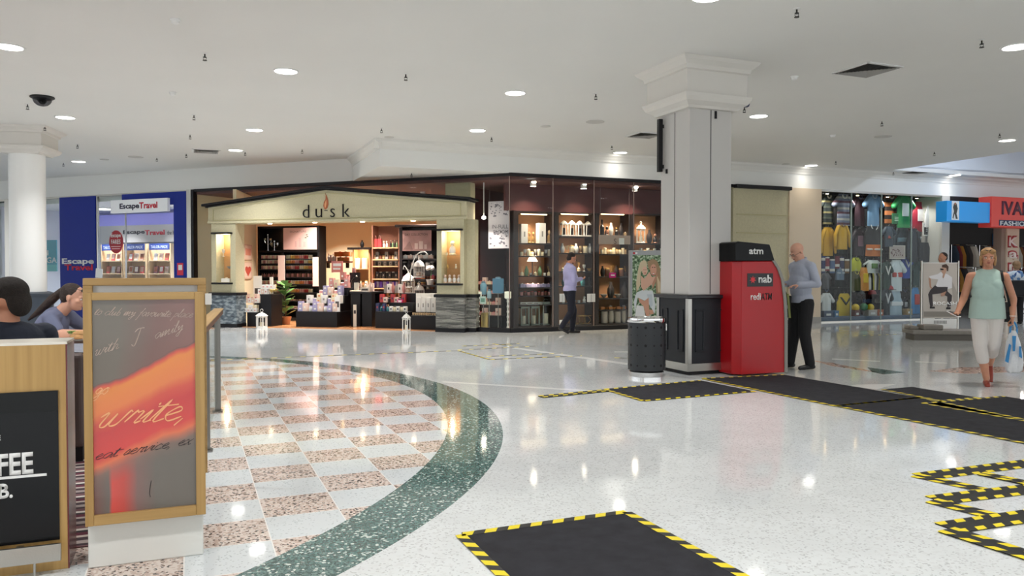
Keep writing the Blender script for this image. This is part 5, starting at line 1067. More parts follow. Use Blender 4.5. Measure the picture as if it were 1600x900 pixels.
boxlantern(FR.w(FR.a(818,BG+.22),BG+.22,.081),.22,.45,'zinc box lantern, left one on the first cabinet floor',FR.yaw); boxlantern(FR.w(FR.a(834,BG+.22),BG+.22,.081),.22,.45,'zinc box lantern, middle one on the first cabinet floor',FR.yaw); boxlantern(FR.w(FR.a(853,BG+.22),BG+.22,.081),.28,.55,'zinc box lantern, tallest on the first cabinet floor',FR.yaw)
t=thing('table_lamp','small table lamp with white cone shade in the first cabinet','lamp',FR.w(FR.a(833,BG+.05),BG+.10,SHZ[0][2]+.001)); obj('base',B().lathe([(.07,0),(.06,.02),(.012,.03),(.012,.34)],seg=16),M_dkwood,t,smooth=True); obj('lamp_shade',B().lathe([(.13,.34),(.05,.47)],seg=20),mat('shade_glow','FFF2DC',.6,emit=1.2),t,smooth=True)
# second bay
for k in range(4):
    a=FR.a(881+12.5*k,BG+.16); t=thing('white_lantern','white frame lantern, %s of four on the top shelf behind glass'%('leftmost','second','third','rightmost')[k],'lantern',FR.w(a,BG+.16,SHZ[1][0]+.001),FR.yaw,'four white frame lanterns'); b=B()
    for sx in (-1,1):
        for sy in (-1,1): b.tube([(sx*.085,sy*.075,0),(sx*.062,sy*.055,.3)],.014,4)
    b.box(-.1,.1,-.09,.09,0,.03); b.box(-.08,.08,-.07,.07,.28,.31); b.lathe([(.10,.31),(.03,.37),(.005,.38)],seg=4); obj('frame',b,mat('lantern_white','F1EFEA',.45),t); obj('candle',B().cyl(0,0,.03,.2,.035,seg=10),M_black,t)
R_(1,1,875,925,7,[('vase',('silver',)),('glass',('tan',)),('jarbig',('cream','gold'))],1.15); R_(1,2,875,925,6,[('diffuser',('cream','gold')),('glass',('silver',)),('bowl',('gold',))],1.1); R_(1,3,876,925,5,[('vase',('teal',)),('vase',('dark',)),('glass',('silver',))],1.05); R_(1,4,876,925,6,[('votive',('silver',)),('figurine',('white','silver')),('bowl',('grey',))],1.15)
t=thing('wire_basket','curly golden wire basket on the second cabinet floor','basket',FR.w(FR.a(910,BG+.2),BG+.2,.081),FR.yaw); b=B(); b.tube([(.28*math.cos(k*PI/10),.16*math.sin(k*PI/10),.01) for k in range(21)],.008,5); b.tube([(.3*math.cos(k*PI/10),.17*math.sin(k*PI/10),.2) for k in range(21)],.008,5)
for k in range(14): a=2*PI*k/14; b.tube(smooth_line([(.28*math.cos(a),.16*math.sin(a),.01),(.33*math.cos(a+.2),.19*math.sin(a+.2),.1),(.3*math.cos(a),.17*math.sin(a),.2)],4),.006,4)
obj('wirework',b,mat('basket_gold','9C7F4E',.35,.8),t); obj('liner',B().lathe([(.14,.004),(.15,.012),(.05,.014)],seg=16),M_dkwood,t)
# third bay
R_(2,0,937,944,1,[('bottle',('dark','dark'))],3.0); R_(2,0,944,958,2,[('figurine',('brown','dark')),('vase',('silver',))],1.6); R_(2,0,960,980,3,[('bottle',('black','gold')),('vase',('dark',)),('gift',('tan','cream'))],1.6)
R_(2,1,938,980,9,[('jar',('cream','gold')),('pillar',('cream','dark')),('jar',('tan','gold'))],1.15); R_(2,2,938,981,6,[('vase',('dark',)),('jarbig',('brown','gold')),('diffuser',('dark','gold'))],1.3); R_(2,3,938,981,4,[('bowl',('grey',)),('vase',('dark',))],2.0)
R_(2,4,938,981,7,[('gift',('orange','brown')),('bowl',('orange',))],1.0); R_(2,-1,939,980,4,[('jarbig',('grey','dark')),('vase',('grey',))],2.2)
sign_card(FR,BG-.08,938,984,371,380,'wide cream lettered sign hung across the third cabinet',[('SCENTS',.3,.7)],'CDB8A4','4A2E2A') if False else None
t=thing('hanging_sign','wide pale sign hanging inside the glass before the third cabinet','sign',FR.w(0,.45),FR.yaw); a0,z1_=FR.at(936,367,.45); a1,z0_=FR.at(985,382,.45); obj('board',B().box(a0,a1,0,.012,z0_,z1_),cm('B9A090',.6),t); text('lettering','S',FR.a(959,.45),FR.a(963,.45),FR.z(960,381,.45),FR.z(960,373,.45),-.001,cm('54302C'),t,0,0,.001)
for px in (938,983): obj('cord',B().tube([(FR.a(px,.45),.006,z1_),(FR.a(px,.45),.006,3.42)],.003,4),cm('888080'),t)
obj('price_note',B().box(FR.a(967,.45),FR.a(975,.45),-.006,0,FR.z(970,382,.45),FR.z(970,372,.45)),M_paper,t)
t=thing('sale_tag','small magenta sale tag on the glass of the third cabinet','sign',FR.w(0,.02),FR.yaw); obj('card',B().box(FR.a(953,0),FR.a(963,0),-.004,.004,FR.z(958,434,0),FR.z(958,426,0)),cm('D02C86'),t); obj('print_line',B().box(FR.a(955,0),FR.a(961,0),-.005,-.004,FR.z(958,431,0),FR.z(958,429,0)),M_whiteplastic,t)
for px0,px1,py0,py1,l in ((918,930.5,459,472,'white square notice on the shop glass right of the walking man'),(875,883,459,472,'white square notice on the shop glass, upper left of the walking man legs'),(875,883,500,515,'white square notice low on the glass left of the walking man')):
    t=thing('window_notice',l,'notice',FR.w(0,-.0),FR.yaw); obj('sheet',B().box(FR.a(px0),FR.a(px1),.012,.025,FR.z(px0,py1),FR.z(px0,py0)),M_paper,t); 
    w=FR.a(px1)-FR.a(px0); b=B().box(FR.a(px0)+w*.48,FR.a(px0)+w*.52,.009,.012,FR.z(px0,py1)+.01,FR.z(px0,py0)-.01); obj('fold_line',b,cm('8C8C8C'),t)
# fourth bay
a=FR.a(1001,BG+.2); lantern(FR.w(a,BG+.2,SHZ[3][0]+.001),.5,.26,'pale metal lantern on the top shelf of the fourth cabinet',FR.yaw)
R_(3,0,1010,1036,3,[('vase',('dark',)),('figurine',('dark','brown')),('diffuser',('black','dark'))],1.7); R_(3,1,993,1036,8,[('jar',('cream','gold')),('glass',('silver',))],1.1); R_(3,2,993,1036,6,[('vase',('dark',)),('jarbig',('brown','gold'))],1.2); R_(3,3,993,1036,6,[('bowl',('orange',)),('jarbig',('grey','dark'))],1.2)
# spotlights behind the right-hand glass
for px,py,l in ((833,284,'left'),(912,287,'middle'),(992,293,'right')):
    a,z=FR.at(px,py,.45); t=thing('shop_spotlight',l+' one of the bright spotlights behind the right-hand shop glass','ceiling light',FR.w(a,.45,3.42),FR.yaw); obj('housing',B().lathe([(.05,0),(.05,-.06),(.07,-.1),(.07,3.42*0-(3.42-z)+.03)],seg=16),M_whiteplastic,t,smooth=True); obj('lens',B().ell((0,-.03,-(3.42-z)-.0),(.06,.06,.045)),mat('spot_lens2','FFFFFF',.5,emit=60,ecol='FFF0D8'),t); lamp(t,'SPOT',(1,.8,.6),70,(0,0,-(3.42-z)-.05),.04,spot=120)
# maroon header panel behind the glass above the cabinets
struct('trim_18',B().box(-.0+.25,6.9,BG+.1,BG+.2,2.79,3.42),M_maroon,loc=FR.w(0,0),rz=FR.yaw)
# ---------------------------------------------------------------- corner window display (behind the narrow left glass)
BK=.7
a0,a1=FLf.a(744,BK),FLf.a(785,BK)
def LZ(py,b=BK,px=770): return FLf.z(px,py,b)
t=thing('window_table','glass topped display table stacked with pink boxes in the corner window','table',FLf.w(0,BK),FLf.yaw)
zt=LZ(493); obj('tabletop',B().box(a0,a1-.05,0,.5,zt-.02,zt),M_dkwood,t); obj('lower_block',B().box(a0+.1,a1-.1,.2,.5,0,zt-.02),M_black,t)
obj('riser',B().box(a0+.03,a1-.1,.17,.5,zt,zt+.24),M_dkwood,t); obj('riser',B().box(a0+.03,a1-.1,.3,.5,zt+.24,zt+.5),M_dkwood,t); obj('riser',B().box(a0+.03,a1-.1,.41,.5,zt+.5,zt+.72),M_dkwood,t)
for k,(z,dy) in enumerate(((zt,.085),(zt+.24,.235),(zt+.5,.355),(zt+.72,.455))):
    row(FLf,BK+dy,748,782,z,5,[('gift',('pink','red')),('carton',('blush','rose')),('gift',('cream','pink'))],'on the %s step of the corner window display'%('lowest','second','third','top')[k],1.05)
for px,py,c,l,w,h in ((754,446,'7FB0CC','round pale blue tin on the corner window display',.15,.27),(777,444,'5E93B8','square blue lantern on the corner window display',.2,.34),(763,452,'A8C8D8','small light blue jar beside the blue tins in the corner window',.1,.17)):
    a=FLf.a(px,.55); t=thing('blue_tin',l,'tin',FLf.w(a,.52,FLf.z(px,py+12,.55)),FLf.yaw); b=B()
    if 'square' in l: b.box(-w/2,w/2,-w/2,w/2,0,h)
    else: b.lathe([(w*.45,0),(w*.5,.02),(w*.5,h*.85),(w*.3,h)],seg=20)
    obj('body',b,cm(c,.4),t,smooth='square' not in l,bevel=.004 if 'square' in l else 0); obj('lid',B().lathe([(w*.35,h),(w*.3,h+.03),(.01,h+.04)],seg=16),cm('5A7A90'),t,smooth=True)
    t.location=(*FLf.w(a,.6)[:2],FLf.z(px,py+14,.6)); hz=t.location.z
    s_=thing('tin_stand','slim stand under the '+l.split(' on ')[0].split(' beside')[0]+' in the corner window','stand',(*FLf.w(a,.6)[:2],0),FLf.yaw); obj('pole',B().cyl(0,0,.01,hz-.012,.01,seg=8),M_steeldark,s_); obj('foot',B().lathe([(.06,0),(.06,.008),(.01,.012)],seg=14),M_steeldark,s_); obj('plate',B().cyl(0,0,hz-.012,hz-.001,w*.5,seg=16),M_steeldark,s_)
for px,l in ((747.5,'left'),(793.5,'right')):
    a=FLf.a(px,.25); t=thing('candle_stand','tall white spindle stand with square candle, %s in corner window'%l,'candle stand',FLf.w(a,.25,0),FLf.yaw); zc_=FLf.z(px,466,.25)
    pr=[(.07,0),(.07,.03),(.02,.05)]; 
    for k in range(6): z=.05+(zc_-.05)*k/6; pr+= [(.014,z+.01),(.03,z+.05),(.014,z+.09)]
    pr+=[(.014,zc_-.03),(.06,zc_-.01),(.06,zc_)]; obj('spindle',B().lathe(pr,seg=14),mat('lantern_white','F1EFEA',.45),t,smooth=True); obj('candle',B().box(-.06,.06,-.06,.06,zc_,zc_+.15),mat('candle_glow','F4F0DC',.5,emit=.25),t,bevel=.008)
t=thing('brass_cylinder','brushed brass cylinder vase on the floor of the corner window','vase',FLf.w(FLf.a(758,.45),.42,0)); obj('body',B().lathe([(.085,0),(.09,.01),(.09,.40),(.095,.41),(.085,.41),(.08,.3),(.01,.3)],seg=28),mat('brass_brushed','B8A56A',.3,.9),t,smooth=True); obj('rim_band',B().lathe([(.093,.36),(.096,.37),(.093,.38)],seg=28,closed=False),mat('brass_brushed','B8A56A',.3,.9),t)
t=thing('window_poster','pale floral poster hanging in the corner window','poster',FLf.w(0,.9),FLf.yaw); a0,z1_=FLf.at(763,315,.9); a1,z0_=FLf.at(796,388,.9)
q=obj('sheet',B().box(a0,a1,0,.006,z0_,z1_),cm('B9B6C4',.6),t); b=B(); random.seed(4)
for k in range(60):
    x=random.uniform(a0+.05,a1-.05); z=random.choice([random.uniform(z1_-.35,z1_-.04),random.uniform(z0_+.05,z0_+.42)]); r=random.uniform(.012,.035); b.ell((x,-.001,z),(r,.001,r*.7),None,7,4)
obj('flowers_print',b,cm('5E5C6C'),q); text('lettering','IN-FULL',FLf.a(769,.9),FLf.a(794,.9),FLf.z(780,357,.9),FLf.z(780,351,.9),-.001,cm('3C3A48'),q,0,0,.001); text('lettering','BLOOM',FLf.a(771,.9),FLf.a(794,.9),FLf.z(780,365,.9),FLf.z(780,359.5,.9),-.001,cm('3C3A48'),q,0,0,.001)
for a_ in (a0+.03,a1-.03): obj('cord',B().tube([(a_,.003,z1_),(a_,.003,3.42)],.002,4),cm('9A9A9A'),q)
t=thing('slim_sticker','pale green notice card on the corner window glass','notice',FLf.w(0,0),FLf.yaw); obj('card',B().box(FLf.a(749.5),FLf.a(758.5),.012,.025,FLf.z(754,475),FLf.z(754,463)),cm('BFD8CC'),t); obj('card_panel',B().box(FLf.a(751),FLf.a(757),.009,.012,FLf.z(754,472),FLf.z(754,466)),cm('6E9A86'),t)
lx_,ly_,_=FLf.w(-1.0,.5); t=thing('shop_spotlight','bright spotlight in the narrow corner window beside the portico','ceiling light',FLf.w(FLf.a(756,.5),.5,3.42)); zz=FLf.z(756,340,.5); obj('stem',B().cyl(0,0,zz-3.42+.05,0,.012,seg=8),M_whiteplastic,t); obj('lens',B().ell((0,0,zz-3.42),(.045,.045,.04)),mat('spot_lens2','FFFFFF',.5,emit=45,ecol='FFF0D8'),t); lamp(t,'SPOT',(1,.85,.68),60,(0,0,zz-3.5),.04,spot=130)
# ================================================================ CREAM END WALL, PIER, SPORTS SHOP
A1_=FR.a(1146); A2_=FR.a(1232); A3_=FR.a(1282); A4_=FR.a(1470); A5_=FR.a(1482)
struct('wall_panelled',B().box(A1_,A2_,.02,.18,.0,GH-.05),M_cream,loc=FR.w(0,0),rz=FR.yaw)
b=B(); 
for z in (2.80,2.33): b.box(A1_+.1,A2_-.05,.0,.02,z,z+.02)
b.box(A1_+.1,A2_-.05,.0,.02,.3,.32); struct('trim_19',b,mat('cream_dark_trim','BDB58C',.7),loc=FR.w(0,0),rz=FR.yaw)  # wall mouldings share the darker cream
struct('trim_20',B().box(A1_,A2_,-.12,.1,GH-.08,GH+.01),M_black,loc=FR.w(0,0),rz=FR.yaw,bevel=.01)
M_pier=mat('pier_paint','E0CDB2',.6)
struct('wall_pier_sports',B().box(A2_,A3_,-.02,.3,0,GH),M_pier,loc=FR.w(0,0),rz=FR.yaw); struct('baseboard_pier',B().box(A2_-.005,A3_+.005,-.035,.0,0,.16),mat('skirting_grey','A39E96',.4),loc=FR.w(0,0),rz=FR.yaw)
struct('wall_pier_end',B().box(A4_,A5_,-.02,.3,0,GH),mat('pier_grey','C9C6BE',.6),loc=FR.w(0,0),rz=FR.yaw)
se=[A3_,FR.a(1331),FR.a(1378),FR.a(1425),A4_]
for i in range(4): pane(FR,se[i],se[i+1],.02,GH-.05,'window_%d'%(20+i))
b=B(); [b.box(s_-.012,s_+.012,.02,.05,.0,GH-.05) for s_ in se[1:4]]; struct('trim_21',b,mat('glass_edge_green','8C9A94',.3),loc=FR.w(0,0),rz=FR.yaw)
b=B(); b.box(A3_,A4_,0,.08,GH-.05,GH); b.box(A3_,A4_,0,.08,0,.03); struct('trim_22',b,M_steel,loc=FR.w(0,0),rz=FR.yaw)
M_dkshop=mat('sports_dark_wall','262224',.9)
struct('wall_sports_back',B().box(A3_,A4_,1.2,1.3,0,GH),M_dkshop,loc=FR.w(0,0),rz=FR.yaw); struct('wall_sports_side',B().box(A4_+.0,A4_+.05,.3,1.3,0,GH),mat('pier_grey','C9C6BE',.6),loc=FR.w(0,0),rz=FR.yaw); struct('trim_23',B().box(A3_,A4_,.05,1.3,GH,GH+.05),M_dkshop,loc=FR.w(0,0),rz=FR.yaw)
struct('wall_sports_left',B().box(A3_-.05,A3_,.3,1.3,0,GH),mat('pier_grey','C9C6BE',.6),loc=FR.w(0,0),rz=FR.yaw)
struct('trim_24',B().box(A3_,A4_,.1,1.2,.001,.12),mat('window_plinth','4E6078',.6),loc=FR.w(0,0),rz=FR.yaw)
t=thing('display_grid','dark wire display grid holding the sports clothes','display stand',FR.w(0,0),FR.yaw); b=B()
k=A3_+.05
while k<A4_: b.box(k,k+.008,1.08,1.09,.12,3.4); k+=.25
z=.3
while z<3.4: b.box(A3_+.02,A4_-.02,1.075,1.083,z,z+.008); z+=.2
obj('wire_grid',b,cm('55504E'),t)
for a_ in (A3_+.1,(A3_+A4_)/2,A4_-.1): obj('upright',B().box(a_-.015,a_+.015,1.10,1.13,.12,3.4),M_black,t)
for k in range(4):
    a_=(se[k]+se[k+1])/2; t=thing('window_spotlight','small spotlight over the sports window display','ceiling light',FR.w(a_,.35,GH),FR.yaw,'spotlights over the sports window'); obj('housing',B().lathe([(.05,-.001),(.05,-.06),(.04,-.07)],seg=14),M_black,t,smooth=True); obj('lens',B().cyl(0,0,-.075,-.07,.035),mat('spot_lens','FFFFFF',.5,emit=25,ecol='FFF4E4'),t); lamp(t,'SPOT',(1,.97,.93),30,(0,0,-.1),.04,rot=(R(8),0,0),spot=150)
# ---------------------------------------------------------------- garments
def garment(style,px0,px1,py0,py1,mbody,lab,cat='jersey',accent=None,acc='collar',grp=None,b=.62,extra=None,name=None):
    if b==.62: b=(.68,.44)[garment.k%2]; garment.k+=1
    pm=(px0+px1)/2; a0=FR.a(px0,b); a1=FR.a(px1,b); zt=FR.z(pm,py0,b); zb=FR.z(pm,py1,b); am=(a0+a1)/2; w=(a1-a0)*1.14; h=(zt-zb)*1.06; zb-=(zt-zb)*.04
    t=thing(name or 'sports_'+('shirt' if style in('tee','long','singlet','jacket') else style),lab,cat,FR.w(am,b,zb),FR.yaw,grp)
    q=B(); hw=w*(.5 if style in ('singlet','shorts','apron') else (.31 if style in('tee','polo') else .30)); d=.06; NS=9; rs=[]
    ph=random.uniform(0,6)
    for i in range(NS):
        f=i/(NS-1); z=h*f
        if style=='shorts': ww=hw*(1.0-.12*f)
        elif f<.72: ww=hw*(1.04-.08*f)
        elif f<.9: ww=hw*(1.0 if style!='singlet' else .78)
        else: ww=hw*(.85 if style!='singlet' else .55)
        dd=d*(1 if f<.85 else .6) if f<.99 else d*.35
        rs.append([(ww*math.cos(2*PI*j/24),dd*math.sin(2*PI*j/24)*(1+.28*math.sin(5*2*PI*j/24+ph+2*f)),z) for j in range(24)])
    q.rings(rs)
    if style in ('tee','polo'):
        for s in (-1,1): q.cap((s*hw*.75,0,h*.88),(s*w*.46,0,h*.66),h*.085,h*.09,10,None)
    if style in ('long','jacket'):
        for s in (-1,1): q.cap((s*hw*.75,0,h*.88),(s*w*.42,0,h*.55),h*.075,h*.07,10); q.cap((s*w*.42,0,h*.55),(s*w*.45,-.02,h*.12),h*.07,h*.05,10)
    obj('torso' if style!='shorts' else 'legs',q,mbody,t,smooth=60)
    if accent:
        if acc=='collar': q=B(); q.tube([(hw*.38*math.cos(k*PI/8),-.045-.01*math.sin(k*PI/8),h*.97-hw*.55*math.sin(k*PI/8)*.8) for k in range(9)],h*.022,6); obj('collar',q,accent,t)
        elif acc=='v': obj('chest_v',B().prism([(-hw*.8,h*.85),(-hw*.6,h*.85),(0,h*.6),(hw*.6,h*.85),(hw*.8,h*.85),(0,h*.5)],-.085,-.06),accent,t)
        elif acc=='panel': obj('print_panel',B().box(-hw*.5,hw*.5,-.085,-.05,h*.35,h*.75),accent,t,bevel=.01)
        elif acc=='band': obj('chest_band',B().box(-hw*.9,hw*.9,-.07,.0,h*.45,h*.6),accent,t,bevel=.02)
    obj('hanger',B().tube([(0,0,h*.96),(0,0,h+.03),(.025,0,h+.05),(.03,.0,h+.02)],.004,5),M_steel,t)
    if extra: text('lettering',extra[0],-hw*extra[2],hw*extra[2],h*extra[3],h*extra[4],-.09,cm(extra[1]),t,.01,0,.002)
    return t
garment.k=0
Z7=lambda X,Y:(1270+X/4.09,290+Y/4.09)
def G7(style,X0,Y0,X1,Y1,m,lab,**k):
    p=Z7(X0,Y0); q=Z7(X1,Y1); return garment(style,p[0],q[0],p[1],q[1],m,lab,**k)
random.seed(21)
S_=stripes
olive=S_('stripe_olive',['2B3330','20262A','8A7F55','2B3330','20262A','4A4E42'],.30); greyst=S_('stripe_grey',['6E7488','8A8FA0','5A3A44','6E7488','A7A49E'],.30)
tiger=S_('stripe_tiger',['B06A3A','2A2220'],.24); maroon=cm('341A24'); yel=cm('C99B22'); 
G7('polo',52,62,135,240,olive,'dark olive striped polo at the top left of the sports window',accent=cm('D8D2C0')); G7('polo',138,58,245,248,greyst,'grey and plum striped polo, second in the top row',accent=cm('DAD8D2'))
G7('tee',252,65,335,252,maroon,'plain maroon shirt in the top row of the sports window',accent=cm('6A6E88')); G7('tee',332,58,432,252,cm('6F93B4'),'light blue team shirt in the top row of the sports window',accent=cm('A8B8C8'))
G7('polo',440,60,542,252,tiger,'orange and black hooped jersey in the top row',accent=cm('D8D4C8')); G7('tee',518,66,632,262,cm('2E8A4C'),'bright green shirt in the top row of the sports window',accent=cm('E6EAE6'),acc='panel')
G7('singlet',636,108,722,288,cm('9A2030'),'red basketball singlet with white print in the top row',accent=cm('E8E4E2'),acc='panel'); G7('singlet',718,128,802,262,cm('E4E2E0'),'white basketball singlet at the top right of the window',accent=cm('B83038'),acc='collar')
G7('long',50,270,138,442,yel,'long mustard yellow jersey at the left of the second row'); G7('long',140,245,230,402,cm('D0A01E'),'bright mustard yellow jersey beside the long one',accent=cm('8A6A18')); G7('tee',248,282,335,442,cm('26161E'),'dark maroon shirt with crest in the second row',accent=cm('8C6A78'),acc='panel')
G7('singlet',335,250,432,372,cm('141012'),'black singlet with wide white collar in the second row',accent=cm('E8E6E2')); G7('shorts',340,370,434,448,cm('C8702C'),'orange shorts hanging under the black singlet',cat='shorts',accent=cm('E8E0D8'),acc='band')
G7('tee',444,262,520,385,cm('3C4854'),'grey blue shirt in the middle of the second row'); G7('jacket',514,260,612,440,cm('28363E'),'grey team jacket in the middle of the sports window',accent=cm('7A96A0'),acc='band'); G7('jacket',606,278,678,480,cm('1E2630'),'dark navy jacket right of the middle in the second row'); G7('jacket',672,312,762,400,cm('C8D0D4'),'white shouldered jacket below the framed black logo')
G7('shorts',682,366,755,482,cm('181C26'),'black trousers under the white shouldered jacket',cat='trousers')
G7('singlet',247,462,305,545,cm('C9CC28'),'neon yellow crop top in the third row',accent=cm('4E5A1E')); G7('singlet',300,525,352,668,cm('D89030'),'orange and yellow soft dress in the third row',accent=cm('E8C23A'),acc='panel'); G7('tee',328,478,437,556,cm('DCE2DC'),'white tee with green print in the third row',accent=cm('5E8A3E'),acc='panel')
G7('singlet',248,548,300,668,cm('4A4A20'),'dark olive singlet in the third row',accent=cm('B8A83A')); G7('singlet',358,556,438,662,S_('stripe_bw',['1C1C1C','C8B83A','E8E4DC'],.2,axis=0),'black yellow and white striped top in the third row'); G7('tee',438,490,500,652,cm('1E3A30'),'dark green shirt with white chevron in the third row',accent=cm('E6E6E2'),acc='v')
G7('tee',486,478,580,668,cm('DCE4E6'),'long white shirt in the middle of the third row',accent=cm('C04038'),acc='band',b=.5); G7('tee',562,458,632,588,cm('2448A8'),'royal blue shirt with white flash in the third row',accent=cm('E8ECF2'),acc='v'); G7('singlet',495,672,567,842,cm('B8CCD8'),'pale blue and white sleeveless top hanging lowest',accent=cm('F0F2F4'),acc='band',b=.5)
G7('tee',48,690,127,832,cm('E2E4E4'),'white tee with black print at the bottom left'); G7('singlet',160,692,242,832,cm('E2C22A'),'yellow singlet with triangle at the bottom left',accent=cm('3A3A28'),acc='v'); G7('tee',440,660,500,845,cm('202C34'),'black jersey with white chevron near the floor',accent=cm('E4E6E8'),acc='v'); G7('tee',562,725,610,800,cm('1E222A'),'small black and white kids top near the floor',accent=cm('E4E6E8'),acc='panel')
G7('singlet',630,655,682,812,cm('3C7EB4'),'bright blue team vest at the lower right',accent=cm('C0443C'),acc='panel'); G7('tee',632,470,684,640,cm('2A4A48'),'dark teal top in the fourth pane'); G7('tee',52,560,110,655,cm('5A5A60'),'grey kids tee below the scarves'); G7('singlet',150,520,195,600,cm('6F8296'),'grey blue kids top below the scarves',accent=cm('A8B4C0'),acc='band')
random.seed(31)
for r_,(Y0,Y1) in enumerate(((70,250),(270,430),(470,640),(660,820))):
    for k in range(9):
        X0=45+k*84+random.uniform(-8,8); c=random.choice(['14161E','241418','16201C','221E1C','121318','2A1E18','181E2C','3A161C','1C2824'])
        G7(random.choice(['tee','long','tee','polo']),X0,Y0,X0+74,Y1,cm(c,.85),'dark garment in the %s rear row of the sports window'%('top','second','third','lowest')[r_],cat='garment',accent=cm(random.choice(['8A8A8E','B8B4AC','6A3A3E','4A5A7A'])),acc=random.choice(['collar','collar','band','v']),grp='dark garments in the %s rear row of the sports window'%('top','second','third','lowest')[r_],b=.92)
for X0,Y0,X1,Y1,c,l in ((55,450,78,560,'3A4270','navy scarf'),(80,455,105,545,'8A3440','dark red scarf'),(108,470,140,560,'54688C','blue grey scarf'),(142,450,170,530,'6E2E38','wine red scarf'),(172,455,198,560,'3A3A5A','indigo scarf'),(204,470,232,560,'7A5A30','brown scarf')):
    p=Z7(X0,Y0); q=Z7(X1,Y1); b_=.66; a0=FR.a(p[0],b_); a1=FR.a(q[0],b_); z1_=FR.z(p[0],p[1],b_); z0_=FR.z(p[0],q[1],b_); w=(a1-a0)/2
    o=obj('scarf',B().rings([[(w*math.cos(2*PI*j/16),.03*math.sin(2*PI*j/16)*(1+.4*math.sin(j*1.6+i)),(z1_-z0_)*i/5) for j in range(16)] for i in range(6)]),S_('scarf_'+c,[c,c,'D8D4CC',c],.3),smooth=50,loc=FR.w((a0+a1)/2,b_,z0_),rz=FR.yaw); tag(o,l+' with pale bars at the left of the sports window','scarf')
def panel7(X0,Y0,X1,Y1,c,lab,cat,txt=None,ink='FFFFFF',b=.55,frame=None,name='framed_print'):
    p=Z7(X0,Y0); q=Z7(X1,Y1); a0=FR.a(p[0],b); a1=FR.a(q[0],b); pm=(p[0]+q[0])/2; z1_=FR.z(pm,p[1],b); z0_=FR.z(pm,q[1],b); t=thing(name,lab,cat,FR.w((a0+a1)/2,b,z0_),FR.yaw); w=(a1-a0)/2; h=z1_-z0_
    obj('panel',B().box(-w,w,0,.02,0,h),cm(c),t)
    if frame: q=B(); f=.03; q.box(-w-f,w+f,-.01,.025,h,h+f); q.box(-w-f,w+f,-.01,.025,-f,0); q.box(-w-f,-w,-.01,.025,0,h); q.box(w,w+f,-.01,.025,0,h); obj('frame',q,cm(frame),t)
    if txt:
        q=B(); [q.box(-w*.6,w*(.6-.1*k),-.002,0,h*(.3+.15*k),h*(.37+.15*k)) for k in range(3)]; obj('print_lines',q,cm(ink),t)
    return t
panel7(505,178,578,246,'3E7A50','green lettered sign board among the top row shirts','sign','TEAM SHOP','CFE0C8',b=.42,name='sign_board'); panel7(706,245,780,315,'1A1A1E','black framed logo panel at the right of the sports window','picture','LOGO'.replace('LOGO','JAM'),'D8D8D8',b=.45,frame='E8E6E0'); panel7(763,362,808,450,'C8447E','pink poster at the right edge of the sports window','poster',None,b=.4,name='poster')
t=panel7(495,388,583,463,'B8A8A0','framed team photograph in the middle of the window','picture',b=.42,frame='C8C0B4'); q=B(); random.seed(9)
w_=.28
for k in range(26): q.ell((random.uniform(-.25,.25),-.002,.06+random.uniform(0,.2)),(.016,.002,.022),None,7,4)
obj('printed_team',q,cm('5E3A38'),t)
for X,Y,r,c,l in ((272,780,25,'D8B820','yellow football at the left in the sports window'),(325,775,25,'2E7A4A','green football between two yellow ones'),(368,778,23,'D0B428','yellow football right of the green one')):
    p=Z7(X,Y); b_=.42; a,z=FR.at(p[0],p[1],b_); rr=r/4.09/1220*(FR.w(a,b_)[1]); t=thing('football',l,'ball',FR.w(a,b_,z)); obj('shell',B().ell((0,0,0),(rr,rr,rr),None,24,14),cm(c,.4),t,smooth=True); obj('seam',B().tube([(rr*1.005*math.cos(k*PI/12),0,rr*1.005*math.sin(k*PI/12)) for k in range(25)],.004,5),cm('303030'),t)
    st_=thing('ball_stand','thin stand under the '+l.split(' in ')[0].split(' between')[0].split(' right')[0]+' in the sports window','stand',FR.w(a,b_,.121)); obj('rod',B().cyl(0,0,0,z-rr-.121-.003,.012,seg=8),M_steeldark,st_); obj('cup',B().lathe([(.02,z-rr-.121-.014),(.05,z-rr-.121-.004)],seg=14),M_steeldark,st_)
for X,Y,c,l in ((475,340,'A04030','red and black cap hanging above the team photograph'),(490,665,'B02830','red cap hanging beside the pale blue top'),(380,695,'8A2E34','dark red cap above the footballs'),(300,690,'2A3038','dark cap above the yellow football')):
    p=Z7(X,Y); b_=.48; a,z=FR.at(p[0],p[1],b_); t=thing('cap',l,'cap',FR.w(a,b_,z),FR.yaw); obj('crown',B().lathe([(.11,0),(.11,.03),(.09,.09),(.04,.12),(.005,.125)],seg=20),cm(c),t,smooth=True); obj('brim',B().prismz([(-.09,-.06),(-.07,-.17),(0,-.2),(.07,-.17),(.09,-.06)],-.005,.006),cm('241E20'),t); obj('button',B().ell((0,0,.125),(.012,.012,.008)),cm('241E20'),t); obj('hook_wire',B().tube([(0,.0,.12),(0,.3,.16)],.004,4),M_steel,t)
for X0,X1,c,l in ((258,290,'6A3A34','brown shoe box'),(345,400,'C8C0B8','white sneaker box'),(405,440,'B0603A','orange toy box'),(60,120,'3E4E66','blue rolled mat'),(590,625,'A88C5E','tan paper bag'),(130,155,'4A7AA8','small blue bag')):
    p=Z7(X0,0); q=Z7(X1,0); b_=.38; a0=FR.a(p[0],b_); a1=FR.a(q[0],b_); w=(a1-a0)/2; t=thing('display_box',l+' on the sports window floor','box',FR.w((a0+a1)/2,b_,.121),FR.yaw); obj('carton',B().box(-w,w,-.08,.08,0,.14),cm(c),t,bevel=.006); obj('lid',B().box(-w-.004,w+.004,-.084,.084,.1405,.17),cm(c),t,bevel=.004); obj('label',B().box(-w*.5,w*.5,-.083,-.08,.04,.1),M_paper,t)
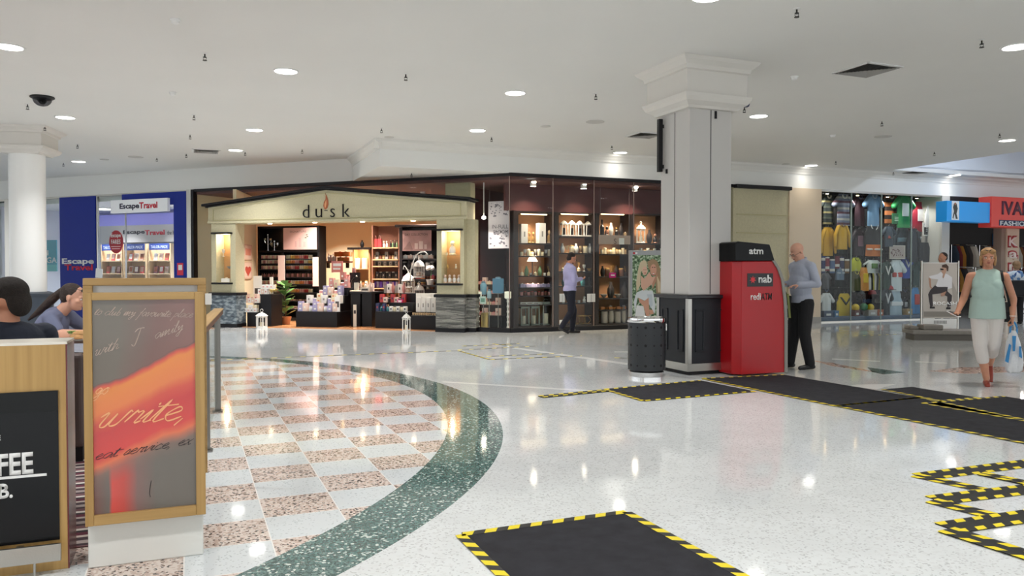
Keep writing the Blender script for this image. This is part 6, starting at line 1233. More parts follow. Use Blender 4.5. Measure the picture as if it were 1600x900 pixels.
# ================================================================ FASHION SHOP AT THE RIGHT EDGE
def bigbox(name,lab,cat,px0,px1,py0,py1,b,th,m): 
    t=thing(name,lab,cat,FR.w(0,b),FR.yaw); pm=(px0+px1)/2; q=B().box(FR.a(px0,b),FR.a(px1,b),0,th,FR.z(pm,py1,b),FR.z(pm,py0,b)); obj('box',q,m,t,bevel=.01); return t
t=bigbox('sign_lightbox','bright blue sign box above the dark shop beside the pier','sign',1478.5,1547,315,347,-.7,.35,mat('sign_blue','1E86C8',.35,emit=.25)); FQ=Fr(FR.w(0,-.7)[:2],G)
def FQ_(px,py): return FR.at(px,py,-.7)
a0,z1_=FQ_(1487,314); a1,z0_=FQ_(1498,344); q=obj('photo_panel',B().box(a0,a1,-.01,0,z0_,z1_),cm('E4E6E6'),t)
art(q,'printed_figure',Fr(FR.w(0,-.7)[:2],G),0,[('3A3A34',[(1490,318),(1494,318),(1496,326),(1494,334),(1496,342),(1493,342),(1491,334),(1489,342),(1487.8,340),(1490,330),(1488.5,324)]),('A8765C',('e',1492,318.5,1.5,2))],(0,0),.001); q.children[0].location=(0,-.0102,0)
t=bigbox('sign_lightbox','red fashion shop sign box at the right picture edge','sign',1548,1640,309,356,-.75,.4,mat('sign_red','C4382E',.4,emit=.15))
def FQ2(px,py): return FR.at(px,py,-.75)
def fsg(s,px0,px1,py0,py1,m,bold=.01,y=-.002): a0,z1_=FQ2(px0,py0); a1,z0_=FQ2(px1,py1); return text('lettering',s,a0,a1,z0_,z1_,y,m,t,bold,0,.004)
a0,z1_=FQ2(1561,343.5); a1,z0_=FQ2(1640,355); obj('navy_band',B().box(a0,a1,-.008,0,z0_,z1_),cm('1E2E50'),t)
fsg('IVANA',1565,1628,314,338,cm('5A2438'),.04); fsg('FASHION',1562.5,1609,345,354,M_whiteplastic,.015,-.0085)
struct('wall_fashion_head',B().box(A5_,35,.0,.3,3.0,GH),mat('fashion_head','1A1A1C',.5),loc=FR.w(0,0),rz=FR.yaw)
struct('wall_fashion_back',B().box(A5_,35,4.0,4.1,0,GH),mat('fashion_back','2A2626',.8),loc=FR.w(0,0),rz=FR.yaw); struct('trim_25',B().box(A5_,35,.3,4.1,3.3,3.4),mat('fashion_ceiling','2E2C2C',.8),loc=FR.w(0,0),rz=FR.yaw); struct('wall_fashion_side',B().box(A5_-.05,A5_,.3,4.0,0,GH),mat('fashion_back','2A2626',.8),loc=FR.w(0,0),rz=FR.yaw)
a0=FR.a(1573,-.2); a1=FR.a(1592,-.2); struct('wall_fashion_pillar',B().box(a0,a1,-.2,.1,0,GH),mat('pillar_cream','D8C4AC',.6),loc=FR.w(0,0),rz=FR.yaw); struct('wall_fashion_jamb',B().box(FR.a(1564,-.15),a0,-.15,.1,0,GH),mat('jamb_tan','9A8474',.6),loc=FR.w(0,0),rz=FR.yaw)
t=thing('vertical_sign','red outlined letters running down the cream shop pillar','sign',FR.w(0,-.2),FR.yaw)
for ch,py0,py1 in (('K',368,387),('a',391,406),('r',410,425),('l',429,444)):
    A0_,z1_=FR.at(1574.5,py0,-.2); A1__,z0_=FR.at(1590.5,py1,-.2)
    if ch=='l': A0_+=.1; A1__-=.1
    text('letter_outline',ch,A0_,A1__,z0_,z1_,-.002,cm('A82028'),t,.09,0,.01); text('letter_face',ch,A0_+.045,A1__-.045,z0_+.045,z1_-.045,-.013,cm('F0E0D8'),t,.02,0,.004)
# racks of clothes inside the fashion shop
for k,(px0,px1,b_,zr) in enumerate(((1486,1520,1.2,1.5),(1524,1560,1.6,1.5),(1486,1524,3.2,2.3),(1530,1600,3.2,2.3),(1596,1640,1.2,1.5))):
    a0,a1=FR.a(px0,b_),FR.a(px1,b_); t=thing('clothes_rail','%s clothes rail in the dark fashion shop'%('front left','front middle','rear left high','rear right high','front right')[k],'clothes rail',FR.w((a0+a1)/2,b_,0),FR.yaw); w=(a1-a0)/2
    obj('rail',B().tube([(-w,0,zr),(w,0,zr)],.015,8),M_chrome,t)
    for s_ in (-w,w): obj('leg',B().tube([(s_,0,.02),(s_,0,zr)],.015,8),M_chrome,t); obj('foot',B().box(s_-.02,s_+.02,-.2,.2,0,.02),M_chrome,t)
    cs=['7A3038','2E3238','C8C0B4','8A5A3A','3A4A5E','B8863A','504A4A','D8D4CC','5E2E4A']
    n=int(2*w/.16)
    for i in range(n):
        x=-w+.1+(2*w-.2)*i/max(1,n-1); c=cs[(i*5+k*2)%9]; h=random.uniform(.7,.95); q=B().rings([[(.035*math.cos(2*PI*j/12)*(1+.3*math.sin(3*j)),(.24-.10*(f>3)*(f-3)/1.6)*math.sin(2*PI*j/12),h*f/5) for j in range(12)] for f in range(6)])
        o=obj('hanging_garment',q,cm(c,.8),smooth=60,rz=FR.yaw); p=FR.w((a0+a1)/2+x,b_,zr-.05-h); o.location=p; tag(o,'garment on the %s rail of the dark fashion shop'%('front left','front middle','rear left high','rear right high','front right')[k],'garment','garments on fashion rail %s'%('one','two','three','four','five')[k])
t=thing('poster_light','orange and blue poster on the fashion shop back wall','poster',FR.w(0,3.95),FR.yaw); a0,z1_=FR.at(1552,365,3.95); a1,z0_=FR.at(1564,410,3.95); obj('sheet',B().box(a0,a1,0,.04,z0_,z1_),cm('2E5A7E'),t); obj('lower_print',B().box(a0,a1,-.01,0,z0_,z0_+.6),cm('C8842E'),t)
for px in (1500,1536,1600): 
    a=FR.a(px,1.6); t=thing('fashion_spot','small white spotlight in the dark fashion shop ceiling','ceiling light',FR.w(a,1.6,3.3),0,'spotlights in the dark fashion shop'); obj('housing',B().lathe([(.05,0),(.05,-.1),(.03,-.11)],seg=12),M_whiteplastic,t,smooth=True); obj('lens',B().cyl(0,0,-.118,-.11,.03),mat('spot_lens','FFFFFF',.5,emit=25),t); lamp(t,'POINT',(1,.95,.88),9,(0,0,-.2),.05)
struct('wall_far_left',B().box(-30,-17,0,.2,0,GH),mat('far_wall','C9CED2',.6),loc=FLf.w(0,0),rz=FLf.yaw)
# ================================================================ TRAVEL AGENCY AT LEFT
M_blue=mat('travel_blue','1B3090',.5,spec=.2); ml=FLf.a
TL=-9.33
struct('wall_travel_back',B().box(-17,TL,3.2,3.3,0,GH),mat('travel_wall','C9CBD6',.7),loc=FLf.w(0,0),rz=FLf.yaw); struct('trim_26',B().box(-17,TL,.1,3.2,3.35,3.45),mat('travel_ceiling','DADCDC',.6),loc=FLf.w(0,0),rz=FLf.yaw)
struct('wall_travel_side',B().box(TL,TL+.08,.1,3.2,0,GH),mat('travel_wall','C9CBD6',.7),loc=FLf.w(0,0),rz=FLf.yaw); struct('wall_travel_end',B().box(-17.1,-17,.1,3.2,0,GH),mat('travel_wall','C9CBD6',.7),loc=FLf.w(0,0),rz=FLf.yaw)
wx=[-17,ml(10),ml(20),ml(95),ml(152),ml(192),TL]
for i,(p,q) in enumerate(((-17,ml(10)),(ml(20),ml(95)),(ml(95),ml(152)),(ml(152),ml(196)),(ml(196),TL))): pane(FLf,p,q,.02,GH-.05,'window_%d'%(30+i))
b=B(); b.box(ml(10),ml(17),-.04,.08,0,GH); b.box(ml(152)-.02,ml(152)+.03,.0,.06,0,GH); b.box(ml(196)-.005,ml(196)+.005,.0,.05,0,GH-.1); struct('trim_27',b,M_steel,loc=FLf.w(0,0),rz=FLf.yaw); struct('trim_28',B().box(ml(18.5),ml(23),-.02,.08,0,GH),cm('22252A'),loc=FLf.w(0,0),rz=FLf.yaw)
b=B(); b.box(-17,TL,-.0,.08,GH-.05,GH); b.box(-17,TL,0,.08,0,.03); struct('trim_29',b,M_steel,loc=FLf.w(0,0),rz=FLf.yaw)
t=thing('travel_sign','solid dark blue window panel with white and red travel name','sign',FLf.w(0,0),FLf.yaw); obj('panel',B().box(ml(95),ml(152)-.03,-.02,.02,.02,GH-.03),M_blue,t)
def LT(s,px0,px1,py0,py1,m,par,y=-.0205,bold=.02): pm=(px0+px1)/2; return text('lettering',s,FLf.a(px0),FLf.a(px1),FLf.z(pm,py1),FLf.z(pm,py0),y,m,par,bold,0,.003)
M_tr=cm('D8203A'); LT('Escape',98,148,403.5,415,M_whiteplastic,t,bold=.03); LT('Travel',102,146,413,422.5,M_tr,t,bold=.03)
t=thing('travel_surround','dark blue vinyl surround along the right of the travel window','sign',FLf.w(0,0),FLf.yaw); obj('top_band',B().box(ml(192),TL-.02,-.012,.02,FLf.z(240,321),GH-.03),M_blue,t); obj('side_band',B().box(ml(272.5),TL-.02,-.012,.02,.02,FLf.z(240,321)),M_blue,t)
q=obj('card_sticker',B().box(ml(277.5),ml(287),-.016,-.012,FLf.z(282,430),FLf.z(282,411)),cm('D8304A'),t); obj('card_white',B().box(ml(279.5),ml(285.5),-.019,-.016,FLf.z(282,422),FLf.z(282,414)),M_paper,q)
t=thing('travel_fascia','white sign board with travel name over the agency window','sign',FLf.w(0,-.0),FLf.yaw); FT=-.12
a0,a1=FLf.a(173.5,FT),FLf.a(262.5,FT); z1_,z0_=FLf.z(218,311,FT),FLf.z(218,331.5,FT); obj('board',B().box(a0,a1,FT,FT+.09,z0_,z1_),mat('fascia_white','E4E6E8',.4,emit=.12),t,bevel=.006)
def LF(s,px0,px1,py0,py1,m): pm=(px0+px1)/2; return text('lettering',s,FLf.a(px0,FT),FLf.a(px1,FT),FLf.z(pm,py1,FT),FLf.z(pm,py0,FT),FT-.001,m,t,.03,0,.004)
LF('Escape',188,218.5,317.5,328.5,cm('14163A')); LF('Travel',218.5,247,315.5,325.5,M_tr)
# red round sticker
t=thing('round_sticker','dark red round fares sticker on the travel glass','sticker',FLf.w(0,0),FLf.yaw); am,zm=FLf.at(181,378); rr=(FLf.a(192)-FLf.a(171))/2; obj('disc',B().prism([(am+rr*math.cos(k*PI/16),zm+rr*1.25*math.sin(k*PI/16)) for k in range(32)],.0,.024),cm('A81E2C'),t)
text('lettering','Escape',am-rr*.75,am+rr*.75,zm+.1,zm+.24,-.001,M_whiteplastic,t,.02,0,.001); text('lettering','FARES',am-rr*.7,am+rr*.7,zm-.06,zm+.07,-.001,M_whiteplastic,t,.02,0,.001); obj('print_lines',B().box(am-rr*.7,am+rr*.7,-.002,0,zm-.14,zm-.12).box(am-rr*.6,am+rr*.6,-.002,0,zm-.2,zm-.18),cm('E8B8B8'),t)
# interior lit band and name panel
BI=2.7
t=thing('interior_fascia','pale interior panel with travel name behind the agency glass','sign',FLf.w(0,BI),FLf.yaw); pm=230
obj('panel',B().box(ml(150,BI),ml(276,BI),.1,.3,FLf.z(pm,378,BI),FLf.z(pm,351,BI)),mat('inner_panel','C9C6C4',.5),t); obj('lilac_band',B().box(ml(110,BI),ml(278,BI),.15,.35,FLf.z(pm,351,BI),FLf.z(pm,333,BI)),mat('lilac_glow','8E8CD8',.5,emit=.25),t)
def LI(s,px0,px1,py0,py1,m,bd): pm_=(px0+px1)/2; return text('lettering',s,ml(px0,BI),ml(px1,BI),FLf.z(pm_,py1,BI),FLf.z(pm_,py0,BI),.098,m,t,bd,0,.004)
LI('Escape',189,223,359,367,cm('2A2A38'),.03); LI('Travel',223,254,359,367,M_tr,.03); LI('the ho',258,272,360,366.5,cm('3A3A44'),0)
# brochure racks
for k,(p0,p1) in enumerate(((157,192),(192,229),(231,268))):
    a0,a1=ml(p0+1,BI-.6),ml(p1-1,BI-.6); t=thing('brochure_rack','pale brochure rack, %s of three behind the travel glass'%('left','middle','right')[k],'brochure rack',FLf.w(0,BI-.6),FLf.yaw); zt=FLf.z(210,381,BI-.6)
    b=B(); b.box(a0,a0+.04,0,.3,0,zt); b.box(a1-.04,a1,0,.3,0,zt); b.box(a0,a1,.28,.3,0,zt); obj('frame',b,mat('rack_birch','CDB08C',.5),t); zh=FLf.z(210,391,BI-.6); h_=obj('header',B().box(a0+.05,a1-.05,-.01,.02,zh,zt),cm('243A7E'),t); text('lettering','TAILOR-MADE',a0+.12,a1-.12,zh+.05,zt-.06,-.011,cm('D0D4E4'),h_,.0,0,.001)
    for r_,py in enumerate((407,427,447)):
        z=FLf.z(210,py,BI-.6); obj('shelf',B().box(a0+.04,a1-.04,-.06,.28,z-.03,z),mat('rack_birch','CDB08C',.5),t)
        cs=(('C8A89A','B04A50','E8E0D8'),('D05A60','E8D8CC','8A5A6A'),('8A8AA0','D8C8B8','B07A6A'))[r_]
        for i in range(3):
            x=a0+.12+(a1-a0-.24)*(i+.5)/3; o=obj('brochure',B().box(-.075,.075,-.012,.012,0,.22,Matrix.Rotation(R(-10),4,'X')),cm(cs[(i+k)%3]),loc=FLf.w(x,BI-.6+.06,z+.002),rz=FLf.yaw); tag(o,'glossy travel brochure on the %s shelf of the %s rack'%(('top','middle','lower')[r_],('left','middle','right')[k]),'brochure','brochures %s %s'%(('top','middle','lower')[r_],('left','middle','right')[k])); obj('cover_print',B().box(-.06,.06,-.014,-.012,.05,.2,Matrix.Rotation(R(-10),4,'X')),cm(('E8E4E0','A8684E','D8B8A8')[(i*2+r_)%3]),o)
t=thing('promo_poster','turquoise poster with white letters behind the left travel glass','poster',FLf.w(0,.4),FLf.yaw); a0,a1=ml(40,.4),ml(89,.4); z1_,z0_=FLf.z(80,375,.4),FLf.z(80,424,.4); obj('sheet',B().box(a0,a1,0,.02,z0_,z1_),cm('3AA0B8'),t); obj('sheet_base',B().box(a0,a1,-.004,0,z0_,z0_+.2),cm('64C4C8'),t); 
text('lettering','GA',ml(73,.4),ml(89,.4),FLf.z(80,411,.4),FLf.z(80,402,.4),-.001,M_whiteplastic,t,.01,0,.002); text('lettering','I',ml(74,.4),ml(76,.4),FLf.z(80,399,.4),FLf.z(80,391,.4),-.001,M_whiteplastic,t,.01,0,.002); obj('stand_leg',B().box((a0+a1)/2-.02,(a0+a1)/2+.02,.02,.04,0,z0_+.3),M_steel,t); obj('stand_foot',B().box((a0+a1)/2-.2,(a0+a1)/2+.2,-.1,.15,0,.012),M_steel,t)
t=thing('leaflet_box','white leaflet holder leaning at the blue travel panel','holder',FLf.w(ml(150,-.25),-.25,0),FLf.yaw); obj('pole',B().cyl(0,0,.02,1.2,.015,seg=10),M_steel,t); obj('base',B().cyl(0,0,0,.02,.16,seg=24),M_steel,t); obj('card_holder',B().box(-.12,.12,-.03,.0,1.2,1.45,Matrix.Rotation(R(6),4,'Y')),M_whiteplastic,t)
for x_ in (-10.4,-12.4,-14.6): 
    t=thing('office_light','square white ceiling light inside the travel agency','ceiling light',FLf.w(x_,1.8,3.35),FLf.yaw,'travel agency ceiling lights'); obj('frame',B().box(-.32,.32,-.32,.32,-.03,-.001),M_whiteplastic,t); obj('diffuser',B().box(-.28,.28,-.28,.28,-.035,-.03),mat('office_glow','FFFFFF',.5,emit=4),t); lamp(t,'AREA',(.9,.93,1),60,(0,0,-.06),.5)
# ================================================================ PEOPLE
def V(*a): return Vector(a)
def remesh(o,vox,sm=4):
    q=o.modifiers.new('remesh','REMESH'); q.mode='VOXEL'; q.voxel_size=vox; q.use_smooth_shade=True
    s_=o.modifiers.new('smooth','SMOOTH'); s_.iterations=sm; s_.factor=.5; apply_mods(o)
    for p in o.data.polygons: p.use_smooth=True
    return o
def skin_mat(name,c):
    b=NB(name,.5); b.p.inputs['Subsurface Weight'].default_value=.08; b.p.inputs['Subsurface Radius'].default_value=(.02,.01,.005)
    n=b.noise(14.0,None,4); c_=lin(c); return b.col(b.ramp(n,[(.3,c),(.75,'%02X%02X%02X'%tuple(min(255,int(int(c[i:i+2],16)*1.05)) for i in (0,2,4)))]))
def cloth(name,c,var=.12,bump=.5,sc=9):
    m=mat(name,c,.85,bump=bump,bscale=sc,var=var,vscale=4); return m
def hand(b,w,d,n,curl=.5,thumb=1,k=1.0):
    """w wrist, d direction of the hand, n the way the palm faces; five separate fingers"""
    d=Vector(d).normalized(); n=Vector(n); n=(n-d*n.dot(d)).normalized(); s=d.cross(n).normalized()*thumb; w=Vector(w)
    for off,l in ((-.026,.078),(-.009,.084),(.009,.082),(.025,.076)):
        b.cap(w+s*off*.6*k+d*.01,w+s*off*k+d*l*k,.015*k,.0135*k,10)
    for off,l0,L in ((-.027,.08,(.026,.018,.014)),(-.0095,.086,(.033,.023,.017)),(.0095,.084,(.030,.021,.016)),(.027,.078,(.024,.017,.014))):
        p=w+s*off*k+d*l0*k; a=curl*.5; dd=d
        for L_ in L:
            dd=(d*math.cos(a)+n*math.sin(a)); q=p+dd*L_*k+s*off*.12; b.cap(p,q,.0088*k,.0076*k,8); p=q; a+=curl
    p=w+s*.020*k+d*.022*k; q=p+(s*.75+d*.6+n*.35).normalized()*.038*k; b.cap(p,q,.0125*k,.011*k,8); r=q+(s*.25+d*.8+n*.6).normalized()*.03*k; b.cap(q,r,.0105*k,.009*k,8); b.cap(r,r+(d*.7+n*.7).normalized()*.018*k,.009*k,.0075*k,8)
def head_shape(b,H,k=1.0,jaw=1.0):
    b.ell((0,.018*k,.035*k),(.076*k,.096*k,.086*k),H,20,14); b.ell((0,-.022*k,-.028*k),(.061*k*jaw,.068*k,.088*k),H,18,12); b.ell((0,-.045*k,-.082*k),(.036*k*jaw,.036*k,.032*k),H,14,10)
    b.ell((0,-.075*k,.018*k),(.048*k,.018*k,.012*k),H,12,8)
    b.cap(Vector((0,-.086,.008))*k,Vector((0,-.107,-.026))*k,.0085*k,.0135*k,10,H); b.ell((-.011*k,-.098*k,-.03*k),(.009*k,.01*k,.008*k),H,8,6); b.ell((.011*k,-.098*k,-.03*k),(.009*k,.01*k,.008*k),H,8,6)
    b.ell((0,-.085*k,-.056*k),(.024*k,.012*k,.010*k),H,12,8); b.ell((0,-.078*k,-.088*k),(.02*k,.016*k,.014*k),H,12,8)
    for s in (-1,1):
        b.ell((s*.077*k,.012*k,-.008*k),(.010*k,.02*k,.031*k),H,10,8); b.ell((s*.043*k,-.06*k,-.02*k),(.02*k,.02*k,.018*k),H,10,8)
def face_parts(root,H,k,eye='3A2A22',brow='4A3628',lip='B0645A'):
    for s in (-1,1):
        obj('eye',B().ell((s*.030*k,-.0825*k,.002*k),(.0125*k,.007*k,.0075*k),H,12,8),cm('EDE8E2',.3),root,smooth=True); obj('iris',B().ell((s*.030*k,-.088*k,.002*k),(.0055*k,.003*k,.0058*k),H,10,6),cm(eye,.3),root,smooth=True)
        obj('eyebrow',B().cap(Vector((s*.018,-.092,.018))*k,Vector((s*.045,-.084,.020))*k,.0035*k,.0025*k,6,H),cm(brow,.8),root)
    obj('lips',B().ell((0,-.0955*k,-.0535*k),(.022*k,.005*k,.0042*k),H,12,6).ell((0,-.0945*k,-.0605*k),(.019*k,.005*k,.0048*k),H,12,6),cm(lip,.4),root,smooth=True)
def hair_blob(root,H,ells,m,vox=.008,caps=()):
    b=B()
    for c,r in ells: b.ell(c,r,H,16,12)
    for p,q,r0,r1 in caps: b.cap(p,q,r0,r1,10,H)
    o=obj('hair',b,m,root); remesh(o,vox,3); return o
def torsoM(J):
    z=(J['neck']-J['pelvis']).normalized(); x=(J['sh_l']-J['sh_r']); x=(x-z*x.dot(z)).normalized(); y=z.cross(x)
    return Matrix((x,y,z)).transposed().to_4x4()
def torso(b,J,g=0.0,girth=1.0,belly=0,upto=1.0,bust=0,flare=0,shk=1.0):
    M3=torsoM(J); P=J['pelvis']; N=J['neck']; L=(N-P).length; sw=(J['sh_l']-J['sh_r']).length/2
    def e(f,r,dy=0,dx=0): c=P+(N-P)*f; M_=Matrix.Translation(c)@M3; b.ell((dx,dy,0),(r[0]*girth+g,r[1]*girth+g,r[2]+g),M_,20,14)
    e(0.0,(.155,.115,.125)); e(.25,(.145,.11,.14),-belly*.5); e(.45,(.15,.115,.15),-belly); e(.70,(sw*.86,.115,.17)); e(.86,(sw*.8,.085,.10),.01)
    if bust:
        for s in (-1,1): e(.64,(.07,.055,.075),-.07,s*.07)
    for s in ('l','r'): b.cap(P+(N-P)*.93,P+(N-P)*.93+(J['sh_'+s]-P-(N-P)*.93)*shk,.055+g*shk,.052+g*(shk if shk==1 else .2),12)
def person(label,loc,rz,J,skin,top,bottom,shoe,hairm,hair,hrot=(0,0),k=1.0,girth=1.0,belly=0.0,sleeve=2,vox=.0075,curl=(.5,.5),hd=None,pn=None,trs=1.0,bust=0,hem=.0,face=True,lip='B0645A',haircaps=(),armr=1.0,jaw=1.0,toe=(0,-1,0),toer=None,collar=None,toprange=None,leg_r=1.0,shoeh=.05,brow='4A3628',halter=False):
    root=thing('person',label,'person',loc,rz)
    J={a:Vector(c) for a,c in J.items()}
    H=Matrix.Translation(J['head'])@Matrix.Rotation(R(hrot[0]),4,'Z')@Matrix.Rotation(R(hrot[1]),4,'X')
    b=B(); torso(b,J,0,girth,belly,bust=bust); head_shape(b,H,k,jaw); b.cap(J['neck']-(J['neck']-J['pelvis']).normalized()*.03,H@Vector((0,.02,-.05)),.062*girth**.5,.052,14)
    hd=hd or {}; pn=pn or {}
    for i,s in enumerate(('l','r')):
        sh,el,wr=J['sh_'+s],J['el_'+s],J['wr_'+s]; b.cap(sh,el,.050*armr,.041*armr,14); b.cap(el,wr,.042*armr,.027*armr,14)
        d=Vector(hd.get(s,(wr-el))); n=Vector(pn.get(s,(1 if s=='r' else -1,0,0))); hand(b,wr-d.normalized()*.005,d,n,curl[i],1 if s=='l' else -1)
        hp,kn,an=J['hp_'+s],J['kn_'+s],J['an_'+s]; b.cap(hp,kn,.082*leg_r,.056*leg_r,16); b.cap(kn,kn+(an-kn)*.35,.053*leg_r,.056*leg_r,14); b.cap(kn+(an-kn)*.35,an,.055*leg_r,.036,14)
        td=Vector((toer if (s=='r' and toer) else toe)).normalized(); b.cap(an+V(0,.02,-.04),an+td*.15+V(0,0,-.055),.03,.024,10)
    body=obj('body',b,skin,root); remesh(body,vox,3)
    if face: face_parts(root,H,k,brow=brow,lip=lip)
    # top garment
    b=B(); torso(b,J,.016,girth,belly,bust=bust,shk=1.0 if sleeve else .62)
    if hem: 
        M3=torsoM(J); c=J['pelvis']; b.rings([[Matrix.Translation(c)@M3@Vector(((.165*girth+.02)*w_*math.cos(a),(.125*girth+.02)*w_*math.sin(a),z_)) for a in [2*PI*j/28 for j in range(28)]] for w_,z_ in ((.93,.14),(.98,.02),(1.03,-hem))])
    for s in ('l','r'):
        sh,el,wr=J['sh_'+s],J['el_'+s],J['wr_'+s]
        if sleeve>=1: 
            e1=el if sleeve>=2 else sh+(el-sh)*.72; b.cap(sh,e1,.066*armr,.058*armr,16)
        if sleeve>=2: e2=wr if sleeve>2 else el+(wr-el)*.5; b.cap(el,el+(wr-el)*(1.0 if sleeve>2 else .45),.056*armr,.044*armr,16)
    tp=obj('top',b,top,root); remesh(tp,vox,3)
    if collar: 
        q=B(); c=J['neck']+V(0,0,.02); nn=(H@Vector((0,.02,-.05))-J['neck']).normalized(); u=nn.cross(V(1,0,0)).normalized(); w=nn.cross(u); q.tube([c+u*.066*math.cos(a)+w*.07*math.sin(a)+nn*(.012*math.cos(a)) for a in [2*PI*j/20 for j in range(21)]],.017,6); obj('collar',q,collar,root,smooth=True)
    # trousers
    b=B(); M3=torsoM(J)@Matrix.Identity(4); b.ell((0,0,-.01),(.168*girth,.128*girth,.14),Matrix.Translation(J['pelvis'])@M3,20,12)
    for s in ('l','r'):
        hp,kn,an=J['hp_'+s],J['kn_'+s],J['an_'+s]; e=kn+(an-kn)*trs; b.cap(hp,kn,.100*leg_r,.076*leg_r,16); b.cap(kn,e,.074*leg_r,(.060 if trs>.9 else .068)*leg_r,16)
    tr=obj('trousers',b,bottom,root); remesh(tr,vox,3)
    for s in ('l','r'):
        an=J['an_'+s]; td=Vector((toer if (s=='r' and toer) else toe)).normalized(); b=B(); b.cap(an+V(0,.02,-.045)-td*.03,an+td*.09+V(0,0,-.05),.036,.036,12); b.cap(an+td*.09+V(0,0,-.052),an+td*.165+V(0,0,-.058),.037,.030,12); b.cap(an,an+V(0,.015,-.04),shoeh*.75,.036,10) if shoeh>.04 else None
        o=obj('shoe',b,shoe,root); remesh(o,.008,3)
    if hair: hair_blob(root,H,hair,hairm,.008,haircaps)
    return root,H,J
def glasses(root,H,k=1,on_head=False,dark=False,name='glasses'):
    b=B(); z=.002 if not on_head else .085; y=-.098 if not on_head else -.075
    for s in (-1,1):
        b.tube([Vector((s*.031+.020*math.cos(a),y,z+.014*math.sin(a)))*k for a in [2*PI*j/14 for j in range(15)]],.0022,5); b.tube([Vector((s*.05,y,z+.004))*k,Vector((s*.078,y+.04,z+.004))*k,Vector((s*.082,.02,z+.0))*k],.0022,5)
    b.tube([Vector((-.011,y,z+.004))*k,Vector((.011,y,z+.004))*k],.002,5)
    for v in b.b.verts: v.co=H@v.co
    g=obj(name,b,cm('1E1A1A',.3),root)
    if dark:
        b=B(); [b.ell((s*.031*k,y*k,z*k),(.020*k,.002,.014*k),H,12,6) for s in (-1,1)]; obj('lens',b,cm('141214',.1),g)
    return g
def stand(h=1.75,sw=.185,**k):
    q=h/1.75; J=dict(pelvis=(0,0,.95*q),neck=(0,0.01,1.46*q),head=(0,-.02,1.63*q),sh_l=(sw,0,1.40*q),sh_r=(-sw,0,1.40*q),el_l=(.24,.02,1.12*q),el_r=(-.24,.02,1.12*q),wr_l=(.25,-.05,.87*q),wr_r=(-.25,-.05,.87*q),hp_l=(.09,0,.90*q),hp_r=(-.09,0,.90*q),kn_l=(.1,-.02,.49*q),kn_r=(-.1,-.02,.49*q),an_l=(.1,.0,.085),an_r=(-.1,0,.085)); J.update(k); return J
sk1=skin_mat('skin_fair','D9A48C'); sk2=skin_mat('skin_tan','C98E72'); sk3=skin_mat('skin_olive','B98468')
M_pants=cloth('trousers_black','17171A',.1,.3); M_navyp=cloth('trousers_navy','1A1C2A',.1,.3); M_shoe=mat('black_leather','121214',.3)
# man at the cash machine
px_,py_=FL(1252,576)
J=stand(1.78,.19,head=(0,-.085,1.625),neck=(0,-.02,1.50),el_l=(.23,.07,1.19),wr_l=(.13,-.15,1.17),el_r=(-.23,.06,1.19),wr_r=(-.13,-.17,1.18),kn_l=(.1,-.03,.5),an_l=(.12,.05,.085),kn_r=(-.1,-.05,.5),an_r=(-.13,-.09,.085))
root,H,J2=person('bald man in glasses and pale blue shirt using the red cash machine',(px_,py_,0),R(-72),J,sk1,cloth('shirt_paleblue','B4BACB'),M_pants,M_shoe,None,None,hrot=(0,32),k=1.03,belly=.03,girth=1.05,sleeve=3,collar=cloth('shirt_paleblue','A9B0C4'),pn={'l':(0,0,-1),'r':(0,0,-1)},curl=(.45,.6),brow='8A6A58',leg_r=1.1)
glasses(root,H,1.03); 
t=thing('tote_bag','dark bag with pale green edge held by the man at the cash machine','bag',(px_-.3,py_-.0,.72),R(10)); 
obj('bag_body',B().prism([(-.17,0),(.13,0),(.15,.30),(-.13,.30)],-.05,.05),cm('23241F',.7),t,bevel=.015); obj('green_edge',B().prism([(.10,-.01),(.135,-.01),(.10,.33),(.07,.31)],-.055,.0),cm('8F9455',.7),t,bevel=.004); obj('print_band',B().box(-.12,.09,-.052,-.05,.12,.17),cm('8C8C80'),t); obj('handle',B().tube(smooth_line([(-.08,0,.3),(-.04,0,.42),(.04,0,.42),(.1,0,.3)]),.007,6),M_black,t)
# man walking past the shop window
px_,py_=FL(890,521)
J=stand(1.78,.195,head=(0,-.05,1.645),neck=(0,0,1.50),el_l=(.24,.0,1.17),wr_l=(.11,-.21,1.18),el_r=(-.24,.0,1.17),wr_r=(-.10,-.23,1.20),kn_l=(.09,-.13,.50),an_l=(.09,-.10,.085),kn_r=(-.09,.0,.48),an_r=(-.09,.22,.16))
root,H,J2=person('bearded man in lilac shirt and navy trousers walking past the shop window looking at phone',(px_,py_,0),R(108),J,sk2,cloth('shirt_lilac','B3AFD6'),M_navyp,M_shoe,mat('hair_black','1E1816',.7),[((0,.03,.05),(.083,.095,.083)),((0,.06,-.01),(.075,.06,.07)),((0,-.03,-.085),(.05,.055,.035))],hrot=(0,25),k=1.03,girth=1.1,belly=.04,sleeve=3,collar=cloth('shirt_lilac','B3AFD6'),pn={'l':(0,0,1),'r':(0,0,1)},vox=.01,toer=(0,-1,-.5))
glasses(root,H,1.03,dark=True)
ph=thing('mobile_phone','dark phone held by the man walking past the shop window','phone',Matrix.Translation((px_,py_,0))@Matrix.Rotation(R(108),4,'Z')@Vector((0,-.30,1.235)),R(108)); obj('case',B().box(-.037,.037,-.075,.075,0,.009),cm('16161A',.3),ph,bevel=.003); obj('screen',B().box(-.033,.033,-.068,.068,.009,.0096),cm('2A3444',.1),ph)
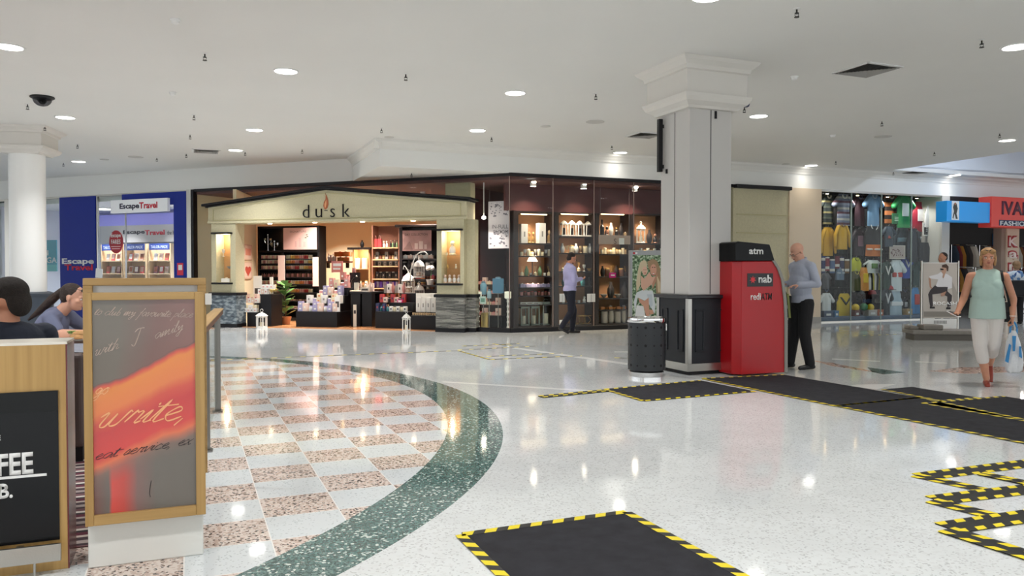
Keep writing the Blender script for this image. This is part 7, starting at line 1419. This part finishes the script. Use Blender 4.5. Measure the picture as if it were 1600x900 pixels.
# woman walking towards the camera
px_,py_=FL(1541,600)
J=dict(pelvis=(0,0,.90),neck=(0,.0,1.35),head=(0,-.03,1.515),sh_l=(.175,.0,1.295),sh_r=(-.175,.0,1.295),el_l=(.265,.04,1.03),el_r=(-.245,.0,1.03),wr_l=(.255,-.05,.82),wr_r=(-.32,-.16,.86),hp_l=(.085,0,.85),hp_r=(-.085,0,.85),kn_l=(.065,-.03,.47),kn_r=(-.075,-.12,.47),an_l=(.06,.30,.22),an_r=(-.005,-.10,.075))
hb=mat('hair_blonde','B98E5E',.6,bump=.6,bscale=50,var=.3,vscale=20)
mint=cloth('top_mint','B9D2C9',.05,.25,6)
root,H,J2=person('blonde woman in mint sleeveless top and white capri trousers walking with phone and plastic bag',(px_,py_,0),R(-27),J,sk2,mint,cloth('capri_white','E4DDD8',.04,.3,8),mat('shoe_brick','9A4030',.4),hb,[((0,.03,.048),(.086,.10,.084)),((-.07,.01,-.02),(.022,.05,.075)),((.07,.01,-.02),(.022,.05,.075)),((0,.075,-.03),(.075,.04,.085)),((-.04,-.055,.075),(.045,.03,.03)),((.04,-.055,.078),(.04,.03,.03))],k=.98,girth=1.04,belly=.03,sleeve=0,bust=1,hem=.11,trs=.42,lip='A85A50',armr=1.05,pn={'l':(-1,0,0),'r':(0,0,1)},hd={'r':(-.35,-.9,-.25),'l':(.0,-.05,-1)},curl=(1.0,.45),toe=(0,-.45,-.9),toer=(0,-1,0),leg_r=1.0,shoeh=0)
glasses(root,H,1.0,on_head=True,dark=True,name='sunglasses')
q=B(); 
obj('shoulder_strap',B().tube(smooth_line([(.15,-.09,1.24),(.14,.0,1.365),(.15,.12,1.2),(.2,.16,1.0)]),.014,6,.5),M_black,root); obj('strap_front',B().tube(smooth_line([(.15,-.09,1.24),(.19,-.09,1.1),(.225,-.02,.95),(.24,.10,.88)]),.014,6,.5),M_black,root)
t=thing('shoulder_bag','black shoulder bag behind the walking blonde woman','bag',Matrix.Translation((px_,py_,0))@Matrix.Rotation(R(-27),4,'Z')@Vector((.20,.27,.74)),R(-27)); obj('bag_body',B().box(-.10,.10,-.05,.05,0,.24),M_black,t,bevel=.03,seg=3); obj('flap',B().box(-.105,.105,-.055,.0,.12,.245),cm('1E1C1E',.4),t,bevel=.01)
wM=Matrix.Translation((px_,py_,0))@Matrix.Rotation(R(-27),4,'Z')
hp=wM@Vector((-.365,-.27,.845))
ph=thing('mobile_phone','white edged phone in the right hand of the blonde woman','phone',hp,R(-27+60)); obj('case',B().box(-.037,.037,-.078,.078,0,.009,Matrix.Rotation(R(25),4,'X')),cm('E6E4E2',.3),ph,bevel=.003); obj('screen',B().box(-.032,.032,-.066,.066,.0091,.0098,Matrix.Rotation(R(25),4,'X')),cm('201A1E',.1),ph)
obj('bracelet',B().tube([Vector(J['wr_l'])+V(.031*math.cos(a),.031*math.sin(a),.01) for a in [2*PI*j/16 for j in range(17)]],.004,5),cm('E8E2DA',.3),root)
bp=wM@Vector((.265,-.07,.16)); t=thing('plastic_bag','white and blue plastic bag held in the blonde woman left hand','bag',bp,R(-27)); rs=[]; random.seed(2)
for i,(z,w_,d_) in enumerate(((0,.05,.035),(.03,.085,.05),(.12,.095,.055),(.25,.085,.05),(.36,.07,.04),(.45,.045,.03),(.50,.025,.018))): rs.append([(w_*math.cos(a)*(1+.12*math.sin(3*a+i)),d_*math.sin(a)*(1+.3*math.sin(5*a+i*2)),z) for a in [2*PI*j/24 for j in range(24)]])
obj('bag_body',B().rings(rs),mat('plastic_white','E6E8EC',.35,bump=.6,bscale=14),t,smooth=70); bl=cm('2E86C4',.35)
obj('handle',B().tube(smooth_line([(-.03,0,.46),(-.03,0,.54),(0,0,.60),(.03,0,.54),(.03,0,.46)]),.011,6),bl,t); obj('blue_print',B().prism([(-.09,.14),(-.055,.12),(-.03,.33),(-.05,.35)],-.078,-.06),bl,t); obj('blue_print',B().prism([(.05,.2),(.08,.18),(.07,.32),(.05,.32)],-.078,-.055),bl,t); obj('blue_print',B().prism([(-.02,.44),(.02,.44),(.01,.26),(-.01,.26)],-.062,-.045),bl,t)
# seated cafe man (seen from behind)
def seated(q=0,lean=0.0,**k):
    J=dict(pelvis=(0,0,.53),neck=(0,-lean,1.03),head=(0,-lean-.03,1.20),sh_l=(.19,-lean,.98),sh_r=(-.19,-lean,.98),el_l=(.25,-lean-.12,.76),el_r=(-.25,-lean-.12,.76),wr_l=(.14,-lean-.33,.79),wr_r=(-.14,-lean-.33,.79),hp_l=(.1,-.03,.52),hp_r=(-.1,-.03,.52),kn_l=(.13,-.45,.52),kn_r=(-.13,-.45,.52),an_l=(.13,-.42,.09),an_r=(-.13,-.42,.09)); J.update(k); return J
def cafe_chair(p,rz,lab):
    t=thing('cafe_chair',lab,'chair',p,rz); obj('seat',B().box(-.22,.22,-.22,.22,.385,.42),M_dkwood,t,bevel=.012); obj('backrest',B().box(-.21,.21,.20,.23,.62,.82),M_dkwood,t,bevel=.012)
    for x_ in (-.2,.2):
        for y_ in (-.2,.2): obj('leg',B().box(x_-.018,x_+.018,y_-.018,y_+.018,0,.385 if y_<0 else .82),M_dkwood,t)
hsh=mat('hair_dark_short','2E2622',.85,bump=1.0,bscale=160,var=.3,vscale=60)
cm_=(-2.86,4.42,0); cafe_chair(cm_,R(-128),'dark cafe chair under the man at the counter')
J=seated(head=(0,-.03,1.17)); person('dark haired man in navy shirt seated behind the coffee counter, seen from behind',cm_,R(-128),J,sk2,cloth('shirt_navy','1E2434'),M_pants,M_shoe,hsh,[((0,.035,.066),(.092,.110,.086)),((0,.095,-.0),(.080,.045,.085)),((0,-.02,.08),(.075,.08,.06))],hrot=(28,6),k=1.12,girth=1.22,sleeve=1,vox=.0075,armr=1.15)
# leaning cafe woman in profile
cw=(-4.42,7.15,0); cafe_chair(cw,R(92),'dark cafe chair under the leaning woman')
J=seated(0,.26,neck=(0,-.27,.98),head=(0,-.40,1.115),sh_l=(.165,-.27,.93),sh_r=(-.165,-.27,.93),el_l=(.22,-.40,.80),el_r=(-.22,-.38,.80),wr_l=(.12,-.60,.80),wr_r=(-.10,-.60,.80))
hbr=mat('hair_brown','3A2A24',.6,bump=.6,bscale=60,var=.35,vscale=16)
root,H,_=person('woman with long brown ponytail in slate blue tee leaning over cafe table',cw,R(92),J,sk1,cloth('tee_slate','6F7590',.08,.4,7),M_pants,M_shoe,hbr,[((0,.032,.045),(.083,.098,.084)),((0,.06,-.005),(.075,.06,.07)),((0,.115,.03),(.035,.035,.04))],hrot=(0,14),k=1.0,girth=1.0,sleeve=1,bust=1,haircaps=[(V(0,.12,.03),V(.02,.20,-.07),.035,.042),(V(.02,.20,-.07),V(.03,.28,-.19),.042,.034),(V(.03,.28,-.19),V(.02,.36,-.30),.034,.012)])
glasses(root,H,1.0,on_head=True,dark=True,name='sunglasses'); obj('hair_tie',B().ell((0,.125,.03),(.03,.014,.03),H,12,8),M_black,root)
# far figures
px_,py_=(1473-800)/1220*18.2,18.2
J=stand(1.80,.19); person('dark haired man standing behind the squatting man poster, only his head showing',(px_,py_,0),R(-60),J,sk3,cloth('shirt_black','1E1E22'),M_pants,M_shoe,hsh,[((0,.03,.05),(.083,.097,.085)),((0,.06,-.0),(.077,.06,.07))],hrot=(-10,0),k=1.05,vox=.012,sleeve=1)
px_,py_=(1588-800)/1220*20.2,20.2
def floral():
    b=NB('floral_blouse',.8); g=b.vor(16.0); s=b.sep(g); return b.col(b.mix(b.math('GREATER_THAN',s[0],.6),lin('DCE6F0'),b.mix(b.math('GREATER_THAN',s[1],.5),lin('5E86B8'),lin('3A5488'))))
J=stand(1.62,.18); root,H,_=person('woman in blue and white floral blouse with black bag, back to camera at right edge',(px_,py_,0),R(165),J,sk1,floral(),M_pants,M_shoe,mat('hair_sandy','9C7A58',.7,var=.3,vscale=30),[((0,.03,.045),(.095,.11,.09)),((0,.06,-.02),(.085,.07,.08))],k=1.0,vox=.012,sleeve=2,girth=1.1,hem=.08)
t=thing('shoulder_bag','large black bag on the back of the floral blouse woman','bag',Matrix.Translation((px_,py_,0))@Matrix.Rotation(R(165),4,'Z')@Vector((.02,.30,.72)),R(165)); obj('bag_body',B().box(-.2,.2,-.08,.08,0,.42),M_black,t,bevel=.04,seg=3); obj('strap',B().tube(smooth_line([(-.15,0,.4),(-.12,-.1,.62),(-.1,-.2,.68)]),.015,6),M_black,t)
